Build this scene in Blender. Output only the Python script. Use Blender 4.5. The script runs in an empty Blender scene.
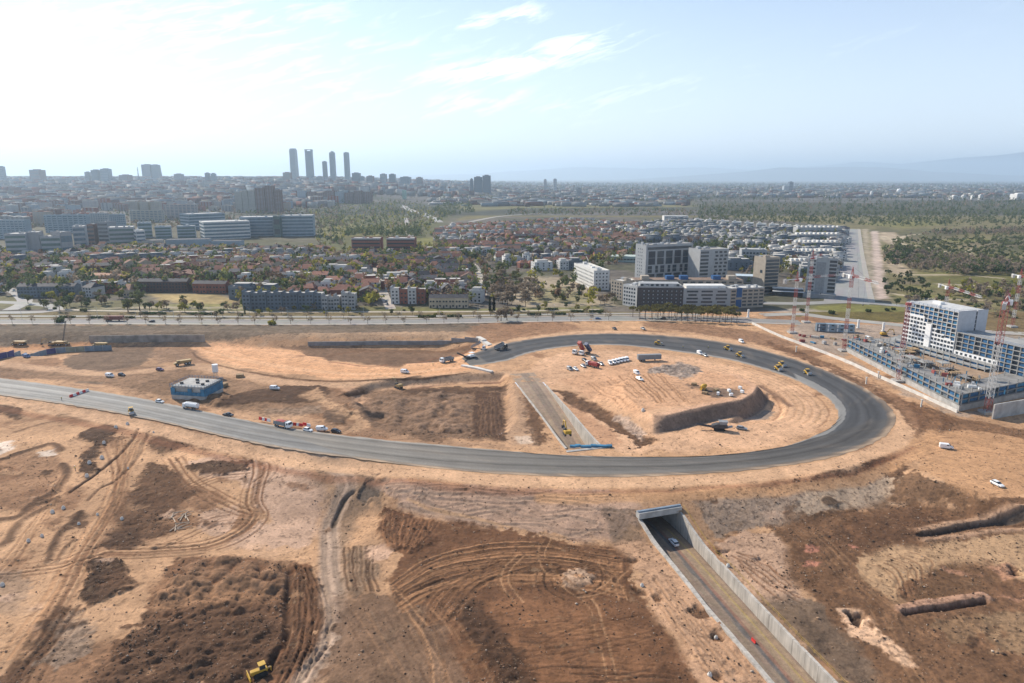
import bpy, bmesh, math, random
import numpy as np
from mathutils import Vector, Matrix

SC = bpy.context.scene
COL = SC.collection
rnd = random.Random(11)
PI = math.pi
R = math.radians

# ------------------------------------------------------------------ camera
F, CX, CY = 683.0, 512.0, 341.5
PITCH, HC = R(13.46), 100.0
CP, SP = math.cos(PITCH), math.sin(PITCH)
cam_d = bpy.data.cameras.new('camera')
cam = bpy.data.objects.new('camera', cam_d)
COL.objects.link(cam)
cam_d.sensor_width, cam_d.lens = 36.0, 36.0 * F / 1024.0
cam_d.clip_start, cam_d.clip_end = 1.0, 90000.0
cam.location = (0, 0, HC)
cam.rotation_euler = (PI / 2 - PITCH, 0, 0)
SC.camera = cam


def at(px, py, z=0.0):
    """ground point seen at a pixel, at height z"""
    u, v = (px - CX) / F, (CY - py) / F
    t = (z - HC) / (-SP + v * CP)
    return t * u, t * (CP + v * SP)


def at_d(px, py, d):
    """point seen at a pixel at ground distance d (along +Y)"""
    u, v = (px - CX) / F, (CY - py) / F
    t = d / (CP + v * SP)
    return t * u, HC + t * (-SP + v * CP)


def proj(x, y, z):
    dz = z - HC
    zc = y * CP - dz * SP
    yc = y * SP + dz * CP
    return CX + F * x / zc, CY - F * yc / zc


# ------------------------------------------------------------------ light
SUN_AZ, SUN_EL = R(-48), R(37)          # azimuth from +Y, negative = towards -X
S = Vector((math.sin(SUN_AZ) * math.cos(SUN_EL), math.cos(SUN_AZ) * math.cos(SUN_EL), math.sin(SUN_EL)))
sl = bpy.data.lights.new('sun', 'SUN')
sl.energy, sl.angle, sl.color = 5.0, R(0.53), (1.0, 0.91, 0.78)
so = bpy.data.objects.new('sun', sl)
so.rotation_euler = S.to_track_quat('Z', 'Y').to_euler()
so.location = (0, 0, 400)
COL.objects.link(so)

W = bpy.data.worlds.new('World')
SC.world = W
W.use_nodes = True
wn, wl = W.node_tree.nodes, W.node_tree.links
bg = wn['Background']
sky = wn.new('ShaderNodeTexSky')
sky.sky_type = 'NISHITA'
sky.sun_disc = False
sky.sun_elevation, sky.sun_rotation = SUN_EL, SUN_AZ
sky.altitude, sky.air_density, sky.dust_density, sky.ozone_density = 700, 1.0, 0.55, 1.2
bg.inputs['Strength'].default_value = 0.122


def sky_clouds():
    N = wn.new
    tc = N('ShaderNodeTexCoord')
    sep = N('ShaderNodeSeparateXYZ'); wl.new(tc.outputs['Generated'], sep.inputs[0])

    def m(op, a, b=None, clamp=False):
        n = N('ShaderNodeMath'); n.operation = op; n.use_clamp = clamp
        for i, q in enumerate((a, b)):
            if q is None: continue
            if isinstance(q, (int, float)): n.inputs[i].default_value = q
            else: wl.new(q, n.inputs[i])
        return n.outputs[0]
    az = m('ARCTAN2', sep.outputs[0], sep.outputs[1])
    el = m('ARCSINE', sep.outputs[2])
    tilt = m('SUBTRACT', el, m('MULTIPLY', az, 0.28))
    comb = N('ShaderNodeCombineXYZ')
    wl.new(m('MULTIPLY', az, 7.0), comb.inputs[0]); wl.new(m('MULTIPLY', tilt, 34.0), comb.inputs[1])
    nz = N('ShaderNodeTexNoise'); nz.inputs['Scale'].default_value = 2.1; nz.inputs['Detail'].default_value = 9
    nz.inputs['Roughness'].default_value = 0.62; nz.inputs['Distortion'].default_value = 0.5
    wl.new(comb.outputs[0], nz.inputs['Vector'])
    total = None
    for (px, py, sx, sy, amp) in ((500, 68, 75, 10, 1.0), (575, 47, 50, 10, .9), (522, 14, 22, 7, .8), (478, 22, 26, 6, .75),
                                  (475, 103, 48, 10, .75), (600, 100, 90, 16, .42), (120, 95, 260, 40, .55), (60, 30, 240, 24, .6), (230, 60, 200, 12, .5), (760, 60, 150, 12, .18)):
        u, v = (px - CX) / F, (CY - py) / F
        d = Vector((u, CP + v * SP, -SP + v * CP)).normalized()
        a0, e0 = math.atan2(d.x, d.y), math.asin(d.z)
        da = m('DIVIDE', m('SUBTRACT', az, a0), sx / F)
        de = m('DIVIDE', m('SUBTRACT', m('SUBTRACT', el, e0), m('MULTIPLY', m('SUBTRACT', az, a0), 0.12)), sy / F)
        g = m('EXPONENT', m('MULTIPLY', m('ADD', m('MULTIPLY', da, da), m('MULTIPLY', de, de)), -0.7))
        g = m('MULTIPLY', g, amp)
        total = g if total is None else m('MAXIMUM', total, g)
    dens = m('MULTIPLY', m('SUBTRACT', m('ADD', m('MULTIPLY', total, 0.30), nz.outputs['Fac']), 0.60), 3.4, True)
    dens = m('MULTIPLY', dens, m('MINIMUM', m('MULTIPLY', total, 1.25), 1.0))
    dens = m('MULTIPLY', dens, 0.9)
    mix = N('ShaderNodeMix'); mix.data_type = 'RGBA'
    wl.new(dens, mix.inputs['Factor']); wl.new(sky.outputs[0], mix.inputs['A'])
    mix.inputs['B'].default_value = (12.5, 12.6, 12.8, 1)
    # pale dust veil low in the sky
    veil = m('MULTIPLY', m('EXPONENT', m('DIVIDE', m('MAXIMUM', el, 0.0), -0.20)), 0.76)
    mv = N('ShaderNodeMix'); mv.data_type = 'RGBA'
    wl.new(veil, mv.inputs['Factor']); wl.new(sky.outputs[0], mv.inputs['A']); mv.inputs['B'].default_value = (7.1, 7.5, 8.4, 1)
    wl.new(mv.outputs['Result'], mix.inputs['A'])
    wl.new(mix.outputs['Result'], bg.inputs['Color'])


sky_clouds()
SC.view_settings.view_transform = 'Standard'
SC.view_settings.look = 'None'
SC.view_settings.gamma = 1
SC.view_settings.exposure = 0.36
SC.render.engine = 'CYCLES'
SC.cycles.max_bounces = 5
SC.cycles.diffuse_bounces = 2
SC.cycles.glossy_bounces = 2
SC.cycles.transmission_bounces = 2
SC.cycles.volume_bounces = 1
SC.cycles.transparent_max_bounces = 4
SC.cycles.use_denoising = True
SC.cycles.caustics_reflective = False
SC.cycles.caustics_refractive = False

# ------------------------------------------------------------------ materials
MATS = {}


def mat(name, col, rough=0.8, var=0.12, scale=0.6, metal=0.0, spec=0.3, rand=0.0):
    """plain surface colour with a little uneven wear (noise) and, if asked, a change from object to object"""
    if name in MATS: return MATS[name]
    m = bpy.data.materials.new(name); m.use_nodes = True
    n, l = m.node_tree.nodes, m.node_tree.links
    b = n['Principled BSDF']
    b.inputs['Roughness'].default_value = rough; b.inputs['Metallic'].default_value = metal
    b.inputs['Specular IOR Level'].default_value = spec
    tc = n.new('ShaderNodeTexCoord'); nz = n.new('ShaderNodeTexNoise')
    nz.inputs['Scale'].default_value = scale; nz.inputs['Detail'].default_value = 5
    l.new(tc.outputs['Object'], nz.inputs['Vector'])
    mr = n.new('ShaderNodeMapRange'); mr.inputs[1].default_value = .25; mr.inputs[2].default_value = .75
    mr.inputs[3].default_value = 1 - var * 1.5; mr.inputs[4].default_value = 1 + var
    l.new(nz.outputs['Fac'], mr.inputs[0])
    last = mr.outputs[0]
    if rand:
        oi = n.new('ShaderNodeObjectInfo'); m2 = n.new('ShaderNodeMapRange')
        m2.inputs[3].default_value = 1 - rand; m2.inputs[4].default_value = 1 + rand
        l.new(oi.outputs['Random'], m2.inputs[0])
        mm = n.new('ShaderNodeMath'); mm.operation = 'MULTIPLY'; l.new(last, mm.inputs[0]); l.new(m2.outputs[0], mm.inputs[1]); last = mm.outputs[0]
    vm = n.new('ShaderNodeVectorMath'); vm.operation = 'SCALE'
    vm.inputs[0].default_value = col[:3]; l.new(last, vm.inputs['Scale'])
    l.new(vm.outputs[0], b.inputs['Base Color'])
    MATS[name] = m
    return m


def attr_mat(name, rough=0.9, fine=0.35, scales=(0.35, 2.2), bump=0.5, spec=0.15):
    """surface whose own colour is stored on the mesh, broken up by fine noise and bump"""
    m = bpy.data.materials.new(name); m.use_nodes = True
    n, l = m.node_tree.nodes, m.node_tree.links
    b = n['Principled BSDF']; b.inputs['Roughness'].default_value = rough
    b.inputs['Specular IOR Level'].default_value = spec
    a = n.new('ShaderNodeAttribute'); a.attribute_name = 'Col'
    tc = n.new('ShaderNodeTexCoord')
    last = None; hs = None
    for i, s in enumerate(scales):
        nz = n.new('ShaderNodeTexNoise'); nz.inputs['Scale'].default_value = s; nz.inputs['Detail'].default_value = 6
        nz.inputs['Roughness'].default_value = 0.65
        l.new(tc.outputs['Object'], nz.inputs['Vector'])
        mr = n.new('ShaderNodeMapRange'); mr.inputs[1].default_value = .28; mr.inputs[2].default_value = .72
        mr.inputs[3].default_value = 1 - fine; mr.inputs[4].default_value = 1 + fine
        l.new(nz.outputs['Fac'], mr.inputs[0])
        if last is None: last, hs = mr.outputs[0], nz.outputs['Fac']
        else:
            mm = n.new('ShaderNodeMath'); mm.operation = 'MULTIPLY'; l.new(last, mm.inputs[0]); l.new(mr.outputs[0], mm.inputs[1]); last = mm.outputs[0]
            ad = n.new('ShaderNodeMath'); ad.operation = 'ADD'; l.new(hs, ad.inputs[0]); l.new(nz.outputs['Fac'], ad.inputs[1]); hs = ad.outputs[0]
    vm = n.new('ShaderNodeVectorMath'); vm.operation = 'SCALE'
    l.new(a.outputs['Color'], vm.inputs[0]); l.new(last, vm.inputs['Scale'])
    l.new(vm.outputs[0], b.inputs['Base Color'])
    if bump:
        bp = n.new('ShaderNodeBump'); bp.inputs['Strength'].default_value = bump; bp.inputs['Distance'].default_value = 0.35
        l.new(hs, bp.inputs['Height']); l.new(bp.outputs[0], b.inputs['Normal'])
    MATS[name] = m
    return m


M_SOIL = attr_mat('soil', 0.95, 0.2, (0.22, 1.1, 4.0), 0.5)
M_ROAD = attr_mat('asphalt', 0.85, 0.12, (0.08, 1.3), 0.15, 0.25)
M_LAND = attr_mat('land', 0.95, 0.35, (0.03, 0.16), 0.0)
M_CONC = mat('concrete', (.42, .405, .38), .9, .22, .35)
M_CONCL = mat('pale_concrete', (.62, .59, .54), .9, .16, .3)
M_CONCD = mat('dark_concrete', (.24, .235, .23), .9, .2, .3)
M_GLASS = mat('window_glass', (.035, .05, .065), .18, .2, .3, 0, .6)
M_GLASSB = mat('blue_glass', (.09, .15, .19), .25, .25, .2, 0, .6)
M_WHITE = mat('white_paint', (.78, .78, .76), .45, .06, 1.2, 0, .4)
M_WALLW = mat('white_render', (.66, .65, .62), .85, .1, .3, 0, .2, .12)
M_BLACK = mat('rubber', (.02, .02, .02), .85, .1)
M_DARK = mat('dark_metal', (.06, .06, .065), .6, .2)
M_YEL = mat('machine_yellow', (.50, .30, .035), .5, .12, 1.2)
M_RED = mat('crane_red', (.30, .075, .065), .6, .15, 1.0)
M_ORANGE = mat('orange_plastic', (.65, .12, .04), .6, .1)
M_BLUEF = mat('formwork_blue', (.045, .18, .31), .6, .25, .5)
M_BRICK = mat('brick', (.26, .115, .075), .9, .18, .8, 0, .2, .22)
M_STEEL = mat('galvanised_steel', (.42, .43, .44), .5, .12, 1, .4)



def wall_mat():
    m = mat('cast_wall', (.50, .455, .40), .9, .14, .3); n, l = m.node_tree.nodes, m.node_tree.links; b = n['Principled BSDF']
    tc = n.new('ShaderNodeTexCoord'); mp = n.new('ShaderNodeMapping'); mp.inputs['Scale'].default_value = (1.2, 1.2, .12); l.new(tc.outputs['Object'], mp.inputs[0])
    nz = n.new('ShaderNodeTexNoise'); nz.inputs['Scale'].default_value = 1.0; nz.inputs['Detail'].default_value = 6; l.new(mp.outputs[0], nz.inputs['Vector'])
    r = n.new('ShaderNodeMapRange'); r.inputs[1].default_value = .4; r.inputs[2].default_value = .7; r.inputs[3].default_value = 1; r.inputs[4].default_value = .68; l.new(nz.outputs['Fac'], r.inputs[0])
    sp = n.new('ShaderNodeSeparateXYZ'); l.new(tc.outputs['Object'], sp.inputs[0])
    q = n.new('ShaderNodeMath'); q.operation = 'MULTIPLY'; q.inputs[1].default_value = .22; l.new(sp.outputs[1], q.inputs[0])
    f = n.new('ShaderNodeMath'); f.operation = 'FRACT'; l.new(q.outputs[0], f.inputs[0])
    g = n.new('ShaderNodeMath'); g.operation = 'LESS_THAN'; g.inputs[1].default_value = .035; l.new(f.outputs[0], g.inputs[0])
    h = n.new('ShaderNodeMath'); h.operation = 'MULTIPLY_ADD'; h.inputs[1].default_value = -.4; h.inputs[2].default_value = 1; l.new(g.outputs[0], h.inputs[0])
    k = n.new('ShaderNodeMath'); k.operation = 'MULTIPLY'; l.new(r.outputs[0], k.inputs[0]); l.new(h.outputs[0], k.inputs[1])
    old = b.inputs['Base Color'].links[0].from_socket; v = n.new('ShaderNodeVectorMath'); v.operation = 'SCALE'; l.new(old, v.inputs[0]); l.new(k.outputs[0], v.inputs['Scale']); l.new(v.outputs[0], b.inputs['Base Color'])
    return m


M_CAST = wall_mat()
# ------------------------------------------------------------------ mesh helper


class MB:
    def __init__(s):
        s.v, s.f, s.m = [], [], []

    def quad(s, a, b, c, d, mi=0):
        k = len(s.v); s.v += [tuple(a), tuple(b), tuple(c), tuple(d)]; s.f.append((k, k + 1, k + 2, k + 3)); s.m.append(mi)

    def prism(s, pts, z0, z1, mi=0, top=None, zs=None):
        """upright prism over a counter-clockwise outline; zs = height of each top corner"""
        k, n = len(s.v), len(pts)
        s.v += [(p[0], p[1], z0) for p in pts]
        s.v += [(p[0], p[1], z1 if zs is None else zs[i]) for i, p in enumerate(pts)]
        for i in range(n):
            j = (i + 1) % n
            s.f.append((k + i, k + j, k + n + j, k + n + i)); s.m.append(mi)
        s.f.append(tuple(k + n + i for i in range(n))); s.m.append(mi if top is None else top)
        s.f.append(tuple(k + n - 1 - i for i in range(n))); s.m.append(mi)
        return s

    def box(s, c, size, rz=0.0, mi=0, ry=0.0):
        k = len(s.v); cz, sz = math.cos(rz), math.sin(rz); cy, sy = math.cos(ry), math.sin(ry)
        for a in (-.5, .5):
            for b in (-.5, .5):
                for d in (-.5, .5):
                    x, y, z = a * size[0], b * size[1], d * size[2]
                    x, z = x * cy + z * sy, -x * sy + z * cy
                    s.v.append((c[0] + x * cz - y * sz, c[1] + x * sz + y * cz, c[2] + z))
        for q in ((0, 1, 3, 2), (4, 6, 7, 5), (0, 4, 5, 1), (2, 3, 7, 6), (0, 2, 6, 4), (1, 5, 7, 3)):
            s.f.append(tuple(k + i for i in q)); s.m.append(mi)
        return s

    def bar(s, p, q, w, mi=0, n=4, w2=None):
        """straight bar or round tube between two points"""
        p, q = Vector(p), Vector(q); d = q - p
        if d.length < 1e-6: return s
        u = d.orthogonal().normalized(); v = d.normalized().cross(u)
        if n == 4 and abs(d.z) > .9 * d.length: u, v = Vector((1, 0, 0)), Vector((0, 1, 0))
        k = len(s.v); o = PI / 4 if n == 4 else 0
        for e, r in ((p, w), (q, w if w2 is None else w2)):
            for i in range(n):
                a = 2 * PI * i / n + o
                s.v.append(tuple(e + u * (r * math.cos(a)) + v * (r * math.sin(a))))
        for i in range(n):
            j = (i + 1) % n
            s.f.append((k + i, k + j, k + n + j, k + n + i)); s.m.append(mi)
        s.f.append(tuple(k + n - 1 - i for i in range(n))); s.m.append(mi)
        s.f.append(tuple(k + n + i for i in range(n))); s.m.append(mi)
        return s

    def extr(s, prof, y0, y1, mi=0, inset=0.0):
        """side outline (x, z) pulled across from y0 to y1"""
        k, n = len(s.v), len(prof)
        for y in (y0, y1):
            s.v += [(x, y, z) for x, z in prof]
        for i in range(n):
            j = (i + 1) % n
            s.f.append((k + i, k + j, k + n + j, k + n + i)); s.m.append(mi)
        s.f.append(tuple(k + n - 1 - i for i in range(n))); s.m.append(mi)
        s.f.append(tuple(k + n + i for i in range(n))); s.m.append(mi)
        return s

    def mesh(s, name, mats):
        me = bpy.data.meshes.new(name)
        me.from_pydata(s.v, [], s.f)
        for q in (mats if isinstance(mats, (list, tuple)) else [mats]): me.materials.append(q)
        if any(s.m): me.polygons.foreach_set('material_index', s.m)
        me.validate(); me.update()
        return me

    def build(s, name, mats, parent=None):
        o = bpy.data.objects.new(name, s.mesh(name, mats))
        COL.objects.link(o)
        if parent: o.parent = parent
        return o


def tag(o, label=None, cat=None, group=None, kind=None):
    if label: o['label'] = label
    if cat: o['category'] = cat; o['kind'] = 'thing'
    if group: o['group'] = group
    if kind: o['kind'] = kind
    return o


def empty(name, loc=(0, 0, 0), rz=0.0, label=None, cat=None, group=None):
    o = bpy.data.objects.new(name, None); COL.objects.link(o)
    o.empty_display_size = .5
    o.location = loc; o.rotation_euler = (0, 0, rz)
    return tag(o, label, cat, group)


def copy_tree(o, parent=None):
    c = o.copy(); COL.objects.link(c)
    if parent: c.parent = parent
    for ch in o.children: copy_tree(ch, c)
    return c


class Proto:
    """a thing built once; the first place() moves it, later ones copy it with its parts"""
    def __init__(s, root): s.root, s.used = root, False

    def place(s, loc, rz, label, group=None, scale=None):
        o = s.root if not s.used else copy_tree(s.root)
        s.used = True
        o.location = loc; o.rotation_euler = (0, 0, rz)
        if scale is not None: o.scale = scale if isinstance(scale, tuple) else (scale,) * 3
        o['label'] = label
        if group: o['group'] = group
        return o


def ordinal(n):
    w = ['first', 'second', 'third', 'fourth', 'fifth', 'sixth', 'seventh', 'eighth', 'ninth', 'tenth', 'eleventh', 'twelfth', 'thirteenth', 'fourteenth',
         'fifteenth', 'sixteenth', 'seventeenth', 'eighteenth', 'nineteenth', 'twentieth']
    if n < 20: return w[n]
    n += 1
    s = 'th' if 10 < n % 100 < 14 else {1: 'st', 2: 'nd', 3: 'rd'}.get(n % 10, 'th')
    return '%d%s' % (n, s)


def srgb(r, g, b):
    f = lambda c: (c / 255 / 12.92) if c <= 10 else ((c / 255 + .055) / 1.055) ** 2.4
    return f(r), f(g), f(b)
# ------------------------------------------------------------------ terrain
def sstep(a, b, x):
    t = np.clip((x - a) / (b - a), 0, 1)
    return t * t * (3 - 2 * t)


_tab = {}


def vnoise(x, y, seed):
    if seed not in _tab: _tab[seed] = np.random.RandomState(seed).rand(256, 256).astype(np.float32)
    T = _tab[seed]
    xi, yi = np.floor(x).astype(np.int64), np.floor(y).astype(np.int64)
    fx, fy = (x - xi).astype(np.float32), (y - yi).astype(np.float32)
    fx, fy = fx * fx * (3 - 2 * fx), fy * fy * (3 - 2 * fy)
    x0, x1, y0, y1 = xi & 255, (xi + 1) & 255, yi & 255, (yi + 1) & 255
    return (T[x0, y0] * (1 - fx) + T[x1, y0] * fx) * (1 - fy) + (T[x0, y1] * (1 - fx) + T[x1, y1] * fx) * fy


def fbm(x, y, s, octv=4, seed=1, g=0.5):
    a, t, n = 1.0, 0.0, 0.0
    ca, sa = .8, .6
    for i in range(octv):
        t = t + a * vnoise(x / s + 17.3 * i, y / s - 9.1 * i, seed + i); n += a
        a *= g; s *= .5
        x, y = ca * x - sa * y, sa * x + ca * y
    return t / n - 0.5


def seg_dist(X, Y, pts, closed=False):
    D = np.full(X.shape, 1e9); T = np.zeros(X.shape); acc = 0.0
    n = len(pts)
    for i in range(n if closed else n - 1):
        (ax, ay), (bx, by) = pts[i], pts[(i + 1) % n]
        dx, dy = bx - ax, by - ay
        L2 = dx * dx + dy * dy + 1e-9
        t = np.clip(((X - ax) * dx + (Y - ay) * dy) / L2, 0, 1)
        d = np.hypot(X - ax - t * dx, Y - ay - t * dy)
        L = math.sqrt(L2)
        T = np.where(d < D, acc + t * L, T); D = np.minimum(D, d); acc += L
    return D, T


def poly_sd(X, Y, pts):
    """signed distance, positive inside"""
    D, _ = seg_dist(X, Y, pts, True)
    ins = np.zeros(X.shape, bool); n = len(pts)
    for i in range(n):
        (ax, ay), (bx, by) = pts[i], pts[(i + 1) % n]
        if ay == by: continue
        c = ((ay > Y) != (by > Y)) & (X < (bx - ax) * (Y - ay) / (by - ay) + ax)
        ins ^= c
    return np.where(ins, D, -D)


def spline(pts, n=8):
    """smooth curve through points (Catmull-Rom)"""
    if len(pts) < 3: return list(pts)
    P = [tuple(2 * np.array(pts[0]) - np.array(pts[1]))] + list(pts) + [tuple(2 * np.array(pts[-1]) - np.array(pts[-2]))]
    out = []
    for i in range(1, len(P) - 2):
        p0, p1, p2, p3 = (np.array(P[i + k], float) for k in (-1, 0, 1, 2))
        for k in range(n):
            t = k / n
            out.append(tuple(.5 * (2 * p1 + (p2 - p0) * t + (2 * p0 - 5 * p1 + 4 * p2 - p3) * t * t + (3 * p1 - p0 - 3 * p2 + p3) * t ** 3)))
    out.append(tuple(pts[-1]))
    return out


def resample(pts, n):
    p = np.array(pts, float); d = np.r_[0, np.cumsum(np.hypot(*np.diff(p[:, :2], axis=0).T))]
    t = np.linspace(0, d[-1], n)
    return np.stack([np.interp(t, d, p[:, i]) for i in range(p.shape[1])], 1)


# the loop road's two edges (height 0), from the far end round to the left
R_OUT = [(462, 358), (490, 347.5), (520, 340.5), (560, 335.5), (600, 333.5), (640, 334), (690, 337.5), (740, 345), (800, 361), (850, 381), (880, 398), (893, 411), (895, 422), (886, 435),
         (862, 448), (820, 460), (760, 469), (700, 474), (600, 477), (480, 472.5), (350, 458), (256, 443.5), (128, 415), (0, 395), (-120, 379), (-220, 368)]
R_IN = [(470, 366), (505, 361), (530, 353), (560, 347.5), (600, 344.8), (640, 347), (700, 355), (740, 362.5), (790, 378), (822, 394), (836, 408), (838, 418), (830, 428),
        (812, 437), (785, 446), (750, 452), (700, 456.5), (640, 457), (560, 455), (480, 448.5), (350, 436), (256, 422), (128, 396), (0, 378), (-120, 364), (-220, 354)]
r_out = spline([at(*p) for p in R_OUT], 6)
r_in = spline([at(*p) for p in R_IN], 6)
road_poly = r_out + r_in[::-1]

# under-pass axis (x, y, floor height)
U_AX = [(5.2, 346, 0.0), (11.2, 318, -0.4), (19.5, 280, -4.0), (27.5, 243, -7.6), (36.5, 219, -8.4), (45.9, 196.6, -9.0), (54.5, 163, -9.9), (63.2, 127, -10.8), (73, 86, -11.6)]
u_ax = spline(U_AX, 8)
U_NEAR, U_FAR = 196.2, 243.0      # the mouths of the covered part


def tunnel_d(X, Y):
    return seg_dist(X, Y, [(p[0], p[1]) for p in u_ax])[0]


CREST = [(330, 470), (345, 476), (375, 480), (420, 483), (500, 487), (600, 490), (640, 494), (676, 494), (720, 490), (780, 482), (840, 469), (880, 458), (905, 462), (930, 478), (1030, 508), (1200, 530)]
TOE = [(322, 505), (340, 510), (390, 512), (420, 516), (480, 527), (560, 540), (640, 542), (700, 542), (745, 530), (800, 524), (850, 512), (890, 503), (930, 512), (1030, 528), (1200, 552)]
crest = [at(*p) for p in CREST]
toe = [at(*p, -5.5) for p in TOE]
low_poly = [(-60, 60), (-63, 150)] + toe + [(420, 60)]
high_poly = crest + [(420, 600), (-500, 600), (-500, 300), crest[0]]
BASIN = [(348, 398), (372, 388), (404, 383), (470, 379), (503, 378), (512, 395), (512, 425), (500, 440), (430, 436), (372, 424)]
EXCAV = [(-200, 345), (60, 344), (206, 344), (312, 346), (440, 346), (470, 352), (440, 364), (400, 366), (340, 360), (260, 352), (180, 352), (60, 358), (-200, 362)]
PIT = [(728, 422), (745, 411), (757, 400), (768, 392.5), (778, 397), (786, 407), (783, 417), (770, 421.5), (745, 424)]
PLAT = [(654, 419.5), (682, 413), (712, 406), (745, 400), (757, 393), (761, 386), (740, 374), (690, 366), (640, 369), (606, 380), (596, 394), (622, 410)]


def macro(X, Y):
    Z = np.zeros(X.shape)
    wx, wy = 3 * fbm(X, Y, 22, 3, 5), 3 * fbm(X, Y, 22, 3, 8)
    # foreground low field below the embankment
    dl = poly_sd(X + wx, Y + wy, low_poly); dh = poly_sd(X + wx, Y + wy, high_poly)
    s = np.where(dl > 0, 1.0, np.where(dh > 0, 0.0, -dh / np.maximum(-dh - dl, .01)))
    Z += -5.5 * (s * .75 + .25 * s * s * (3 - 2 * s))
    Z -= 1.0 * sstep(190, 140, Y) * sstep(36, 44, X + .2 * (Y - 160)) * (s > .5)
    # gentle fall of the left field
    left = sstep(-30, -60, X) * sstep(285, 170, Y + .28 * X)
    Z += -3.0 * left
    # flat work basins
    d = poly_sd(X + wx * .6, Y + wy * .6, [at(*p, -2.5) for p in BASIN]); Z += -3.2 * sstep(-2.5, 3.5, d)
    d = poly_sd(X + wx * .5, Y + wy * .3, [at(*p, -5) for p in EXCAV]); Z += -6.5 * sstep(-16, 5, d)
    d = poly_sd(X + wx * .3, Y + wy * .3, [at(*p) for p in PIT]); Z += -np.clip((d + .4) / 1.25, 0, 1.8)
    d = poly_sd(X + wx * .25, Y + wy * .25, [at(*p, 5) for p in PLAT]); nr = sstep(318, 352, Y - .12 * (X - 60)); Z += 5.0 * np.clip((d + 3.0) / (4.5 + 36 * nr + 14 * sstep(64, 44, X)), 0, 1)
    # the turning mound inside the loop stands a little proud
    return Z


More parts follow.
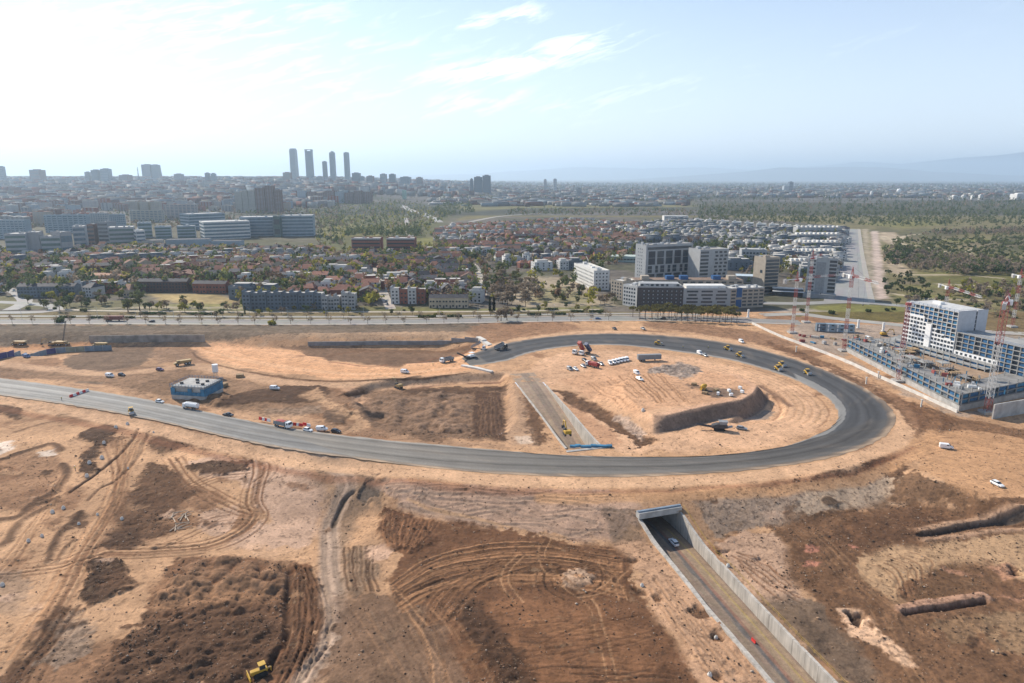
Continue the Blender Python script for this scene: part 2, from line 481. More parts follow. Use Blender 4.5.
class Grid:
    def __init__(s, name, x0, x1, y0, y1, c):
        s.name, s.c = name, c
        s.xs, s.ys = np.arange(x0, x1 + c * .5, c), np.arange(y0, y1 + c * .5, c)
        s.X, s.Y = np.meshgrid(s.xs, s.ys)
        s.Z = np.zeros(s.X.shape)
        s.C = np.zeros(s.X.shape + (3,), np.float32)
        s.RG = np.full(s.X.shape, .05, np.float32)
        k = 1.0
        s.WX = 9 * fbm(s.X, s.Y, 11, 4, 21) * k; s.WY = 9 * fbm(s.X, s.Y, 11, 4, 31) * k
        s.BN = fbm(s.X, s.Y, 3.1, 4, 41, .65)

    def win(s, pts, pad):
        p = np.array(pts)
        i0, i1 = np.searchsorted(s.xs, [p[:, 0].min() - pad, p[:, 0].max() + pad])
        j0, j1 = np.searchsorted(s.ys, [p[:, 1].min() - pad, p[:, 1].max() + pad])
        if i1 - i0 < 1 or j1 - j0 < 1: return None
        return (slice(j0, j1), slice(i0, i1))

    def mix(s, w, m, col, a, rough=None):
        m = (m * a)[..., None]
        s.C[w] = s.C[w] * (1 - m) + np.array(col, np.float32) * m
        if rough is not None: s.RG[w] = s.RG[w] * (1 - m[..., 0]) + rough * m[..., 0]

    def fill(s, pts, col, soft=2.0, a=1.0, rough=None, warp=.6, nz=3.0, dz=0.0):
        w = s.win(pts, soft + 8)
        if w is None: return
        X, Y = s.X[w] + s.WX[w] * warp, s.Y[w] + s.WY[w] * warp
        k = min(1, soft)
        d = poly_sd(X, Y, pts) + s.BN[w] * nz * k * 2.0 + (s.WX[w] + s.WY[w]) * .28 * k
        sf = np.maximum(soft * (.18 + 1.3 * np.clip(s.WY[w] * .25 + .35, 0, 1)), s.c * .6) if s.c < 1 else soft
        m = np.clip((d + sf) / (2 * sf), 0, 1)
        s.mix(w, m, col, a, rough)
        if dz: s.Z[w] += dz * m

    def stroke(s, pts, col, width, a=1.0, dz=0.0, soft=None, warp=.2, rough=None, lip=0.0):
        soft = max(soft if soft is not None else width * .35, s.c * .5)
        w = s.win(pts, width + soft + 3)
        if w is None: return
        D, _ = seg_dist(s.X[w] + s.WX[w] * warp, s.Y[w] + s.WY[w] * warp, pts)
        m = sstep(width * .5 + soft, width * .5 - soft, D + s.BN[w] * soft)
        s.mix(w, m, col, a, rough)
        if dz: s.Z[w] += dz * sstep(width * .5 + soft, max(width * .5 - soft, 0), D)
        if lip: s.Z[w] += lip * np.exp(-((D - width * .5 - soft) / (.4 + soft * .5)) ** 2)

    def lookup(s, x, y):
        i = (x - s.xs[0]) / s.c; j = (y - s.ys[0]) / s.c
        if not (0 <= i < len(s.xs) - 1 and 0 <= j < len(s.ys) - 1): return None
        a, b = int(i), int(j); u, v = i - a, j - b
        Z = s.Z
        return float((Z[b, a] * (1 - u) + Z[b, a + 1] * u) * (1 - v) + (Z[b + 1, a] * (1 - u) + Z[b + 1, a + 1] * u) * v)

    def build(s, keep, material):
        ny, nx = s.X.shape
        v = np.stack([s.X, s.Y, s.Z], -1).reshape(-1, 3)
        idx = np.arange(nx * ny).reshape(ny, nx)
        q = np.stack([idx[:-1, :-1], idx[:-1, 1:], idx[1:, 1:], idx[1:, :-1]], -1).reshape(-1, 4)
        k = keep.reshape(-1)
        q = q[k[q].all(1)]
        used = np.zeros(nx * ny, bool); used[q.ravel()] = True
        remap = np.cumsum(used) - 1
        q = remap[q]; v = v[used]; c = s.C.reshape(-1, 3)[used]
        me = bpy.data.meshes.new(s.name)
        me.vertices.add(len(v)); me.vertices.foreach_set('co', v.astype(np.float32).ravel())
        me.loops.add(len(q) * 4); me.loops.foreach_set('vertex_index', q.astype(np.int32).ravel())
        me.polygons.add(len(q)); me.polygons.foreach_set('loop_start', np.arange(0, len(q) * 4, 4, dtype=np.int32))
        me.polygons.foreach_set('use_smooth', np.ones(len(q), bool))
        me.update(calc_edges=True)
        at_ = me.color_attributes.new('Col', 'FLOAT_COLOR', 'POINT')
        at_.data.foreach_set('color', np.c_[np.clip(c, 0, 1), np.ones(len(c))].astype(np.float32).ravel())
        me.materials.append(material)
        o = bpy.data.objects.new(s.name, me); COL.objects.link(o)
        return tag(o, kind='structure')


NEAR = Grid('ground', -400, 400, 264, 516, 0.6)
FRONT = Grid('foreground_ground', -262, 262, 96, 264, 0.36)
GR = [FRONT, NEAR]


class Both:
    def fill(s, *a):
        for g in GR: g.fill(*a)

    def stroke(s, *a):
        for g in GR: g.stroke(*a)


SOIL = Both()
MID = Grid('outer_ground', -1500, 1500, 516, 1900, 4.0)
for g in GR: g.Z = macro(g.X, g.Y)


def zfar(x, y):
    """the city on the left stands on rising land"""
    a = x / np.maximum(y, 1.0)
    return 74.0 * sstep(1700, 5600, y) * sstep(0.06, -0.32, a) + 22.0 * sstep(2500, 9000, y) * sstep(.2, -.1, a)


MID.Z = zfar(MID.X, MID.Y)


def H(x, y):
    if y < 515.9:
        z = (FRONT if y < 263.9 else NEAR).lookup(x, y)
        return 0.0 if z is None else z
    return float(zfar(np.float64(x), np.float64(y)))


def ground(px, py):
    z = 0.0
    for _ in range(14):
        x, y = at(px, py, z)
        z = .5 * z + .5 * H(x, y)
    x, y = at(px, py, z)
    return x, y, z


def G(pts): return [ground(*p)[:2] for p in pts]


# soil colours
LT = (.50, .345, .215); TAN = (.40, .262, .155); OR = (.52, .325, .18); PK = (.50, .37, .275); BR = (.235, .142, .083)
DK = (.125, .077, .047); BD = (.16, .096, .056); GY = (.30, .24, .185); GD = (.185, .15, .115); TR = (.42, .33, .255); RB = (.27, .135, .075)

for g in GR:
    g.C[:] = (.46, .315, .195)
    g.C *= (1 + .4 * fbm(g.X, g.Y, 60, 4, 61) + .4 * fbm(g.X, g.Y, 14, 4, 66))[..., None]
    g.mix((slice(None), slice(None)), sstep(.10, .17, fbm(g.X * .8, g.Y, 26, 6, 71)), BR, .7, .12)
    g.mix((slice(None), slice(None)), sstep(.08, .16, fbm(g.X, g.Y * .8, 30, 6, 76)), LT, .8)


def P(col, pts, soft=2.0, a=1.0, rough=None, warp=.6, dz=0.0): SOIL.fill(G(pts), col, soft, a, rough, warp, 3.0, dz)
def T(col, pts, w, a=1.0, dz=0.0, soft=None, warp=.2, rough=None, lip=0.0): SOIL.stroke(spline(G(pts), 6), col, w, a, dz, soft, warp, rough, lip)


def offset(pts, d):
    p = np.array(pts); t = np.gradient(p, axis=0); n = np.stack([-t[:, 1], t[:, 0]], 1); n /= np.linalg.norm(n, axis=1)[:, None] + 1e-9
    return [tuple(q) for q in p + n * d]


def wheels(pts, col=BD, n=1, gap=2.0, w=.7, a=.6, dz=-.14, spread=3.0, lip=.08):
    """wheel ruts left by machines: pairs of narrow strokes that wander a little"""
    c = spline(G(pts), 8)
    for i in range(n):
        o = 0 if n == 1 else (i / (n - 1) - .5) * spread + rnd.uniform(-.5, .5)
        for sgn in (-.5, .5):
            q = offset(c, o + sgn * gap); i = 0
            while i < len(q) - 2:
                j = min(len(q), i + rnd.randint(5, 22))
                SOIL.stroke(q[i:j], col, w * rnd.uniform(.55, 1.25), min(1, a * rnd.uniform(.3, 1.35)), dz * rnd.uniform(.3, 1.1), .2, .18, None, lip * rnd.uniform(.3, 1.2))
                i = j - 1 + (rnd.randint(0, 3) if rnd.random() < .3 else 0)


def furrows(pl, pr, n, col=DK, w=.8, a=.7, dz=-.3, wob=.6):
    """parallel ruts from the line pl to the line pr"""
    A, B = resample(spline(G(pl), 5), 10), resample(spline(G(pr), 5), 10)
    for i in range(n):
        t = (i + rnd.uniform(-.35, .35)) / max(n - 1, 1)
        c = A + (B - A) * t + np.array([[rnd.uniform(-wob, wob), rnd.uniform(-wob, wob)] for _ in range(10)])
        c = c[int(rnd.random() * 2):10 - int(rnd.random() * 2)]
        SOIL.stroke([tuple(q) for q in c], col, w * rnd.uniform(.6, 1.3), min(1, a * rnd.uniform(.7, 1.3)), dz * rnd.uniform(.6, 1.3), .2, .15, None, .14)


def mounds(pts, cell, h, seed=0, jit=.35, col=None, a=.6):
    """rounded heaps tipped side by side over an area"""
    g = G(pts); p = np.array(g); rr = random.Random(seed)
    x = p[:, 0].min()
    gn = np.array(g)
    row = 0
    y = p[:, 1].min()
    while y < p[:, 1].max():
        x = p[:, 0].min() + (row % 2) * cell * .5
        while x < p[:, 0].max():
            cx, cy = x + rr.uniform(-jit, jit) * cell, y + rr.uniform(-jit, jit) * cell
            x += cell
            if poly_sd(np.array([[cx]]), np.array([[cy]]), g)[0, 0] < 0: continue
            if rr.random() < .22: continue
            r = cell * rr.uniform(.32, .85); hh = h * rr.uniform(.3, 1.1) * (r / cell + .4)
            e = rr.uniform(.6, 1.5)
            for gg in GR:
                w = gg.win([(cx, cy)], r * 1.6)
                if w is None: continue
                dx, dy = gg.X[w] + gg.WX[w] * .14 - cx, gg.Y[w] + gg.WY[w] * .14 - cy
                b = np.clip(1 - ((dx * e) ** 2 + (dy / e) ** 2) / (r * r * 1.7), 0, 1)
                gg.Z[w] += hh * b ** .75
                if col is not None: gg.mix(w, np.clip(b * 1.6, 0, 1), col, a)
        y += cell * .8; row += 1
# ---- left foreground
P(LT, [(128, 428), (152, 428), (140, 455), (122, 490), (104, 520), (96, 548), (110, 556), (180, 556), (95, 575), (70, 610), (40, 650), (0, 690), (-60, 700), (-60, 640), (0, 590), (30, 555), (70, 510), (100, 470), (118, 445)], 2.5, .85)
P(PK, [(175, 462), (215, 455), (262, 462), (300, 466), (326, 490), (318, 530), (300, 556), (255, 560), (232, 545), (262, 520), (258, 490), (215, 475)], 2.0, .9)
P(PK, [(200, 512), (238, 506), (240, 528), (215, 540), (198, 530)], 1.5, .8)
P(LT, [(160, 548), (300, 548), (318, 556), (300, 562), (150, 562)], 2, .8)
P(LT, [(60, 432), (92, 426), (88, 440), (80, 455), (78, 476), (60, 498), (40, 520), (10, 560), (-30, 590), (-30, 560), (20, 520), (55, 490), (68, 470), (62, 448), (10, 440), (-30, 445), (-30, 436)], 1.6, .85)
P(BR, [(-40, 462), (30, 452), (58, 456), (66, 470), (55, 490), (30, 497), (-40, 505)], 2, .55, .15)
P(BD, [(118, 512), (132, 492), (148, 462), (162, 465), (185, 480), (195, 492), (180, 505), (165, 520), (175, 530), (150, 541), (130, 549), (103, 549), (110, 535)], 1.8, .9, .28)
P(DK, [(103, 549), (112, 532), (130, 528), (150, 536), (130, 549)], 1.2, .8, .35)
P(DK, [(185, 467), (215, 460), (251, 462), (248, 470), (225, 473), (190, 470)], .9, .95, .25, .4, .5)
P(BD, [(150, 440), (165, 432), (195, 430), (205, 440), (235, 448), (225, 452), (190, 446), (165, 452)], 1.3, .8, .3)
P(DK, [(82, 436), (92, 428), (112, 425), (118, 430), (108, 442), (98, 450), (92, 462), (100, 470), (86, 475), (79, 470), (80, 455), (92, 444)], 1.1, .95, .3, .5, .4)
P(DK, [(88, 566), (104, 558), (118, 560), (128, 570), (134, 580), (122, 592), (100, 602), (76, 605), (76, 594), (86, 580)], 1.0, .95, .5, .6, .7)
P(BR, [(112, 566), (122, 566), (130, 578), (116, 590), (104, 590)], 1.2, .7)
for q in ([(-20, 404), (12, 404), (22, 410), (18, 420), (8, 415), (-20, 413)], [(26, 405), (50, 405), (48, 410), (33, 410)], [(56, 410), (66, 408), (69, 414), (58, 415)]): P(DK, q, .9, .9, .25, .4, .5)
T(DK, [(-10, 462), (30, 450), (52, 444), (62, 450)], 2.6, .85, .5, 1)
T(DK, [(62, 465), (67, 474), (58, 488), (44, 497), (36, 500)], 2.6, .9, .6, 1)
T(DK, [(-20, 552), (6, 542), (20, 522), (36, 512), (55, 502)], 2.4, .75, .3, 1)
T(DK, [(-10, 520), (18, 516), (30, 505), (52, 500)], 2.5, .8, .4, 1)
T(DK, [(15, 432), (40, 424), (62, 420), (95, 416), (125, 424)], 1.6, .6, .2, 1)
T(BR, [(-30, 424), (30, 420), (70, 408), (140, 428), (250, 450)], 4, .45, 0, 2)
T(DK, [(138, 429), (130, 442), (118, 456), (95, 475), (70, 492)], 1.0, .85, -.8, .5)
T(DK, [(148, 432), (142, 452), (120, 478), (100, 488), (88, 500)], 1.0, .6, -.5, .5)
T(DK, [(80, 512), (72, 522), (62, 530), (50, 548), (46, 562)], 1.9, .85, .5, .8)
P(DK, [(68, 522), (76, 512), (86, 514), (84, 526), (74, 530)], .8, .85, .2)
T(BD, [(72, 540), (60, 552), (54, 562)], 1.2, .7, .3, .6)
P(LT, [(145, 436), (154, 428), (151, 440), (140, 470), (128, 478), (120, 475)], 1.0, .9)
P(LT, [(-20, 440), (16, 442), (20, 448), (4, 456), (-20, 456)], 1, .8); 
P((.62, .55, .47), [(40, 452), (56, 447), (58, 454), (44, 456)], .7, .9); P((.62, .55, .47), [(-20, 444), (10, 441), (16, 447), (0, 455), (-20, 456)], .8, .9)
wheels([(215, 440), (240, 449), (256, 458), (258, 472), (252, 500), (256, 516), (240, 534), (205, 547), (150, 552), (105, 552)], BR, 4, 2.0, .8, .7, -.18, 5)
wheels([(172, 458), (184, 476), (205, 492), (232, 506), (252, 514)], BR, 3, 2, .8, .6, -.15, 4)
wheels([(262, 455), (271, 468), (266, 478), (256, 486)], BR, 2, 2, .7, .6, -.15, 2)
wheels([(150, 545), (180, 535), (215, 520), (250, 518)], BR, 2, 2, .6, .5, -.12, 5)
wheels([(190, 488), (215, 478), (250, 474)], BD, 2, 2, .7, .7, -.12, 4)
for x in range(14):
    a = rnd.uniform(-28, 28)
    wheels([(145 - x * 3 + a * .2, 440), (118 + a * .3, 490), (90 + a * .4, 540), (62 + a * .5, 590), (20 + a * .8, 660)], rnd.choice([BR, TAN, OR]), 1, 2.1, .7, .45, -.1)
for x in range(5):
    a = rnd.uniform(-14, 14)
    wheels([(66 + a * .2, 475), (40 + a * .5, 520), (10 + a, 560), (-30 + a, 600)], rnd.choice([BR, TAN]), 1, 2.1, .6, .5, -.1)
wheels([(105, 552), (60, 566), (10, 572), (-30, 576)], BR, 3, 2, .7, .6, -.12, 5)
P(GY, [(-40, 572), (20, 570), (28, 585), (20, 610), (-40, 625)], 2, .5)
P(BD, [(60, 600), (76, 610), (62, 640), (45, 662), (20, 690), (-5, 690), (20, 655), (46, 625)], 1.4, .85, .3)
P(GY, [(70, 612), (95, 625), (90, 650), (60, 670), (40, 672), (56, 645)], 1.5, .8, .3)
wheels([(75, 606), (60, 630), (36, 660), (18, 690)], BD, 3, 2, .7, .6, -.2, 4)
# ploughed and tipped ground, lower left
P(BR, [(165, 562), (200, 558), (292, 560), (296, 600), (285, 640), (268, 690), (80, 690), (112, 655), (130, 640), (142, 615), (155, 590)], 1.8, .95, .25)
P(TAN, [(160, 580), (240, 585), (285, 582), (280, 596), (200, 612), (150, 612)], 2.5, .55)
P(BR, [(140, 622), (200, 606), (270, 604), (284, 640), (268, 690), (80, 690), (100, 665)], 2.5, .85, .85)
P(BD, [(150, 640), (230, 618), (280, 630), (270, 690), (120, 690)], 3, .5)
mounds([(172, 566), (200, 560), (288, 562), (292, 588), (240, 590), (165, 592)], 3.9, 1.0, 3, .38, (.30, .2, .125), .5)
mounds([(155, 594), (285, 590), (284, 612), (200, 618), (145, 618)], 2.6, .5, 4, .7)
mounds([(140, 620), (200, 610), (282, 614), (280, 650), (262, 690), (90, 690), (112, 655)], 4.5, .55, 5, .9)
T(DK, [(290, 572), (289, 600), (285, 640), (274, 655), (266, 672)], 1.8, .9, -1.2, .8)  # dark stroke paints the mounds' shade into the gap
P((.2, .115, .065), [(292, 560), (306, 563), (332, 598), (330, 640), (316, 660), (298, 690), (266, 690), (276, 655), (288, 640), (293, 600)], 1.2, .95, .15, .4, .4)
furrows([(295, 565), (294, 610), (284, 655), (270, 690)], [(312, 572), (331, 600), (329, 640), (312, 675)], 14, DK, .7, .75, -.4, .5)
P(BD, [(322, 590), (336, 602), (334, 625), (326, 622)], .9, .8, .4)
wheels([(330, 652), (300, 660), (262, 668)], DK, 4, 2, .7, .8, -.25, 5)
# dirt road down the middle
P(GD, [(300, 452), (330, 455), (372, 474), (388, 480), (384, 512), (360, 512), (344, 560), (330, 575), (318, 560), (330, 500), (316, 470)], 2.5, .6, .2)
road_mid = [(280, 449), (312, 456), (334, 466), (346, 482), (340, 500), (331, 525), (329, 560), (334, 590), (338, 620), (330, 648), (312, 672), (296, 700)]
T(TR, road_mid, 6.2, 1, -.15, 1.2, .25, .05)
for o_ in (-2, -1.1, 1.1, 2): SOIL.stroke(offset(spline(G(road_mid), 8), o_), GD, .8, .5, -.1, .4)
T(GD, [(352, 492), (345, 498), (338, 512), (335, 526)], 1.6, .9, -1.0, .7)
P((.15, .13, .11), [(372, 474), (387, 480), (380, 500), (362, 505), (355, 498)], 1.2, .8, .1, .5, -.8)
# embankment of the loop road
P((.44, .325, .245), [(380, 478), (420, 483), (500, 487), (600, 491), (640, 496), (640, 520), (610, 540), (560, 538), (480, 525), (400, 508), (388, 500)], 2.0, .9, .1)
furrows([(392, 484), (480, 488), (560, 492), (632, 497)], [(400, 508), (480, 524), (560, 536), (620, 538)], 10, GY, 1.0, .35, -.12, 2)
T((.52, .36, .22), [(408, 500), (440, 510), (480, 520), (520, 530)], 1.0, .8)
P(GD, [(600, 505), (640, 512), (640, 545), (612, 540)], 1.5, .55, .15)
P((.33, .265, .205), [(690, 494), (740, 490), (800, 480), (850, 468), (880, 460), (905, 470), (880, 500), (850, 511), (800, 524), (745, 530), (715, 545), (700, 520)], 1.6, .92, .2)
P((.47, .375, .275), [(800, 498), (850, 482), (900, 474), (960, 488), (930, 500), (870, 503), (820, 516), (790, 518)], 1.6, .9, .12)
P(BD, [(690, 493), (780, 483), (850, 468), (880, 458), (890, 463), (850, 478), (780, 494), (700, 504)], 1.6, .8, .3)
# dark ploughed field left of the under-pass
P((.185, .105, .058), [(385, 505), (410, 512), (440, 520), (480, 527), (560, 541), (618, 546), (632, 560), (642, 600), (668, 632), (704, 690), (470, 690), (440, 660), (420, 620), (400, 602), (385, 585), (395, 560), (384, 535)], 1.4, .95, .12)
P((.285, .165, .09), [(490, 602), (560, 598), (610, 604), (645, 640), (655, 690), (500, 690), (480, 650)], 3, .75, .1)
P((.21, .145, .098), [(346, 594), (390, 596), (430, 606), (440, 630), (462, 670), (470, 690), (316, 690), (338, 640)], 2, .9, .12)
P(DK, [(452, 600), (468, 596), (492, 625), (520, 655), (530, 690), (500, 690), (478, 660), (455, 630)], 1.5, .85, .45, .6, .4)
P((.36, .25, .16), [(352, 545), (380, 530), (390, 545), (385, 570), (360, 585), (345, 575)], 1.5, .6, .15)
P(GD, [(345, 550), (372, 545), (376, 580), (360, 592), (344, 585)], 1.5, .6, .15)
furrows([(345, 548), (346, 570), (350, 590)], [(374, 545), (372, 570), (378, 592)], 8, DK, .5, .7, -.2, .3)
P((.52, .38, .28), [(372, 545), (384, 543), (390, 556), (388, 562), (370, 562)], .7, .95)
P((.15, .083, .046), [(384, 508), (412, 514), (432, 540), (410, 555), (390, 550), (382, 530)], 1.2, .8, .25, .5, .6)
furrows([(386, 512), (384, 530), (392, 552)], [(440, 520), (428, 535), (410, 552)], 14, (.34, .2, .11), .5, .6, -.15, .4)
for k in range(40):
    t = k / 39
    wheels([(392 + 8 * t, 585 + 26 * t), (430 + 10 * t, 560 + 32 * t), (490 + 15 * t, 545 + 38 * t), (560 + 10 * t, 545 + 40 * t), (620 + 4 * t, 552 + 44 * t)], rnd.choice([DK, DK, (.30, .18, .1), (.40, .25, .14)]), 1, 1.9, .5, .85, -.22)
for k in range(15):
    t = k / 14
    wheels([(420 + 30 * t, 628 - 10 * t), (440 + 40 * t, 590 - 6 * t), (500 + 30 * t, 560 + 8 * t)], rnd.choice([DK, (.3, .18, .1)]), 1, 1.9, .5, .6, -.18)
P((.52, .39, .28), [(563, 574), (572, 568), (584, 568), (594, 575), (590, 584), (578, 589), (566, 584)], .8, .95, .3, .4, .5)
P(OR, [(574, 574), (582, 574), (581, 579), (575, 579)], .5, .8)
for p in ([(560, 568), (545, 575), (548, 590), (565, 600)], [(556, 580), (572, 596), (592, 592), (604, 580), (598, 566), (580, 562)]): wheels(p, DK, 2, 2, .5, .6, -.15, 2)
for p in ([(548, 540), (540, 556), (552, 574), (575, 592), (592, 604), (604, 640), (614, 690)], [(520, 556), (506, 572), (508, 588), (520, 604)], [(392, 592), (412, 612), (432, 645), (440, 690)],
          [(600, 560), (614, 580), (622, 600)], [(580, 594), (604, 588), (625, 570)]):
    wheels(p, (.42, .275, .16), 1, 2.0, .5, .85, -.16)
    wheels(p, (.25, .15, .08), 1, 3.4, .7, .5, -.1)
for k in range(26):
    x, y = rnd.uniform(490, 660), rnd.uniform(606, 690); l, a_ = rnd.uniform(20, 55), rnd.uniform(-.35, .15)
    wheels([(x - l, y - l * a_ + rnd.uniform(-3, 3)), (x, y + rnd.uniform(-4, 4)), (x + l, y + l * a_ + rnd.uniform(-3, 3))], rnd.choice([DK, BD, (.36, .22, .12)]), 1, 1.9, .5, rnd.uniform(.3, .7), -.12)
for k in range(60):
    x, y = rnd.uniform(-10, 330), rnd.uniform(440, 680)
    l = rnd.uniform(3, 9); P(rnd.choice([DK, BD, BR, PK, LT]), [(x - l, y), (x - l * .3, y - l * .35), (x + l, y - l * .2), (x + l * .7, y + l * .3), (x - l * .2, y + l * .4)], .8, rnd.uniform(.4, .85), .2, 1.0, rnd.uniform(0, .35))
for k in range(50):
    x, y = rnd.uniform(720, 1030), rnd.uniform(500, 680)
    l = rnd.uniform(3, 10); P(rnd.choice([DK, BD, BD, (.36, .25, .15), PK]), [(x - l, y), (x - l * .3, y - l * .35), (x + l, y - l * .2), (x + l * .7, y + l * .3), (x - l * .2, y + l * .4)], .8, rnd.uniform(.3, .8), .2, 1.0, rnd.uniform(0, .35))
for k in range(45):
    x, y = rnd.uniform(560, 830), rnd.uniform(350, 450)
    l = rnd.uniform(3, 9); P(rnd.choice([BR, (.38, .25, .15), LT]), [(x - l, y), (x, y - l * .25), (x + l, y), (x, y + l * .25)], .8, rnd.uniform(.2, .55), .1)
for k in range(70):
    x, y = rnd.uniform(0, 500), rnd.uniform(345, 440)
    l = rnd.uniform(4, 14); P(rnd.choice([BD, BR, (.38, .25, .15), DK]), [(x - l, y), (x, y - l * .18), (x + l, y), (x, y + l * .18)], .8, rnd.uniform(.25, .7), .2)
for k in range(8): wheels([(345 + 14 * k, 610), (365 + 14 * k, 640), (395 + 14 * k, 690)], rnd.choice([GY, TAN, DK]), 1, 2, .5, .4, -.1)
# strips beside the under-pass
P((.47, .325, .215), [(612, 545), (640, 540), (655, 548), (700, 600), (778, 690), (704, 690), (668, 632), (645, 600), (632, 560)], 1.2, .95, .1)
furrows([(640, 580), (680, 635), (720, 690)], [(665, 580), (720, 640), (765, 690)], 7, TAN, .7, .5, -.1, .6)
for (x, y, r) in ((640, 592, 7), (655, 597, 7), (703, 613, 8), (720, 637, 7), (712, 675, 4), (632, 560, 5), (724, 553, 7), (762, 560, 5)):
    SOIL.fill([(ground(x, y)[0] + r * .24 * math.cos(a * PI / 4), ground(x, y)[1] + r * .24 * math.sin(a * PI / 4)) for a in range(8)], BD, .7, .85, .3, .4, 3, -.7)
P((.45, .33, .24), [(716, 545), (745, 531), (772, 533), (790, 548), (790, 570), (800, 590), (810, 610), (780, 600), (748, 585), (728, 562)], 1.4, .9, .12)
furrows([(730, 550), (760, 560), (790, 580)], [(735, 560), (770, 590), (806, 612)], 6, BR, .6, .6, -.15, .4)
# right-hand fields
P((.215, .133, .077), [(770, 528), (800, 521), (850, 509), (905, 501), (960, 507), (1060, 500), (1060, 700), (850, 700), (800, 625), (812, 600), (790, 565), (785, 545)], 2, .95, .22)
P(BD, [(860, 515), (910, 506), (960, 520), (930, 538), (880, 545), (840, 556), (800, 560), (790, 546), (830, 535)], 2.5, .7, .28)
P(GD, [(770, 600), (812, 598), (850, 640), (880, 690), (836, 690), (800, 640)], 2, .75, .15)
P((.46, .335, .21), [(862, 556), (900, 546), (945, 545), (975, 538), (1040, 532), (1040, 590), (1010, 575), (985, 560), (955, 560), (930, 578), (905, 590), (890, 602), (868, 585), (850, 566)], 1.8, .9, .1)
P((.22, .14, .08), [(930, 580), (950, 566), (980, 566), (1000, 580), (985, 592), (940, 600), (905, 604)], 1.6, .85, .2)
P(BR, [(985, 580), (1040, 588), (1040, 600), (1000, 600)], 1.5, .7, .2)
furrows([(870, 565), (890, 575), (900, 600)], [(900, 550), (930, 560), (930, 580)], 9, BR, .5, .6, -.12, .4)
for p in ([(798, 528), (820, 548), (845, 575), (880, 605), (930, 640)], [(810, 530), (835, 556), (860, 578), (905, 610)], [(880, 610), (900, 650), (930, 690)]): wheels(p, (.30, .2, .12), 2, 2, .6, .6, -.15, 3)
trench = [(922, 535), (945, 532), (975, 526), (1005, 522), (1060, 515)]
T((.45, .32, .22), [(922, 530), (960, 524), (1000, 518), (1060, 510)], 3.2, .9, .5, 1.2)
T((.45, .32, .22), [(926, 540), (960, 537), (1000, 531), (1060, 524)], 2.2, .9, .3, 1.2)
T((.12, .105, .09), trench, 2.2, .9, -1.4, .5)
T((.46, .31, .22), [(900, 609), (930, 603), (985, 598)], 3.6, .95, .5, .6)
T((.14, .09, .06), [(903, 611), (935, 607), (986, 601)], 1.5, .95, -1.5, .4)
P((.62, .45, .31), [(840, 610), (858, 611), (905, 655), (912, 664), (892, 664), (852, 628)], .9, .95, .15, .3)
P((.07, .05, .04), [(849, 612), (862, 614), (861, 628), (855, 624)], .5, .95, 0, .2, -2.0)
for q in ([(950, 568), (962, 572), (975, 572), (965, 577), (952, 574)], [(985, 565), (1010, 562), (1024, 570), (1000, 578)], [(1000, 595), (1040, 590), (1040, 602), (1010, 604)]): P((.42, .26, .17), q, .7, .85, .25)
for q in ([(1012, 566), (1022, 568), (1018, 574), (1010, 572)], [(1014, 596), (1040, 594), (1040, 600), (1016, 601)]): P(DK, q, .6, .9, .1, .3, -1.2)
for q in ([(806, 545), (818, 546), (816, 552), (806, 551)], [(850, 546), (856, 547), (854, 552), (849, 550)], [(808, 560), (822, 562), (820, 568), (808, 566)]): P((.45, .24, .17), q, .5, .85, .3)
P((.32, .23, .14), [(940, 620), (975, 612), (1000, 625), (985, 645), (955, 650)], 1.5, .6, .3); P((.36, .265, .165), [(985, 620), (1040, 610), (1040, 660), (1000, 655)], 1.8, .7, .25)
P(DK, [(975, 640), (990, 636), (988, 648), (976, 650)], .8, .8, .4)
# plateau on the right, with the two white cars
P((.47, .31, .18), [(902, 440), (950, 428), (1060, 440), (1060, 496), (1000, 498), (950, 490), (915, 470)], 2.5, .95, .06)
P((.22, .14, .082), [(905, 468), (930, 480), (1000, 500), (1060, 500), (1060, 512), (960, 507), (900, 500), (870, 503), (900, 478)], 2, .9, .25)
P(BD, [(868, 462), (895, 455), (912, 470), (905, 482), (885, 480)], 1.5, .9, .35)
P((.25, .155, .09), [(760, 338), (800, 352), (850, 372), (905, 400), (960, 418), (1060, 436), (1060, 446), (985, 432), (945, 430), (912, 436), (900, 412), (878, 394), (840, 374), (780, 352)], 1.6, .85, .3)
furrows([(905, 405), (925, 415), (940, 432)], [(925, 402), (945, 414), (962, 428)], 8, DK, .6, .5, -.2, .4)
for k in range(6): wheels([(915, 445 + 6 * k), (950, 436 + 7 * k), (1060, 446 + 8 * k)], rnd.choice([BR, LT]), 1, 2, .6, .35, -.06)
# shoulders of the loop road
half = len(r_out)
SOIL.stroke(offset(r_out, 4.5), (.55, .39, .255), 8, .9, 0, 1.0, .3, .03)
SOIL.stroke(offset(r_out[80:], 12.0), RB, 4, .5, 0, 1.5, .3, .1)
SOIL.stroke(offset(r_out[66:112], 14.5), (.5, .33, .19), 5, .8, 0, 1.0, .2, .04)
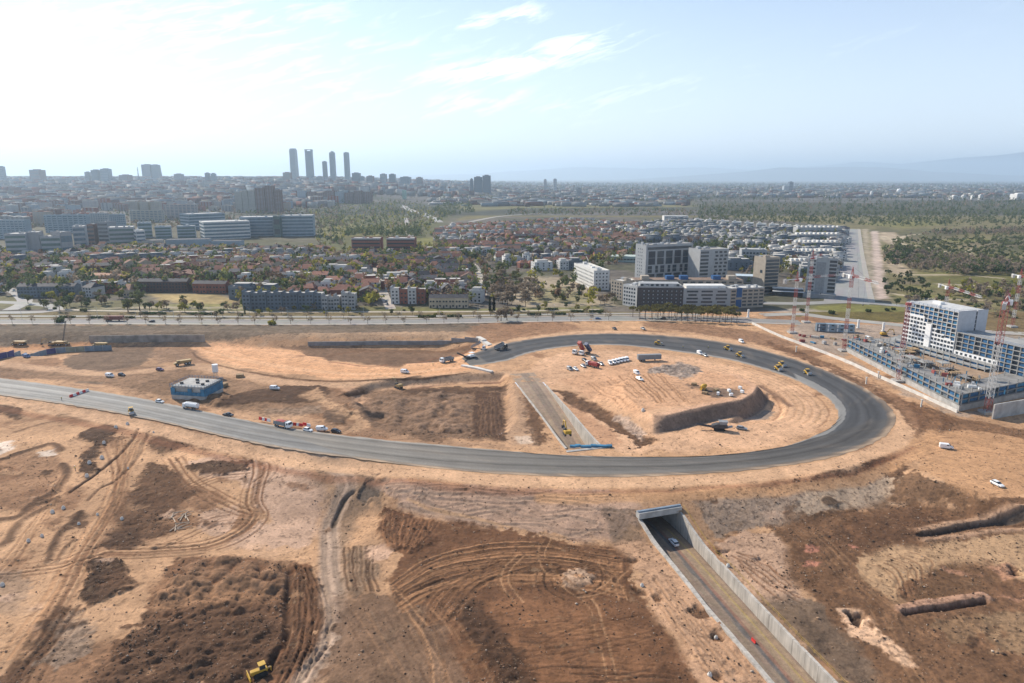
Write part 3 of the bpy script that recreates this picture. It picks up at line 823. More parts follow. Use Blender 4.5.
# inside the loop
P((.57, .40, .265), [(520, 372), (560, 352), (620, 350), (700, 358), (770, 375), (810, 392), (828, 412), (815, 430), (770, 445), (700, 452), (620, 452), (600, 440), (570, 410), (540, 388)], 3, .9, .06)
P((.53, .35, .22), [(560, 380), (600, 366), (680, 362), (740, 380), (770, 392), (760, 398), (712, 405), (640, 414), (600, 408)], 3, .7, .08)
furrows([(585, 380), (625, 408)], [(650, 372), (690, 402)], 13, (.30, .19, .11), .8, .7, -.25, .5)
for k in range(8): SOIL.stroke(offset(r_in[40:74], -4 - 3.2 * k), rnd.choice([BR, TAN, (.36, .25, .14)]), .8, .5, -.12, .4, .2)
P((.40, .36, .32), [(650, 368), (680, 362), (700, 368), (706, 376), (680, 380), (655, 376)], 1.2, .8, .5)
mounds([(652, 370), (680, 364), (704, 373), (690, 378), (660, 376)], 2.4, .4, 9, .7, (.3, .275, .25), .5)
P((.2, .16, .13), [(688, 384), (705, 386), (740, 390), (744, 395), (715, 398), (700, 394)], 1.0, .85, .2)
P((.27, .245, .22), [(745, 419), (765, 410), (774, 412), (768, 419)], .8, .8, .02, .2)
T((.2, .13, .09), [(762, 386), (775, 394), (790, 405)], 3, .7, -.4, 1)
P(GY, [(520, 372), (545, 378), (552, 392), (580, 430), (598, 452), (578, 452), (545, 418), (522, 390)], 1.5, .4)
P((.52, .36, .23), [(548, 386), (562, 384), (610, 402), (655, 432), (662, 440), (650, 448), (620, 428), (585, 408)], 1.5, .9)
P(BD, [(556, 390), (570, 392), (600, 405), (625, 420), (655, 440), (640, 447), (618, 432), (590, 414), (565, 402)], 1.0, .85, .4, .4, -.5)
P((.5, .4, .32), [(613, 415), (622, 414), (648, 434), (640, 441)], .7, .9)
P((.46, .30, .19), [(560, 398), (590, 416), (618, 436), (620, 446), (596, 445), (575, 420)], 1.2, .8)
P(BD, [(520, 392), (528, 398), (545, 420), (548, 440), (538, 448), (530, 430), (522, 410)], 1.0, .8, .35)
P((.4, .29, .2), [(505, 385), (520, 386), (530, 420), (538, 445), (510, 446), (506, 410)], 1.5, .7)
P((.52, .43, .34), [(517, 436), (530, 435), (535, 442), (520, 444)], .5, .9)
# ground between the loop and the left carriageway
P((.26, .18, .12), [(350, 396), (370, 390), (412, 388), (505, 386), (506, 440), (430, 438), (380, 430), (350, 418)], 1.6, .9, .25)
mounds([(350, 400), (410, 392), (470, 392), (470, 432), (420, 434), (390, 424), (352, 414)], 4.6, .8, 12, .9, (.3, .215, .15), .5)
P((.125, .078, .05), [(474, 391), (500, 392), (506, 439), (474, 437)], .8, .95, .2, .25, .3)
furrows([(477, 393), (478, 412), (478, 436)], [(499, 393), (501, 412), (504, 437)], 9, (.22, .145, .095), .6, .8, -.25, .7)
P(DK, [(400, 388), (505, 384), (505, 391), (470, 393), (410, 396)], 1.2, .75, .3)
P((.215, .13, .09), [(403, 383), (450, 378.5), (503, 377.5), (504, 381), (460, 384), (412, 389)], .7, .9, .05, .2)
P((.27, .185, .12), [(-60, 364), (60, 366), (160, 366), (196, 372), (262, 384), (330, 390), (345, 398), (330, 412), (280, 412), (200, 402), (120, 388), (60, 380), (-60, 376)], 2.5, .75, .2)
P((.3, .2, .13), [(120, 345), (190, 347), (215, 362), (180, 366), (150, 352)], 2, .7)
P((.3, .21, .14), [(345, 420), (430, 440), (505, 444), (505, 449), (430, 445), (345, 430)], 1.5, .6)
temp = [(-60, 358), (0, 364), (60, 370), (110, 374), (165, 369), (190, 366), (230, 372), (270, 380), (330, 385), (390, 384), (440, 380), (500, 376), (540, 374)]
T((.50, .355, .235), temp, 9, .92, 0, 2.5, .3, .03)
T((.28, .2, .13), [(-30, 368), (40, 374), (110, 377)], 1.2, .8); T((.3, .2, .13), [(250, 372), (300, 380), (380, 380), (420, 376)], 1.2, .8, .4)
P((.60, .39, .235), [(186, 345), (222, 342), (300, 350), (330, 362), (400, 367), (450, 358), (478, 350), (500, 358), (470, 371), (400, 377), (330, 379), (262, 372), (205, 358)], 2, .97, .04)
T(BD, [(192, 352), (205, 361), (262, 375), (330, 381.5), (400, 379.5), (470, 373)], 1.3, .85, .25, .5)
for k in range(9):
    t = k / 8
    T(rnd.choice([(.5, .31, .17), (.6, .42, .27), (.46, .28, .15)]), [(200 + 10 * t, 346 + 8 * t), (260, 352 + 16 * t), (330, 365 + 11 * t), (400, 369 + 6 * t), (470, 357 + 12 * t)], 1.4, .5)
P((.21, .155, .11), [(62, 363), (82, 350), (120, 346), (152, 347), (156, 353), (140, 366), (100, 371), (70, 369)], 1.2, .92, .15, .4)
P((.3, .21, .14), [(155, 349), (190, 348), (186, 358), (150, 366)], 1.5, .7, .15)
P((.25, .17, .105), [(120, 388), (160, 378), (205, 374), (245, 396), (270, 412), (235, 412), (170, 402), (130, 396)], 1.8, .75, .3)
mounds([(175, 390), (240, 398), (262, 408), (210, 404)], 5, 1.2, 15, .5)
P(DK, [(222, 404), (232, 396), (250, 390), (285, 386), (322, 386), (330, 391), (318, 402), (285, 403), (250, 404)], 1.0, .92, .2, .35, .4)
P((.17, .12, .085), [(325, 412), (345, 404), (352, 412), (344, 424), (326, 424)], 1, .9, .3, .4, .6)
P((.5, .35, .22), [(300, 394), (318, 388), (330, 400), (360, 414), (372, 428), (355, 430), (345, 415)], 1.4, .8)
P((.33, .25, .18), [(262, 408), (320, 406), (326, 412), (300, 416), (262, 414)], 1.2, .8, .3)
P((.5, .345, .22), [(205, 405), (300, 416), (345, 426), (350, 434), (256, 420), (128, 394), (60, 384), (60, 380), (130, 388)], 1.5, .55)
P((.52, .36, .24), [(340, 386), (352, 386), (372, 398), (356, 402)], 1, .7)
T(BD, [(338, 396), (352, 394), (364, 392)], 1.5, .9, -.4, .5)
T((.3, .2, .13), [(60, 380), (85, 377), (110, 382), (100, 388), (70, 384)], 1.2, .7); T(GD, [(78, 382), (100, 383)], 3, .7)
# bank under the boulevard
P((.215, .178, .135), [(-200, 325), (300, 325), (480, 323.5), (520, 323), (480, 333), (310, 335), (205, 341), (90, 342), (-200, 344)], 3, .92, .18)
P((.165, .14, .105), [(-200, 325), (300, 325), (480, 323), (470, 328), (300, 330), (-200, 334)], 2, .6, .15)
P((.42, .31, .21), [(260, 336), (310, 333), (480, 331), (480, 336), (310, 338), (262, 344)], 1.2, .9)
P((.2, .135, .09), [(270, 346), (478, 344), (430, 362), (400, 366), (330, 361), (300, 350)], 2, .85, .1)
T(BR, [(300, 356), (350, 352), (430, 352), (470, 346)], 4, .6, 0, 2); T(RB, [(330, 362), (380, 366), (420, 362), (470, 350)], 1.4, .7)
P((.5, .3, .16), [(-200, 341), (90, 342), (130, 344), (100, 347), (-200, 349)], 1.0, .9)
P((.32, .205, .125), [(470, 326), (520, 320), (600, 321), (575, 330), (530, 336), (490, 345), (470, 342)], 2.2, .8, .15)
P((.52, .36, .22), [(560, 319), (640, 318), (760, 324), (760, 335), (690, 334), (640, 329), (580, 328)], 2.5, .7, .08)
P((.26, .165, .105), [(640, 322), (700, 324), (760, 332), (800, 345), (780, 348), (720, 337), (650, 328)], 2, .7, .2)
T((.5, .36, .24), [(640, 326), (700, 334), (770, 350)], 1.4, .8)
P((.19, .165, .085), [(-260, 326), (-260, 311), (640, 311), (640, 316), (520, 320.5), (420, 324), (-260, 325.5)], 1.2, .95, .05)
P((.155, .14, .045), [(796, 316), (800, 311), (908, 311), (908, 323), (850, 320)], 1, .95, .05)
P((.20, .165, .085), [(905, 311), (1090, 311), (1090, 346), (1010, 341), (960, 331), (905, 324)], 1.5, .9, .1)
P(BR, [(768, 341), (800, 354), (850, 374), (900, 399), (955, 420), (945, 428), (912, 430), (898, 410), (874, 390), (838, 372), (785, 353)], 1.4, .8, .3)
P(BD, [(800, 357), (850, 377), (885, 396), (900, 410), (880, 398), (840, 376)], 1, .7, .3)
P((.36, .32, .275), [(788, 330), (800, 322), (905, 326), (1060, 340), (1060, 350), (905, 340), (880, 350), (850, 352), (845, 358), (800, 343)], 2, .8, .1)
P((.36, .31, .26), [(850, 358), (905, 388), (960, 413), (1060, 396), (1060, 405), (960, 418), (905, 393), (846, 364)], 1.2, .7, .1)
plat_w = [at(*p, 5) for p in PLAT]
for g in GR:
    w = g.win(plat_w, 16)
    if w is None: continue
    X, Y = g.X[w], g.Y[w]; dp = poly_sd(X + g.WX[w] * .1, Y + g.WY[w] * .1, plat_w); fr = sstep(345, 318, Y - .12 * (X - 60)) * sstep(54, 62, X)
    g.mix(w, sstep(-4.6, -3.4, dp) * sstep(1.4, .6, dp) * fr, (.25, .195, .155), .93, .05)  # shade of the platform's front wall painted in as darker colour
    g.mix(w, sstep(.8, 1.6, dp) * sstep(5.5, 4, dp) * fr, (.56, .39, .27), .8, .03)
# nothing grows or lies on the carriageway: keep the land under it flat
for g in GR:
    X, Y = g.X, g.Y
    dR = poly_sd(X, Y, road_poly)
    g.RG *= sstep(.5, -3, dR)
    g.Z *= sstep(1.5, -4, dR)
    rough = 1.0 * fbm(X, Y, 2.0, 4, 90, .65) + .9 * fbm(X, Y, 6.5, 3, 95)
    u_ = .8 * X + .6 * Y; v_ = -.6 * X + .8 * Y
    rdg = .5 - np.abs(fbm(u_ * .45, v_, 3.4, 4, 340, .6)) * 4
    g.Z += 1.1 * np.maximum(g.RG - .3, 0) * rdg
    g.Z += 2.6 * (np.minimum(g.RG, .45) + .025 * sstep(0, -3, dR)) * rough - .03
    # bare soil: deepen and break up the colours with clods, dry crusts and damp spots
    a4, a1, a17 = fbm(X, Y, 4.0, 5, 301, .7), fbm(X, Y, 1.2, 3, 311, .7), fbm(X, Y, 17, 5, 321, .65)
    g.C = .45 * (np.clip(g.C, .005, 1) / .45) ** 1.32
    g.C = (g.C * .92 + .08 * g.C.mean(-1, keepdims=True)) * np.array((1.02, .955, .93), np.float32)
    dark = sstep(.30, .10, g.C[..., 0])
    g.C *= (1 + (.30 + .6 * dark) * a4 + (.22 + .75 * dark) * a1 + .5 * a17)[..., None]
    d = (sstep(.16, .25, a1 + .6 * g.RG) * .5 * sstep(1, -2, dR))[..., None]
    g.C = g.C * (1 - d) + np.array((.05, .03, .019), np.float32) * d
    d = (sstep(.20, .27, fbm(X, Y, 2.6, 4, 331, .7)) * .5 * dark)[..., None]
    g.C = g.C * (1 - d) + np.array((.30, .19, .11), np.float32) * d
NEAR.Z *= (1 - sstep(505, 515, NEAR.Y))
# ------------------------------------------------------------------ land beyond the site
def PM(col, pts, soft=6.0, a=1.0, warp=1.0):
    MID.fill([at(*p) for p in pts], col, soft, a, None, warp)


def TM(col, pts, w, a=1.0, warp=.3):
    MID.stroke(spline([at(*p) for p in pts], 6), col, w, a, 0, None, warp)


GRN = (.06, .065, .024); OLV = (.085, .08, .034); LAWN = (.17, .16, .045); SCR = (.165, .14, .062); URB = (.115, .098, .08); STRAW = (.34, .25, .11)
MID.C[:] = URB
MID.C *= (1 + .7 * fbm(MID.X, MID.Y, 90, 4, 101) + .5 * fbm(MID.X, MID.Y, 18, 3, 104))[..., None]
MID.mix((slice(None), slice(None)), sstep(.02, .14, fbm(MID.X, MID.Y, 70, 5, 111)), GRN, .6)
PM(OLV, [(-300, 262), (-300, 225), (320, 222), (440, 200), (470, 215), (430, 232), (430, 256), (330, 258), (240, 262)], 10, .5)
PM((.10, .10, .034), [(320, 262), (318, 206), (400, 200), (450, 216), (430, 236), (436, 256), (420, 262)], 8, .85)
PM(LAWN, [(415, 238), (460, 236), (470, 242), (440, 252), (420, 254)], 5, .9)
PM((.21, .18, .055), [(320, 228), (350, 224), (392, 228), (392, 236), (330, 238)], 5, .6)
PM((.15, .125, .045), [(455, 221), (500, 216.5), (700, 217.5), (690, 209), (520, 210), (470, 213)], 8, .9)
PM(STRAW, [(150, 294), (215, 294), (242, 302), (215, 306), (168, 302)], 3, .95)
PM(LAWN, [(-100, 296), (-60, 309), (150, 309), (150, 298), (120, 300), (40, 304), (16, 296)], 4, .5)
PM(LAWN, [(148, 304), (240, 303), (480, 309), (600, 305), (600, 312), (148, 311)], 3, .75)
PM((.36, .29, .2), [(528, 276), (575, 278), (600, 296), (618, 306), (520, 307), (500, 296)], 5, .85)
PM(LAWN, [(535, 290), (560, 286), (590, 296), (590, 303), (530, 303)], 4, .5)
PM((.2, .18, .06), [(425, 290), (450, 297), (430, 301), (420, 300)], 3, .8)
PM(SCR, [(690, 214), (840, 226), (860, 235), (890, 310), (905, 320), (1500, 330), (1500, 205), (1024, 198), (700, 206)], 10, .95)
for k in range(60):
    x, y = rnd.uniform(880, 1300), rnd.uniform(215, 300)
    w, h = rnd.uniform(15, 60), rnd.uniform(1.5, 6)
    PM(rnd.choice([GRN, LAWN, OLV, (.23, .18, .1), (.15, .12, .07)]), [(x - w, y), (x, y - h), (x + w, y), (x, y + h)], 8, .7, 2)
PM((.115, .105, .03), [(925, 277), (1015, 273), (1100, 275), (1100, 289), (1000, 287), (930, 284)], 3, .95)
PM(LAWN, [(808, 306), (850, 303), (903, 307), (903, 322), (850, 320), (800, 315)], 3, .95)
PM((.36, .3, .22), [(862, 229), (868, 229), (876, 300), (868, 302)], 3, .8)
PM((.46, .36, .3), [(871, 231), (878, 231), (888, 298), (876, 300)], 2, .95, .2)
for q in ([(880, 232), (895, 232), (905, 243), (893, 246), (880, 240)], [(884, 262), (900, 263), (914, 272), (905, 276), (888, 272)]): PM((.4, .31, .22), q, 3, .8)
for q in ([(884, 240), (883, 236), (890, 239), (898, 246)], [(895, 240), (905, 236), (920, 234)], [(905, 236), (900, 243), (925, 247), (940, 252), (948, 251)], [(972, 256), (968, 251), (976, 249)],
          [(945, 255), (960, 262), (1000, 266)], [(985, 258), (1010, 264), (1040, 270)], [(1000, 278), (960, 275), (900, 275)], [(940, 284), (1000, 287), (1040, 290)], [(895, 294), (930, 299), (985, 300)]):
    TM((.45, .37, .26), q, 6.5, .9, .5)
PM((.33, .28, .23), [(760, 312), (800, 308), (905, 320), (1040, 335), (1040, 345), (900, 330), (800, 322)], 3, .8)
PM((.44, .36, .27), [(100, 308), (240, 309), (300, 312), (300, 309), (160, 306)], 2, .6)
M_FAR = attr_mat('far_land', 1.0, .3, (.004, .02), 0)
FAR = Grid('plain', -7000, 7000, 1890, 10000, 35.0)
FAR.Z = zfar(FAR.X, FAR.Y) - .4
FAR.C[:] = (.11, .10, .09)
FAR.C *= (1 + 1.0 * fbm(FAR.X, FAR.Y, 500, 5, 121))[..., None]
FAR.mix((slice(None), slice(None)), sstep(-.02, .1, fbm(FAR.X * .6, FAR.Y, 600, 5, 131)), (.035, .042, .02), .75)
FAR.fill([at(*p) for p in [(440, 205), (470, 212), (520, 208), (700, 207), (690, 200), (500, 203)]], (.17, .15, .055), 30, .7)
FAR.fill([at(*p) for p in [(700, 214), (700, 201), (860, 203), (1024, 200), (1600, 198), (1600, 215)]], (.05, .052, .022), 60, .8)
HOR = Grid('horizon_plain', -42000, 42000, 9950, 60000, 350.0)
HOR.Z = zfar(HOR.X, HOR.Y) * sstep(26000, 11000, HOR.Y) - 1.0
HOR.C[:] = (.09, .088, .075)
HOR.C *= (1 + 1.0 * fbm(HOR.X * .4, HOR.Y, 2500, 5, 141))[..., None]


def ridge_height(X, Y):
    px = CX + F * X / (Y * CP)
    Zm = np.zeros(X.shape)
    for dist, wd, prof in ((31000, 2200, [(380, 179), (600, 178.4), (680, 176.5), (740, 172), (780, 167.5), (830, 167.5), (880, 168.5), (930, 172), (1024, 176), (1300, 178)]),
                           (46000, 3500, [(150, 178.7), (300, 177.6), (400, 175.5), (480, 174), (580, 167.5), (640, 169), (700, 168), (770, 171), (850, 163.5), (900, 165), (950, 160), (1024, 153.5), (1100, 150), (1400, 152)])):
        a = np.interp(px, [p[0] for p in prof], [p[1] for p in prof])
        h = np.maximum((178.0 - a) / F * dist / CP + 95, 0) * sstep(178.6, 176.5, a)
        h = h * (1 + .18 * fbm(X, Y, 2600, 5, 151))
        Zm = np.maximum(Zm, h * np.exp(-((Y - dist - 900 * fbm(X, Y, 6000, 3, 161)) / wd) ** 2))
    return Zm


HOR.Z += ridge_height(HOR.X, HOR.Y)

# ------------------------------------------------------------------ build the ground sheets
wedge = lambda g, pad, k: np.abs(g.X) < (g.Y * k + pad)
# pull the cut's edge vertices onto one clean line inside the walls
axp = np.array([(p[0], p[1]) for p in u_ax])
for g in GR:
  tdist = tunnel_d(g.X, g.Y)
  g.keep = wedge(g, 45, .80) & ~((tdist < 6.75) & ((g.Y < U_NEAR) | (g.Y > U_FAR)) & (g.Y < 330))
  jj, ii = np.where((tdist < 7.3) & (tdist > 6.7) & ((g.Y < U_NEAR + .4) | (g.Y > U_FAR - .4)) & (g.Y < 331))
  for j, i in zip(jj, ii):
    p = np.array([g.X[j, i], g.Y[j, i]])
    q = None; best = 1e9
    for k in range(len(axp) - 1):
        a, b = axp[k], axp[k + 1]; d = b - a
        t = min(max(np.dot(p - a, d) / np.dot(d, d), 0), 1); c = a + t * d; L = np.hypot(*(p - c))
        if L < best: best, q = L, c
    if 6.75 <= best < 7.25:
        w = q + (p - q) / best * 7.0
        g.X[j, i], g.Y[j, i] = w
  g.build(g.keep, M_SOIL)
MID.build(wedge(MID, 120, .9), M_LAND)
FAR.build(wedge(FAR, 300, .95), M_FAR)
HOR.build(wedge(HOR, 3000, 1.0), M_FAR)



# loose clods and stones on the churned ground
def clods(n):
    rs = np.random.RandomState(5); V, Q, Mi = [], [], []
    g = FRONT; m = g.keep & (np.abs(g.X) < g.Y * .78 + 12) & (poly_sd(g.X, g.Y, road_poly) < -1) & (tunnel_d(g.X, g.Y) > 8.5)
    p = ((np.clip(g.RG, 0, .6) + .006) * m * (.25 + np.clip(fbm(g.X, g.Y, 9, 4, 401), 0, .5) * 3)).ravel(); p /= p.sum()
    idx = rs.choice(p.size, n, p=p); X, Y, Z = (a.ravel()[idx] for a in (g.X, g.Y, g.Z))
    o = np.array([(1, 0, 0), (0, 1, 0), (-1, 0, 0), (0, -1, 0), (0, 0, 1), (0, 0, -1)], float); fc = np.array([(0, 1, 4), (1, 2, 4), (2, 3, 4), (3, 0, 4), (1, 0, 5), (2, 1, 5), (3, 2, 5), (0, 3, 5)])
    s = np.minimum(.11 * np.exp(rs.randn(n) * .5), .55); a = rs.rand(n) * 6.28
    v = o[None] * (1 + .45 * (rs.rand(n, 6, 1) - .5)) * s[:, None, None] * np.array((1.25, 1, .75))
    c, q = np.cos(a)[:, None], np.sin(a)[:, None]
    v = np.stack([v[..., 0] * c - v[..., 1] * q, v[..., 0] * q + v[..., 1] * c, v[..., 2]], -1) + np.stack([X + rs.randn(n) * .15, Y + rs.randn(n) * .15, Z + s * .3], -1)[:, None]
    f = (fc[None] + 6 * np.arange(n)[:, None, None]).reshape(-1, 3); me = bpy.data.meshes.new('rubble')
    me.vertices.add(6 * n); me.vertices.foreach_set('co', v.astype(np.float32).ravel()); me.loops.add(f.size); me.loops.foreach_set('vertex_index', f.astype(np.int32).ravel())
    me.polygons.add(len(f)); me.polygons.foreach_set('loop_start', np.arange(0, f.size, 3, dtype=np.int32)); me.polygons.foreach_set('material_index', np.repeat(rs.choice(3, n, p=(.52, .42, .06)), 8).astype(np.int32))
    for nm, cl in (('dark_clod', (.085, .052, .033)), ('tan_clod', (.30, .195, .125)), ('pale_stone', (.46, .37, .29))): me.materials.append(mat(nm, cl, .95, .2, 2))
    me.update(calc_edges=True); ob = bpy.data.objects.new('rubble', me); COL.objects.link(ob); tag(ob, kind='stuff')


clods(17000)
# ------------------------------------------------------------------ roads
def ribbon(name, L, Rr, z, colfun, material, nacross=10, kind='structure', zf=None):
    """sheet between two edge lines, with its own surface colour per vertex"""
    n = len(L); v = []; c = []; f = []
    for i in range(n):
        for k in range(nacross + 1):
            t = k / nacross
            x, y = L[i][0] + (Rr[i][0] - L[i][0]) * t, L[i][1] + (Rr[i][1] - L[i][1]) * t
            v.append((x, y, z if zf is None else zf(x, y, i) + z)); c.append(colfun(i / (n - 1), t))
    m = nacross + 1
    for i in range(n - 1):
        for k in range(nacross): f.append((i * m + k, i * m + k + 1, i * m + m + k + 1, i * m + m + k))
    me = bpy.data.meshes.new(name); me.from_pydata(v, [], f)
    a = me.color_attributes.new('Col', 'FLOAT_COLOR', 'POINT')
    a.data.foreach_set('color', np.array([q + (1,) for q in c], np.float32).ravel())
    me.materials.append(material); me.update()
    # face up
    if me.polygons[0].normal.z < 0: me.flip_normals()
    o = bpy.data.objects.new(name, me); COL.objects.link(o)
    return tag(o, kind=kind)


NO = 420
ro, ri = resample(r_out, NO), resample(r_in, NO)
for q_ in (ro, ri): q_ += .35 * np.array([[rnd.uniform(-1, 1), rnd.uniform(-1, 1)] for _ in range(NO)])


def mixc(a, b, t): return tuple(a[i] * (1 - t) + b[i] * t for i in range(3))


_lane = [rnd.uniform(-1, 1) for _ in range(64)]


def loop_col(s, t):
    # new dark asphalt at the far end, older paler asphalt towards the left; t = 0 outer edge, 1 inner edge
    age = min(max((s - .40) / .38, 0), 1)
    c = mixc((.066, .066, .068), (.26, .25, .23), age)
    if .36 < s < .62: c = tuple(q * k for q, k in zip(c, (1.12, 1.06, .98)))
    lanes = .16 * math.sin(t * 21 + 1.3 * math.sin(s * 9)) + .09 * math.sin(t * 47 + 2) + .07 * _lane[int(t * 12) + int(s * 14)]
    c = tuple(q * (1 + lanes) for q in c)
    if s > .42 and .50 < t < .72: c = mixc(c, tuple(q * 1.12 for q in c), 1)
    if .30 < s < .8 and (t < .10 or .27 < t < .33): c = tuple(q * .72 for q in c)
    n_ = float(vnoise(np.array([s * 260.0]), np.array([t * 7.0]), 77)[0]); n2_ = float(vnoise(np.array([s * 60.0]), np.array([t * 3.0]), 78)[0])
    c = mixc(c, (.36, .27, .19), max(0, n_ - .66) * .4 + max(0, n2_ - .66) * .3)
    c = tuple(q * (.95 + .1 * n2_) for q in c)
    if t > .93: c = mixc(c, (.30, .285, .26), .8)          # granular base course left showing at the inner edge
    if t < .09 or t > .95: c = mixc(c, (.42, .30, .20), min(1, .35 + 1.1 * max(0, n_ - .3)) * (1 if t < .04 or t > .97 else .45))
    if .25 < s < .36 and .72 < t < .93: c = mixc(c, (.28, .27, .25), .75)
    if s < .012: c = mixc(c, (.2, .18, .15), .5)
    return c


ribbon('loop_road', ro, ri, .05, loop_col, M_ROAD, 30)


def strip(name, px, w, col, z=.05, material=None, zf=None, nac=4, n=None):
    c = spline([at(*p) for p in px], 6)
    c = resample(c, n or max(12, len(c)))
    return ribbon(name, offset(c, w / 2), offset(c, -w / 2), z, (lambda s, t: tuple(q * rnd.uniform(.95, 1.05) for q in col)), material or M_ROAD, nac, 'structure', zf)


ASP = (.24, .23, .215); PAV = (.40, .36, .31)
blv = [(-260, 322.5), (0, 321.5), (150, 321.6), (300, 322), (420, 321.2), (540, 319), (620, 318), (700, 318.6), (750, 320.2), (800, 322)]
strip('boulevard', blv, 13, ASP, .05, None, None, 4, 60)
strip('boulevard_pavement', [(x, y + 2.45) for x, y in blv], 3.4, PAV, .12, None, None, 2, 60)
strip('boulevard_median', [(x, y - 2.4) for x, y in blv[:-1]], 2.6, PAV, .13, None, None, 2, 60)
strip('boulevard_service_road', [(-260, 316.4), (60, 316.2), (300, 316.8), (420, 316.4), (540, 314.6), (620, 313.6), (700, 314.5)], 6, (.3, .28, .25), .06, None, None, 3, 60)
strip('park_path', [(60, 309.5), (120, 311), (240, 312), (330, 312), (480, 311.5), (600, 309.5)], 4.5, (.42, .36, .28), .06, None, None, 2, 60)
strip('side_street', [(-60, 280), (6, 289), (22, 297), (24, 303), (10, 310)], 11, (.33, .32, .30), .07)
strip('roundabout_road', [(-90, 302), (-20, 301.5), (40, 304.5), (56, 308.5), (40, 312), (-40, 313)], 10, (.31, .30, .28), .09)
strip('cross_street', [(405, 206), (408, 228), (414, 246)], 12, (.34, .32, .29), .07)
strip('house_street', [(373, 268), (378, 280), (383, 292), (389, 305), (391, 309)], 8, (.42, .37, .31), .07)
strip('house_street', [(462, 258), (475, 266), (480, 277), (483, 293), (479, 301)], 7, (.42, .37, .31), .07)
strip('avenue', [(851, 229), (850, 250), (849, 275), (846, 303)], 34, (.27, .265, .255), .07, None, None, 6)
strip('avenue_pavement', [(859, 229), (861.5, 250), (866, 275), (872, 303)], 5, (.36, .33, .29), .12)
strip('crossing_road', [(760, 303), (800, 303.5), (850, 302), (905, 306), (960, 312)], 12, (.28, .275, .26), .09)
strip('site_access_road', [(762, 315), (800, 314), (830, 318), (880, 323), (930, 328), (1010, 333), (1120, 338)], 11, (.33, .31, .28), .06)
# motorway climbing into the city
mw = spline([at(*p) for p in [(352, 268), (418, 250)]], 2)
strip('motorway', [(438, 222.5), (432, 218), (420, 213.5), (406, 209.5), (404, 207)], 26, (.34, .33, .31), .5, None, lambda x, y, i: H(x, y), 3, 30)
strip('motorway', [(432, 206), (444, 199.5), (462, 195), (450, 191), (440, 188)], 34, (.36, .35, .33), 1.5, None, lambda x, y, i: H(x, y), 3, 30)
strip('motorway', [(470, 222), (500, 216.5), (540, 213.5)], 14, (.34, .32, .28), .5, None, lambda x, y, i: H(x, y), 3, 20)

# ------------------------------------------------------------------ under-pass
ax3 = np.array(u_ax)


def ax_z(x, y):
    i = np.argmin(np.hypot(ax3[:, 0] - x, ax3[:, 1] - y)); return float(ax3[i, 2])


fine = resample([tuple(p) for p in u_ax], 120)
up_pts = [tuple(p[:2]) for p in fine]
L_, R_ = offset(up_pts, 6.6), offset(up_pts, -6.6)


def under_col(s, t):
    y = fine[int(s * 119)][1]
    c = (.24, .18, .135)
    if y > 235: c = (.34, .25, .18) if abs(t - .6) > .14 else (.25, .19, .145)
    r = .06 * math.sin(t * 40 + s * 3)
    if y < U_NEAR + 30 and abs(t - .52) < .05 + .012 * math.sin(s * 60): c = (.14, .125, .115)
    if y < U_NEAR and .57 < t < .62: c = (.24, .14, .10)
    if y < U_NEAR and .62 < t < .93: c = (.30, .215, .145)
    if y < U_NEAR and .80 < t < .83: c = (.36, .27, .12)
    return tuple(q * (1 + r + rnd.uniform(-.04, .04)) for q in c)


# left of travel = offset +; t=0 at the right-hand (east) wall
ribbon('underpass_road', R_, L_, 0.0, lambda s, t: under_col(s, t), M_SOIL, 26, 'structure', lambda x, y, i: fine[i][2])


def wall_run(name, side, y0, y1, label, top=.45, th=.75, parent=None, inner=6.5, gy=None):
    """retaining wall that follows the trench; its crest keeps just above the ground behind it"""
    pts = [p for p in fine if y0 <= p[1] <= y1]
    c = [tuple(p[:2]) for p in pts]
    a, b = offset(c, side * inner), offset(c, side * (inner + th))
    mb = MB(); k = 0
    rows = []
    for i, p in enumerate(pts):
        g = offset(c, side * (inner + th + 1.4))[i]
        zt = H(*g) + top
        rows.append((a[i], b[i], p[2] - .8, zt))
    zt = np.array([r[3] for r in rows]); zt = np.convolve(np.r_[[zt[0]] * 2, zt, [zt[-1]] * 2], np.ones(5) / 5, 'valid')
    zt = np.minimum(zt, -.45) if y1 < 200 else zt
    for i, r in enumerate(rows):
        mb.v += [(r[0][0], r[0][1], r[2]), (r[0][0], r[0][1], zt[i]), (r[1][0], r[1][1], zt[i]), (r[1][0], r[1][1], r[2])]
    n = len(rows)
    for i in range(n - 1):
        for q in range(4):
            j = (q + 1) % 4
            f = (4 * i + q, 4 * i + j, 4 * i + 4 + j, 4 * i + 4 + q)
            mb.f.append(f if side < 0 else f[::-1]); mb.m.append(0)
    mb.f += [(0, 1, 2, 3), (4 * n - 1, 4 * n - 2, 4 * n - 3, 4 * n - 4)]; mb.m += [0, 0]
    o = mb.build(name, M_CAST, parent)
    if label: tag(o, label, 'retaining wall')
    return o


wall_run('retaining_wall', 1, 60, U_NEAR - .1, 'long pale concrete retaining wall on the tall sunlit side of the near underpass ramp', .12)
wall_run('retaining_wall', -1, 60, U_NEAR + .2, 'low pale concrete retaining wall on the bare earth side of the near underpass ramp', .5, 1.15)
wall_run('retaining_wall', 1, U_FAR + .1, 322, 'straight concrete kerb wall of the ramp inside the loop, blue sheeting at its foot', .5)
wall_run('retaining_wall', -1, U_FAR + .1, 322, 'straight concrete kerb wall of the ramp inside the loop, beside the ploughed dark block', .5)
u = empty('underpass', (41, 219, -8.4), 0, 'concrete road underpass passing below the curved new road with a dark square mouth', 'underpass')


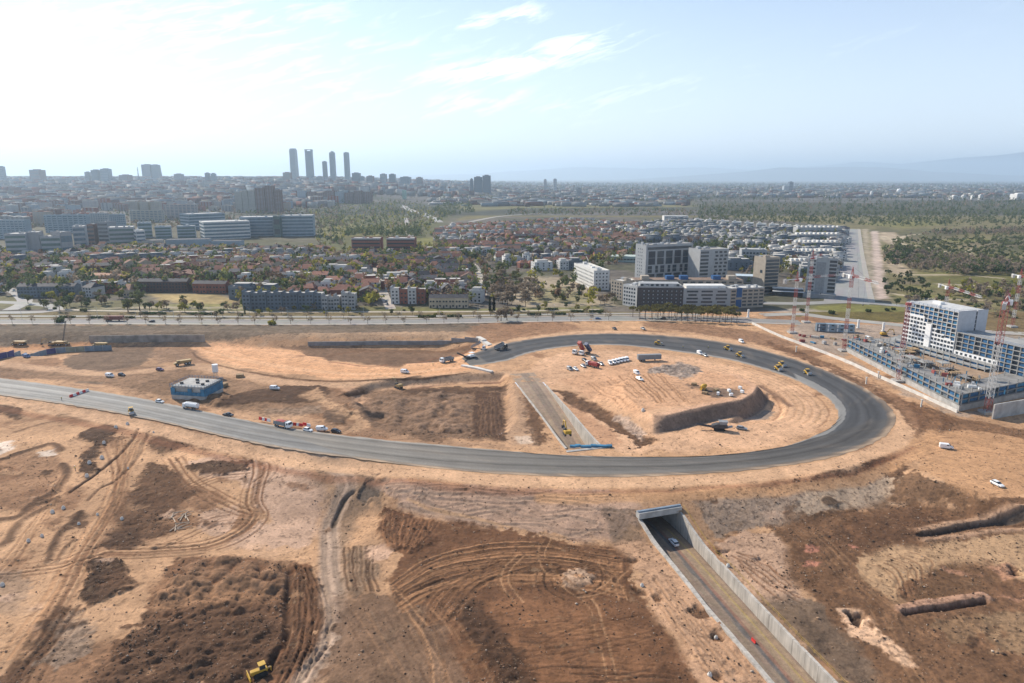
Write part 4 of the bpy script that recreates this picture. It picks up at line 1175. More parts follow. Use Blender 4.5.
def cov(side):
    pts = [p for p in fine if U_NEAR - 1.5 <= p[1] <= U_FAR + 1]
    c = [tuple(p[:2]) for p in pts]; a, b = offset(c, side * 6.5), offset(c, side * 7.3); mb = MB()
    for i, p in enumerate(pts):
        mb.v += [(a[i][0], a[i][1], p[2] - .6), (a[i][0], a[i][1], -2.55), (b[i][0], b[i][1], -2.55), (b[i][0], b[i][1], p[2] - .6)]
    for i in range(len(pts) - 1):
        for q in range(4):
            j = (q + 1) % 4; mb.f.append((4 * i + q, 4 * i + j, 4 * i + 4 + j, 4 * i + 4 + q)); mb.m.append(0)
    return mb


def shift(o, par):
    o.parent = par; o.location = -Vector(par.location)
    return o


for sd in (1, -1): shift(cov(sd).build('side_wall', M_CONC), u)
pts = [p for p in fine if U_NEAR - 1.0 <= p[1] <= U_FAR + .5]
c = [tuple(p[:2]) for p in pts]; a, b = offset(c, 7.3), offset(c, -7.3); mb = MB()
for i in range(len(pts)): mb.v += [(a[i][0], a[i][1], -2.6), (b[i][0], b[i][1], -2.6)]
for i in range(len(pts) - 1): mb.f.append((2 * i, 2 * i + 1, 2 * i + 3, 2 * i + 2)); mb.m.append(0)
shift(mb.build('ceiling', M_CONCD), u)


def cross_beam(y, z0, z1, depth, ext, name, m):
    i = int(np.argmin(np.abs(fine[:, 1] - y))); p = fine[i]; t = fine[i + 1][:2] - fine[i - 1][:2]
    rz = math.atan2(t[1], t[0]) + PI / 2
    return shift(MB().box((p[0], p[1], (z0 + z1) / 2), (13.0 + ext, depth, z1 - z0), rz).build(name, m), u)


cross_beam(U_NEAR, -2.7, -.75, 2.2, 2.0, 'portal_beam', M_CONC)
cross_beam(U_NEAR + .25, -.75, -.35, .8, 2.0, 'coping', MATS.get('x') or mat('blue_grey_coping', (.20, .25, .31), .8, .2))
cross_beam(U_FAR, -2.0, .15, 1.4, 2.2, 'portal_beam', M_CONC)
bs = MB()
i = int(np.argmin(np.abs(fine[:, 1] - (U_FAR + 1.2)))); p = fine[i]
for k in range(8):
    x0 = p[0] - 4 + k * 2.0
    bs.box((x0, p[1] + .3 * math.sin(k * 1.7) + .05 * k, .45 + .12 * math.sin(k * 2.1)), (2.05, 1.5, .7), .05 * math.sin(k), 0, .04 * math.cos(k * 3))
# yellow safety rails beside the near ramp
def rail(side, off, y0, y1, label, zoff):
    pts = [p for p in fine if y0 <= p[1] <= y1]; c = offset([tuple(p[:2]) for p in pts], side * off); mb = MB()
    zz = [H(*offset([tuple(p[:2]) for p in pts], side * 8.8)[i]) + zoff for i in range(len(pts))]
    for i in range(len(c) - 1):
        for h in (.55, 1.05): mb.bar((c[i][0], c[i][1], zz[i] + h), (c[i + 1][0], c[i + 1][1], zz[i + 1] + h), .035)
        mb.bar((c[i][0], c[i][1], zz[i] - .2), (c[i][0], c[i][1], zz[i] + 1.1), .035)
    tag(mb.build('safety_rail', mat('rail_yellow', (.46, .29, .04), .7, .2)), label, 'safety rail')


rail(1, 8.4, 60, U_NEAR, 'thin yellow safety rail along the top of the tall sunlit ramp wall', 0)
o = bs.build('plastic_sheet', M_BLUEF); tag(o, 'bright blue sheeting folded along the inner parapet above the underpass', 'sheeting')

# ------------------------------------------------------------------ haze
def haze():
    m = bpy.data.materials.new('haze'); m.use_nodes = True
    n, l = m.node_tree.nodes, m.node_tree.links
    n.remove(n['Principled BSDF'])
    v = n.new('ShaderNodeVolumePrincipled')
    v.inputs['Color'].default_value = (.66, .83, 1.0, 1); v.inputs['Density'].default_value = HAZE_D; v.inputs['Anisotropy'].default_value = .35
    l.new(v.outputs[0], n['Material Output'].inputs['Volume'])
    o = MB().box((0, 30500, 470), (90000, 62500, 1100)).build('haze', m)
    tag(o, kind='stuff')


HAZE_D = 6.6e-5
haze()
# ------------------------------------------------------------------ vehicles and machines (length along +X, wheels on z = 0)
def loft(mb, st, mi=0, cut=.16):
    """body through stations (x, half width, z low, z high) with softened corners"""
    k0 = len(mb.v); n = 8
    for x, w, a, b in st:
        c = min(cut, w * .5, (b - a) * .4)
        for y, z in ((-w + c, a), (w - c, a), (w, a + c), (w, b - c), (w - c, b), (-w + c, b), (-w, b - c), (-w, a + c)):
            mb.v.append((x, y, z))
    for i in range(len(st) - 1):
        for q in range(n):
            j = (q + 1) % n
            mb.f.append((k0 + i * n + q, k0 + i * n + j, k0 + i * n + n + j, k0 + i * n + n + q)[::-1]); mb.m.append(mi)
    mb.f.append(tuple(k0 + q for q in range(n))); mb.m.append(mi)
    e = k0 + (len(st) - 1) * n
    mb.f.append(tuple(e + n - 1 - q for q in range(n))); mb.m.append(mi)
    return mb


def wheel(par, x, y, r=.33, w=.22, name='wheel', m=None):
    o = MB().bar((x, y - w / 2, r), (x, y + w / 2, r), r, 0, 14).build(name, m or M_BLACK, par)
    MB().bar((x, y - w / 2 - .012, r), (x, y + w / 2 + .012, r), r * .55, 0, 10).build('rim', M_STEEL, o)
    return o


M_CARW = mat('car_white', (.80, .80, .79), .25, .02, 1, 0, .5)
M_CARD = mat('car_dark', (.035, .037, .042), .25, .05, 1, 0, .5)
M_CARB = mat('car_blue', (.10, .17, .33), .3, .05, 1, 0, .5)
M_CARG = mat('car_grey', (.30, .31, .32), .3, .05, 1, .2, .5)
M_CARP = mat('car_purple', (.10, .045, .13), .3, .05, 1, 0, .5)
M_LAMP = mat('lamp_glass', (.7, .7, .68), .2, .02, 1, 0, .5)
M_TAIL = mat('tail_lamp', (.35, .02, .02), .3, .02, 1, 0, .5)


def make_car(m, kind='hatch'):
    r = empty('parked_car', (0, 0, 0), 0, '', 'car')
    b = MB()
    if kind == 'van':
        loft(b, [(-2.3, .82, .35, 1.8), (-2.15, .92, .28, 1.95), (.7, .93, .26, 1.98), (1.25, .9, .26, 1.3), (2.0, .86, .28, 1.05), (2.35, .72, .35, .8)])
        loft(b, [(.7, .88, 1.2, 1.95), (1.3, .82, 1.0, 1.2)], 0)
    elif kind == 'pickup':
        loft(b, [(-2.55, .85, .5, 1.0), (-2.45, .92, .42, 1.08), (-.7, .93, .4, 1.08), (1.1, .93, .4, 1.12), (2.2, .88, .42, 1.05), (2.5, .74, .5, .85)])
    else:
        loft(b, [(-2.15, .72, .4, .92), (-2.0, .86, .26, 1.02), (-.6, .9, .22, 1.0), (1.0, .9, .22, .97), (1.9, .84, .25, .8), (2.2, .66, .36, .66)])
    b.build('body', m, r)
    g = MB()
    if kind == 'van':
        g.box((1.02, 0, 1.52), (.5, 1.5, .5), 0, 0, .75); g.box((.35, 0, 1.6), (.8, 1.885, .42))
        g.build('windows', M_GLASS, r)
    elif kind == 'pickup':
        loft(g, [(-.75, .76, 1.05, 1.1), (-.6, .76, 1.05, 1.62), (.55, .74, 1.05, 1.62), (1.15, .8, 1.05, 1.1)], 0, .06); g.build('windows', M_GLASS, r)
        MB().box((-.03, 0, 1.64), (1.25, 1.42, .06)).build('roof', m, r)
        MB().box((-1.6, 0, 1.075), (1.6, 1.5, .05)).build('load_bed', M_DARK, r)
    else:
        loft(g, [(-1.95, .7, .95, 1.0), (-1.5, .7, .95, 1.42), (.25, .68, .95, 1.44), (1.05, .78, .93, .98)], 0, .06); g.build('windows', M_GLASS, r)
        MB().box((-.62, 0, 1.45), (1.75, 1.32, .06)).build('roof', m, r)
    for x in (-1.35, 1.4):
        for y in (-.8, .8): wheel(r, x, y)
    fx = 2.36 if kind == 'van' else (2.5 if kind == 'pickup' else 2.16)
    for y in (-.55, .55):
        MB().box((fx - .04, y, .72), (.1, .3, .16)).build('headlight', M_LAMP, r)
        MB().box((-(2.3 if kind == 'van' else 2.55 if kind == 'pickup' else 2.13), y * 1.1, .85), (.08, .2, .2)).build('tail_light', M_TAIL, r)
    return r


PR = {}


def proto(key, fn, *a):
    if key not in PR: PR[key] = Proto(fn(*a))
    return PR[key]


def head(a, b):
    p, q = ground(*a), ground(*b)
    return math.atan2(q[1] - p[1], q[0] - p[0])


def put(key, fn, args, px, py, hd, label, group=None, z=0.0, sc=None):
    x, y, zz = ground(px, py)
    rz = hd if isinstance(hd, float) else head((px, py), (px + hd[0], py + hd[1]))
    return proto(key, fn, *args).place((x, y, zz + .06 + z), rz, label, group, sc)


def car(c, px, py, hd, label, kind='hatch', group='cars and vans on the building site', z=0.0, name='parked_car'):
    m = {'w': M_CARW, 'd': M_CARD, 'b': M_CARB, 'g': M_CARG, 'p': M_CARP}[c]
    o = put(('car', c, kind), make_car, (m, kind), px, py, hd, label, group, z)
    o['category'] = {'hatch': 'car', 'van': 'van', 'pickup': 'pickup'}[kind]
    if kind != 'hatch': o.name = {'van': 'parked_van', 'pickup': 'pickup_truck'}[kind]
    return o


car('w', 946, 448.5, (5, .6), 'white van alone on the tan plateau, farther from the corner of the frame', 'van')
car('w', 997, 485.5, (6, 2.8), 'white car on the tan plateau close to the dark soil edge', 'hatch')
i_ = int(np.argmin(np.abs(fine[:, 1] - 188.5))); t_ = fine[i_] - fine[i_ + 2]
o = proto(('car', 'w', 'hatch'), make_car, M_CARW, 'hatch').place((fine[i_][0] + 1.6, fine[i_][1], fine[i_][2] + .02), math.atan2(t_[1], t_[0]), 'white car driving into the dark mouth of the underpass', 'cars and vans on the building site'); o['category'] = 'car'
for k, (x, y) in enumerate(((610.2, 364.3), (614, 363.4), (617.4, 362.6), (620.6, 361.8), (623.8, 361.2), (627, 360.6))):
    car('w', x, y, (2.0, 2.4), '%s white van from the left in the row parked inside the loop' % ordinal(k), 'van', 'vans parked in a row inside the loop')
for x, y, c, kd, l in ((569.8, 370.2, 'g', 'van', 'grey van parked leftmost inside the loop below the tippers'), (575.5, 370, 'w', 'hatch', 'white car parked right beside the leftmost grey van inside the loop'),
                       (583.4, 367, 'g', 'hatch', 'grey car parked between the tippers and the white lorry with red load'), (601, 365, 'g', 'pickup', 'grey pickup parked just right of the white lorry with red load'),
                       (584.6, 361, 'd', 'hatch', 'dark car parked just below the raised red tipper'), (594, 360.3, 'g', 'van', 'grey van parked just below the raised dark blue tipper'),
                       (636.7, 374.2, 'w', 'van', 'white van stopped on the furrowed earth inside the loop, farther of a pair'), (639.8, 380, 'w', 'hatch', 'white car stopped on the furrowed earth inside the loop, nearer of a pair'),
                       (699.8, 354.3, 'w', 'van', 'white van on the inner edge of the dark asphalt, farther of a pair'), (705, 356.2, 'g', 'hatch', 'grey car on the inner edge of the dark asphalt, nearer of a pair'),
                       (741.3, 342.6, 'w', 'van', 'white van on bare earth outside the loop, right of the pine grove'), (614.5, 329.6, 'd', 'pickup', 'dark pickup on bare earth between the boulevard and the loop'),
                       (643, 329.6, 'g', 'pickup', 'grey pickup on bare earth between the boulevard and the loop, beside a soil heap'), (741.6, 429.6, 'g', 'hatch', 'grey car parked right beside the black crusher'),
                       (27, 357.5, 'b', 'van', 'blue and pale van parked in front of the long blue hoarding'), (110, 376.8, 'w', 'van', 'white van on the haul road, left of a dark car'),
                       (121.8, 375.8, 'd', 'hatch', 'dark car on the haul road, right beside a white van'), (160, 370.5, 'p', 'hatch', 'purple car beside the haul road above the blue formwork building'),
                       (160, 402.6, 'w', 'hatch', 'white car on the shoulder in front of the blue formwork building'), (308, 431.2, 'w', 'hatch', 'white car on the shoulder just right of the dump lorry'),
                       (322, 430.6, 'w', 'van', 'white van on the shoulder between a white car and a dark car'), (336, 432.4, 'd', 'hatch', 'dark car last in the line on the shoulder, right of a white van'),
                       (275, 389.5, 'w', 'van', 'white van at the top edge of the dark slope'), (405, 373, 'w', 'van', 'white van on the haul road under the orange ramp'),
                       (228.5, 416.4, 'd', 'pickup', 'dark pickup on the carriageway right of the white tanker')):
    hd = (4, .5) if y > 400 or x < 300 else (3, 1.5 if x > 500 else .3)
    if y > 395 and x < 350: hd = (5, .9)
    car(c, x, y, hd, l, kd)
car('b', 598, 319.3, (4, 0), 'blue car driving along the boulevard behind the loop', 'hatch', 'cars on the boulevard')
car('d', 152, 322.2, (-4, 0), 'dark car driving along the boulevard right of the red trailer', 'hatch', 'cars on the boulevard')
car('d', 663, 319.2, (-4, .2), 'dark car on the boulevard behind the pine grove', 'hatch', 'cars on the boulevard')
# cars in the streets by the houses
for k, (x, y) in enumerate(((6, 287), (10, 289), (14, 291))): car('dgw'[k], x, y, (4, 3), '%s car of a line parked in the street by the roundabout' % ordinal(k), 'hatch', 'cars parked by the roundabout')
for k, (x, y, c) in enumerate(((386, 302, 'd'), (381, 298, 'w'), (387.5, 305, 'd'), (379, 287, 'g'), (481, 287, 'w'), (482, 292, 'd'))):
    car(c, x, y, (.6, 3), ['dark car parked in the house street behind a white one', 'white car parked in the straight house street', 'dark car at the boulevard end of the straight house street', 'grey car far up the straight house street', 'white car parked in the curved house street', 'dark car parked in the curved house street'][k], 'hatch', 'cars parked by the houses')


def make_tipper(cabm, bedm, raised=0.0, load=None):
    r = empty('tipper_lorry', (0, 0, 0), 0, '', 'lorry')
    MB().box((-.2, 0, .85), (8.4, .9, .3)).build('chassis', M_DARK, r)
    c = MB(); loft(c, [(2.55, 1.2, .7, 2.8), (2.75, 1.25, .6, 2.95), (4.0, 1.25, .6, 2.8), (4.3, 1.18, .65, 1.7), (4.4, 1.1, .7, 1.4)]); cb = c.build('cab', cabm, r)
    g = MB(); g.box((4.12, 0, 2.2), (.12, 2.1, .95), 0, 0, -.25); g.box((3.55, 0, 2.2), (.8, 2.53, .7)); g.build('windows', M_GLASS, cb)
    b = MB(); th = raised
    prof = [(-.15, 0), (6.2, 0), (6.2, 1.7), (5.9, 1.75), (5.9, .12), (.05, .12), (-.15, .9)]
    k = lambda x, z: (-4.1 + x * math.cos(th) - z * math.sin(th), 1.1 + x * math.sin(th) + z * math.cos(th))
    b.extr([k(x, z) for x, z in [(-.1, 0), (6.2, 0), (6.2, .14), (-.1, .14)]], -1.22, 1.22)
    for y in (-1.22, 1.12): b.extr([k(x, z) for x, z in [(-.1, .1), (6.2, .1), (6.2, 1.5), (.2, 1.5)]], y, y + .1)
    b.extr([k(x, z) for x, z in [(6.1, .1), (6.25, .1), (6.25, 1.9), (6.1, 1.9)]], -1.22, 1.22)
    for q in range(5): b.extr([k(x, z) for x, z in [(.8 + q * 1.2, .1), (.95 + q * 1.2, .1), (.95 + q * 1.2, 1.5), (.8 + q * 1.2, 1.5)]], -1.28, 1.28) if False else None
    b.build('tipping_bed', bedm, r)
    if raised: MB().bar((1.2, 0, 1.0), k(4.6, 0)[:1] + (0,) + k(4.6, 0)[1:], .12, 0, 8).build('hydraulic_ram', M_STEEL, r)
    if load:
        l = MB(); loft(l, [(-3.9, .6, 1.9, 2.1), (-3, 1.05, 1.9, 2.75), (-.5, 1.05, 1.9, 2.95), (1.5, 1.05, 1.9, 2.75), (2.0, .6, 1.9, 2.1)]); l.build('load', load, r)
    for x in (-3.2, -1.9, 2.2, 3.4):
        for y in (-1.0, 1.0): wheel(r, x, y, .5, .35)
    return r


M_SOILD = mat('dark_load', (.12, .075, .05), .95, .3, 1.5)
M_BEDR = mat('dull_red', (.36, .06, .05), .5, .15)
M_BEDB = mat('deep_blue', (.03, .06, .14), .5, .15)
M_BEDG = mat('dull_grey', (.25, .26, .27), .6, .15)
put('tipA', make_tipper, (M_CARW, M_BEDG, 0, M_BEDR), 283, 427.2, (6, 1.2), 'white dump lorry with a red load on the shoulder among red and white barriers', 'lorries on the site')
put('tipR', make_tipper, (M_CARW, M_BEDR, R(52)), 578, 353.5, (-4, 1.2), 'white lorry with its red tipping bed raised high', 'lorries on the site')
put('tipB', make_tipper, (M_CARW, M_BEDB, R(48)), 585, 354.5, (-4, 1.2), 'white lorry with its dark blue tipping bed raised high', 'lorries on the site')
put('tipC', make_tipper, (M_CARW, M_BEDR, 0, M_BEDR), 592.5, 367, (-4, -1), 'white lorry with a flat red load parked among cars inside the loop', 'lorries on the site')
put('tipD', make_tipper, (M_CARW, M_BEDG, R(30)), 478.5, 350.2, (4, -1), 'white lorry tipping grey asphalt at the unfinished end of the loop road', 'lorries on the site')
put('tipE', make_tipper, (M_CARD, M_BEDG, R(14)), 501, 349.5, (5, -1), 'dark lorry standing on new asphalt near the unfinished end of the loop', 'lorries on the site')
put('tipF', make_tipper, (M_CARW, M_BEDG, 0, None), 447, 362, (-5, .8), 'white lorry driving down the orange ramp from the paving crew', 'lorries on the site')


def make_tanker():
    r = empty('tanker_lorry', (0, 0, 0), 0, '', 'lorry')
    MB().box((-.2, 0, .85), (8, .9, .3)).build('chassis', M_DARK, r)
    c = MB(); loft(c, [(2.4, 1.15, .7, 2.5), (3.6, 1.18, .6, 2.6), (3.95, 1.1, .65, 1.5)]); cb = c.build('cab', M_CARW, r)
    MB().box((3.72, 0, 2.0), (.12, 2.0, .8), 0, 0, -.3).build('windows', M_GLASS, cb)
    MB().bar((-4, 0, 2.05), (2.1, 0, 2.05), 1.12, 0, 16).build('tank', M_CARW, r)
    MB().box((-1, 0, 3.2), (5, .5, .1)).build('walkway', M_STEEL, r)
    for x in (-3, -1.8, 2.9):
        for y in (-1, 1): wheel(r, x, y, .5, .35)
    return r


put('tank', make_tanker, (), 191, 409, (-6, -1.0), 'white tanker lorry on the carriageway right of the blue formwork building', 'lorries on the site')


def make_trailer(m):
    r = empty('box_trailer', (0, 0, 0), 0, '', 'trailer')
    b = MB(); b.box((0, 0, 2.4), (13.4, 2.5, 2.7)); b.build('box', m, r)
    MB().box((0, 0, .95), (13, 1.0, .25)).build('chassis', M_DARK, r)
    for x in (-5.3, -4.1, -2.9):
        for y in (-1, 1): wheel(r, x, y, .5, .35)
    MB().box((3.4, 0, .6), (.2, 1.6, 1.1)).build('landing_leg', M_DARK, r)
    return r


put('trailerA', make_trailer, (mat('rust_red', (.22, .085, .07), .7, .2),), 114.5, 321, 0.0, 'rust red box trailer parked on the boulevard', 'trailers')
put('trailerB', make_trailer, (M_BEDG,), 649, 360.8, .12, 'grey box trailer parked inside the loop above the gravel heaps', 'trailers')


def make_roller():
    r = empty('road_roller', (0, 0, 0), 0, '', 'road roller')
    MB().bar((1.7, -1.05, .75), (1.7, 1.05, .75), .75, 0, 20).build('drum', M_STEEL, r)
    b = MB(); b.box((1.7, 1.15, .95), (1.5, .1, .35)); b.box((1.7, -1.15, .95), (1.5, .1, .35)); b.box((.78, 0, 1.0), (.5, 2.35, .4)); b.build('drum_yoke', M_YEL, r)
    b = MB(); loft(b, [(-2.6, .8, .7, 1.7), (-2.3, .95, .6, 1.95), (-.9, .95, .6, 1.95), (.3, .8, .7, 1.4)]); b.build('body', M_YEL, r)
    c = MB()
    for x in (-1.0, .3):
        for y in (-.75, .75): c.bar((x, y, 1.5), (x, y, 2.85), .06)
    cb = c.build('cab_frame', M_DARK, r)
    MB().box((-.35, 0, 2.0), (1.1, 1.3, .9)).build('windows', M_GLASS, cb)
    MB().box((-.35, 0, 2.92), (1.7, 1.75, .12)).build('roof', M_YEL, r)
    for y in (-.85, .85): wheel(r, -1.6, y, .72, .5)
    return r


for k, (x, y, hd, l) in enumerate(((658.7, 345, (5, .4), 'yellow road roller working alone at the top of the loop'), (728, 350.3, (5, 1.2), 'yellow road roller on the dark asphalt, upper one of a pair below the pine grove'), (740, 357, (5, 1.4), 'yellow road roller on the dark asphalt, lower one of a pair below the pine grove'),
                                  (782, 366.6, (5, 2), 'yellow road roller on the outer lanes, farther of two side by side'), (778, 370.4, (5, 2), 'yellow road roller on the outer lanes, nearer of two side by side'), (807.5, 374.5, (5, 2.5), 'yellow road roller leading on the right-hand bend of the loop'),
                                  (131.5, 414, (1, 5), 'yellow and black road roller on the grey carriageway at left'))):
    put('roller', make_roller, (), x, y, hd, l, 'yellow road rollers')


def make_excavator(m=None, reach=1.0):
    m = m or M_YEL
    r = empty('excavator', (0, 0, 0), 0, '', 'excavator')
    for y in (-1.1, 1.1):
        MB().extr([(-1.9, .25), (-1.6, 0), (1.6, 0), (1.9, .25), (1.9, .65), (1.6, .9), (-1.6, .9), (-1.9, .65)], y - .3, y + .3).build('track', M_DARK, r)
    b = MB(); loft(b, [(-2.3, 1.2, 1.1, 2.2), (-2.0, 1.35, 1.0, 2.4), (0, 1.35, 1.0, 2.3), (1.3, 1.3, 1.0, 1.7)]); b.build('house', m, r)
    c = MB(); loft(c, [(-.3, .5, 1.2, 2.9), (.9, .5, 1.2, 2.95), (1.5, .45, 1.2, 2.0)])
    cc = c.build('cab', M_DARK, r); cc.location = (0, .8, 0)
    f = lambda x, z: (x * reach, 0, z * (1 if reach <= 1 else reach * .8))
    MB().bar((1.0, 0, 1.7), f(3.2, 4.6), .3, 0, 4).bar(f(3.2, 4.6), f(5.4, 4.3), .26, 0, 4).build('boom', m, r)
    MB().bar(f(5.4, 4.4), f(6.4, 1.8), .22, 0, 4).build('stick', m, r)
    a = f(6.4, 1.8); b = MB(); b.extr([(a[0], a[2]), (a[0] + .5, a[2] - .5), (a[0] + .2, a[2] - 1.3), (a[0] - .7, a[2] - 1.1), (a[0] - .5, a[2] - .3)], -.6, .6); b.build('bucket', M_DARK, r)
    return r


M_TANM = mat('faded_yellow', (.42, .29, .13), .6, .15)
put('excT', make_excavator, (M_TANM,), 398.5, 388.2, (-2.5, -1.5), 'faded tan excavator digging at the edge of the sunken earthworks', 'earth movers')
put('excT', make_excavator, (M_TANM,), 52, 345.6, (-4, 0), 'tan excavator on the orange haul road beside the leaning drill mast', 'earth movers')
put('excY', make_excavator, (M_YEL,), 567, 435, (-1.5, -2), 'yellow excavator at work on the ramp inside the loop', 'earth movers')


def make_hauler():
    r = empty('dump_hauler', (0, 0, 0), 0, '', 'dump truck')
    c = MB(); loft(c, [(2.2, 1.2, .9, 2.9), (3.4, 1.2, .9, 2.9), (3.7, 1.1, 1.0, 2.0), (4.9, .95, 1.0, 1.8), (5.1, .8, 1.1, 1.6)]); cb = c.build('cab', M_TANM, r)
    MB().box((2.9, 0, 2.4), (1.2, 2.42, .6)).build('windows', M_GLASS, cb)
    MB().box((-.6, 0, 1.15), (6.6, 1.1, .4)).build('chassis', M_DARK, r)
    b = MB(); b.extr([(-4.4, 2.2), (-2.5, 1.4), (1.8, 1.4), (2.1, 2.9), (2.0, 2.9), (1.6, 2.85), (-3.8, 2.75)], -1.35, 1.35); b.build('dump_body', M_TANM, r)
    for x in (-2.6, -.9, 3.6):
        for y in (-1.1, 1.1): wheel(r, x, y, .85, .6)
    return r


for x, y, hd, l in ((20, 345.3, (-5, 0), 'brown articulated dump truck leftmost on the orange haul road'), (62, 345.6, (5, 0), 'brown articulated dump truck under the leaning drill mast'), (101, 347, (-5, .2), 'brown articulated dump truck on the haul road at the end of the blue hoarding'), (184, 365, (-5, .8), 'brown articulated dump truck above the blue formwork building, turning to the ramp')):
    put('hauler', make_hauler, (), x, y, hd, l, 'brown articulated dump trucks')


def make_rig():
    r = empty('drill_rig', (0, 0, 0), 0, '', 'drill rig')
    for y in (-1.1, 1.1): MB().extr([(-1.9, .25), (-1.6, 0), (1.6, 0), (1.9, .25), (1.9, .65), (1.6, .9), (-1.6, .9), (-1.9, .65)], y - .3, y + .3).build('track', M_DARK, r)
    b = MB(); loft(b, [(-2.3, 1.2, 1.0, 2.3), (1.3, 1.2, 1.0, 2.0)]); b.build('house', M_TANM, r)
    m = MB()
    for q in (-.3, .3):
        for w in (-.3, .3): m.bar((1.4 + q, w, .8), (5.2 + q, w, 15.5), .07)
    for k in range(14):
        t0, t1 = k / 14, (k + 1) / 14
        m.bar((1.4 + 3.8 * t0 - .3, -.3, .8 + 14.7 * t0), (1.4 + 3.8 * t1 + .3, -.3, .8 + 14.7 * t1), .05)
        m.bar((1.4 + 3.8 * t0 - .3, .3, .8 + 14.7 * t0), (1.4 + 3.8 * t1 + .3, .3, .8 + 14.7 * t1), .05)
    m.build('mast', M_DARK, r)
    return r


put('rig', make_rig, (), 60.5, 344.2, (5, -.5), 'dark drill rig with a tall leaning lattice mast under the boulevard bank', None)


def make_paver():
    r = empty('asphalt_paver', (0, 0, 0), 0, '', 'paver')
    b = MB(); loft(b, [(-2.6, 1.25, .6, 1.8), (-.5, 1.25, .5, 2.0), (1.0, 1.25, .5, 1.7)]); b.build('body', M_CARW, r)
    b = MB(); b.extr([(1.0, .5), (3.1, .5), (3.4, 1.5), (1.0, 1.5)], -1.6, 1.6); b.build('hopper', M_DARK, r)
    MB().box((-3.3, 0, .35), (.9, 4.6, .5)).build('screed', M_DARK, r)
    for y in (-1.1, 1.1): MB().extr([(-2.2, .25), (-1.9, 0), (1.2, 0), (1.5, .3), (1.2, .8), (-1.9, .8)], y - .25, y + .25).build('track', M_BLACK, r)
    MB().box((-1.2, 0, 3.1), (2.6, 2.7, .14)).build('canopy', M_CARW, r)
    c = MB()
    for x in (-2.3, -.1):
        for y in (-1.1, 1.1): c.bar((x, y, 1.8), (x, y, 3.05), .05)
    c.build('canopy_posts', M_DARK, r)
    MB().bar((2.8, 0, 1.2), (8.6, 0, 4.4), .45, 0, 4).build('conveyor', M_DARK, r)
    return r


put('paver', make_paver, (), 470, 358.2, (-5, .9), 'white asphalt paver with a long raised conveyor at the end of the new asphalt', None)


def make_crusher():
    r = empty('mobile_crusher', (0, 0, 0), 0, '', 'crusher')
    for y in (-1.2, 1.2): MB().extr([(-2.2, .3), (-1.9, 0), (1.9, 0), (2.2, .3), (2.2, .7), (1.9, 1), (-1.9, 1), (-2.2, .7)], y - .3, y + .3).build('track', M_BLACK, r)
    b = MB(); loft(b, [(-3.0, 1.2, 1.0, 2.2), (-1, 1.4, 1.0, 2.9), (1.5, 1.4, 1.0, 2.9), (3.2, 1.2, 1.2, 2.3)]); b.build('body', M_DARK, r)
    h = MB(); h.extr([(.2, 2.8), (2.6, 2.8), (3.2, 4.0), (-.4, 4.0)], -1.4, 1.4); h.build('hopper', M_BEDG, r)
    MB().bar((-2.5, 0, 1.3), (-9.2, 0, 2.1), .5, 0, 4).build('conveyor', M_DARK, r)
    MB().bar((3.0, 0, 1.3), (5.2, 0, 1.9), .5, 0, 4).build('feed_chute', M_STEEL, r)
    return r


put('crusher', make_crusher, (), 719, 430.2, (6, .3), 'black tracked crusher with a long flat conveyor on the tan ground inside the loop', None)


def make_dozer():
    r = empty('bulldozer', (0, 0, 0), 0, '', 'bulldozer')
    for y in (-1.05, 1.05): MB().extr([(-1.8, .4), (-1.4, 0), (1.4, 0), (1.8, .4), (1.4, 1.0), (-1.2, 1.1)], y - .28, y + .28).build('track', M_BLACK, r)
    b = MB(); loft(b, [(-1.8, .75, .6, 1.5), (-.4, .8, .6, 1.6), (2.0, .7, .6, 1.7), (2.2, .6, .7, 1.6)]); b.build('body', M_YEL, r)
    c = MB(); loft(c, [(-1.3, .75, 1.5, 2.8), (.1, .75, 1.5, 2.85)]); cc = c.build('cab', M_GLASS, r)
    MB().box((-.6, 0, 2.92), (1.7, 1.7, .14)).build('roof', M_YEL, cc)
    b = MB(); b.extr([(2.5, .1), (2.8, .1), (2.65, .6), (2.8, 1.25), (2.6, 1.25), (2.4, .6)], -1.8, 1.8); b.build('blade', M_YEL, r)
    MB().bar((-1.8, 0, .9), (-2.7, 0, .8), .14).box((-2.75, 0, .55), (.15, .5, 1.1)).build('ripper', M_YEL, r)
    return r


put('dozer', make_dozer, (), 260, 675, (-5, 1.6), 'yellow bulldozer pushing brown soil at the bottom edge', None, .1, .9)

# ------------------------------------------------------------------ small things on the site
M_BARW = mat('plastic_white', (.78, .77, .74), .5, .06)
M_BARR = mat('plastic_red', (.62, .035, .03), .5, .08)


def make_barrier(m):
    b = MB(); b.extr([(-.28, 0), (.28, 0), (.24, .22), (.1, .42), (.08, .95), (-.08, .95), (-.1, .42), (-.24, .22)], -.95, .95)
    o = b.build('road_barrier', m); return tag(o, '', 'barrier')


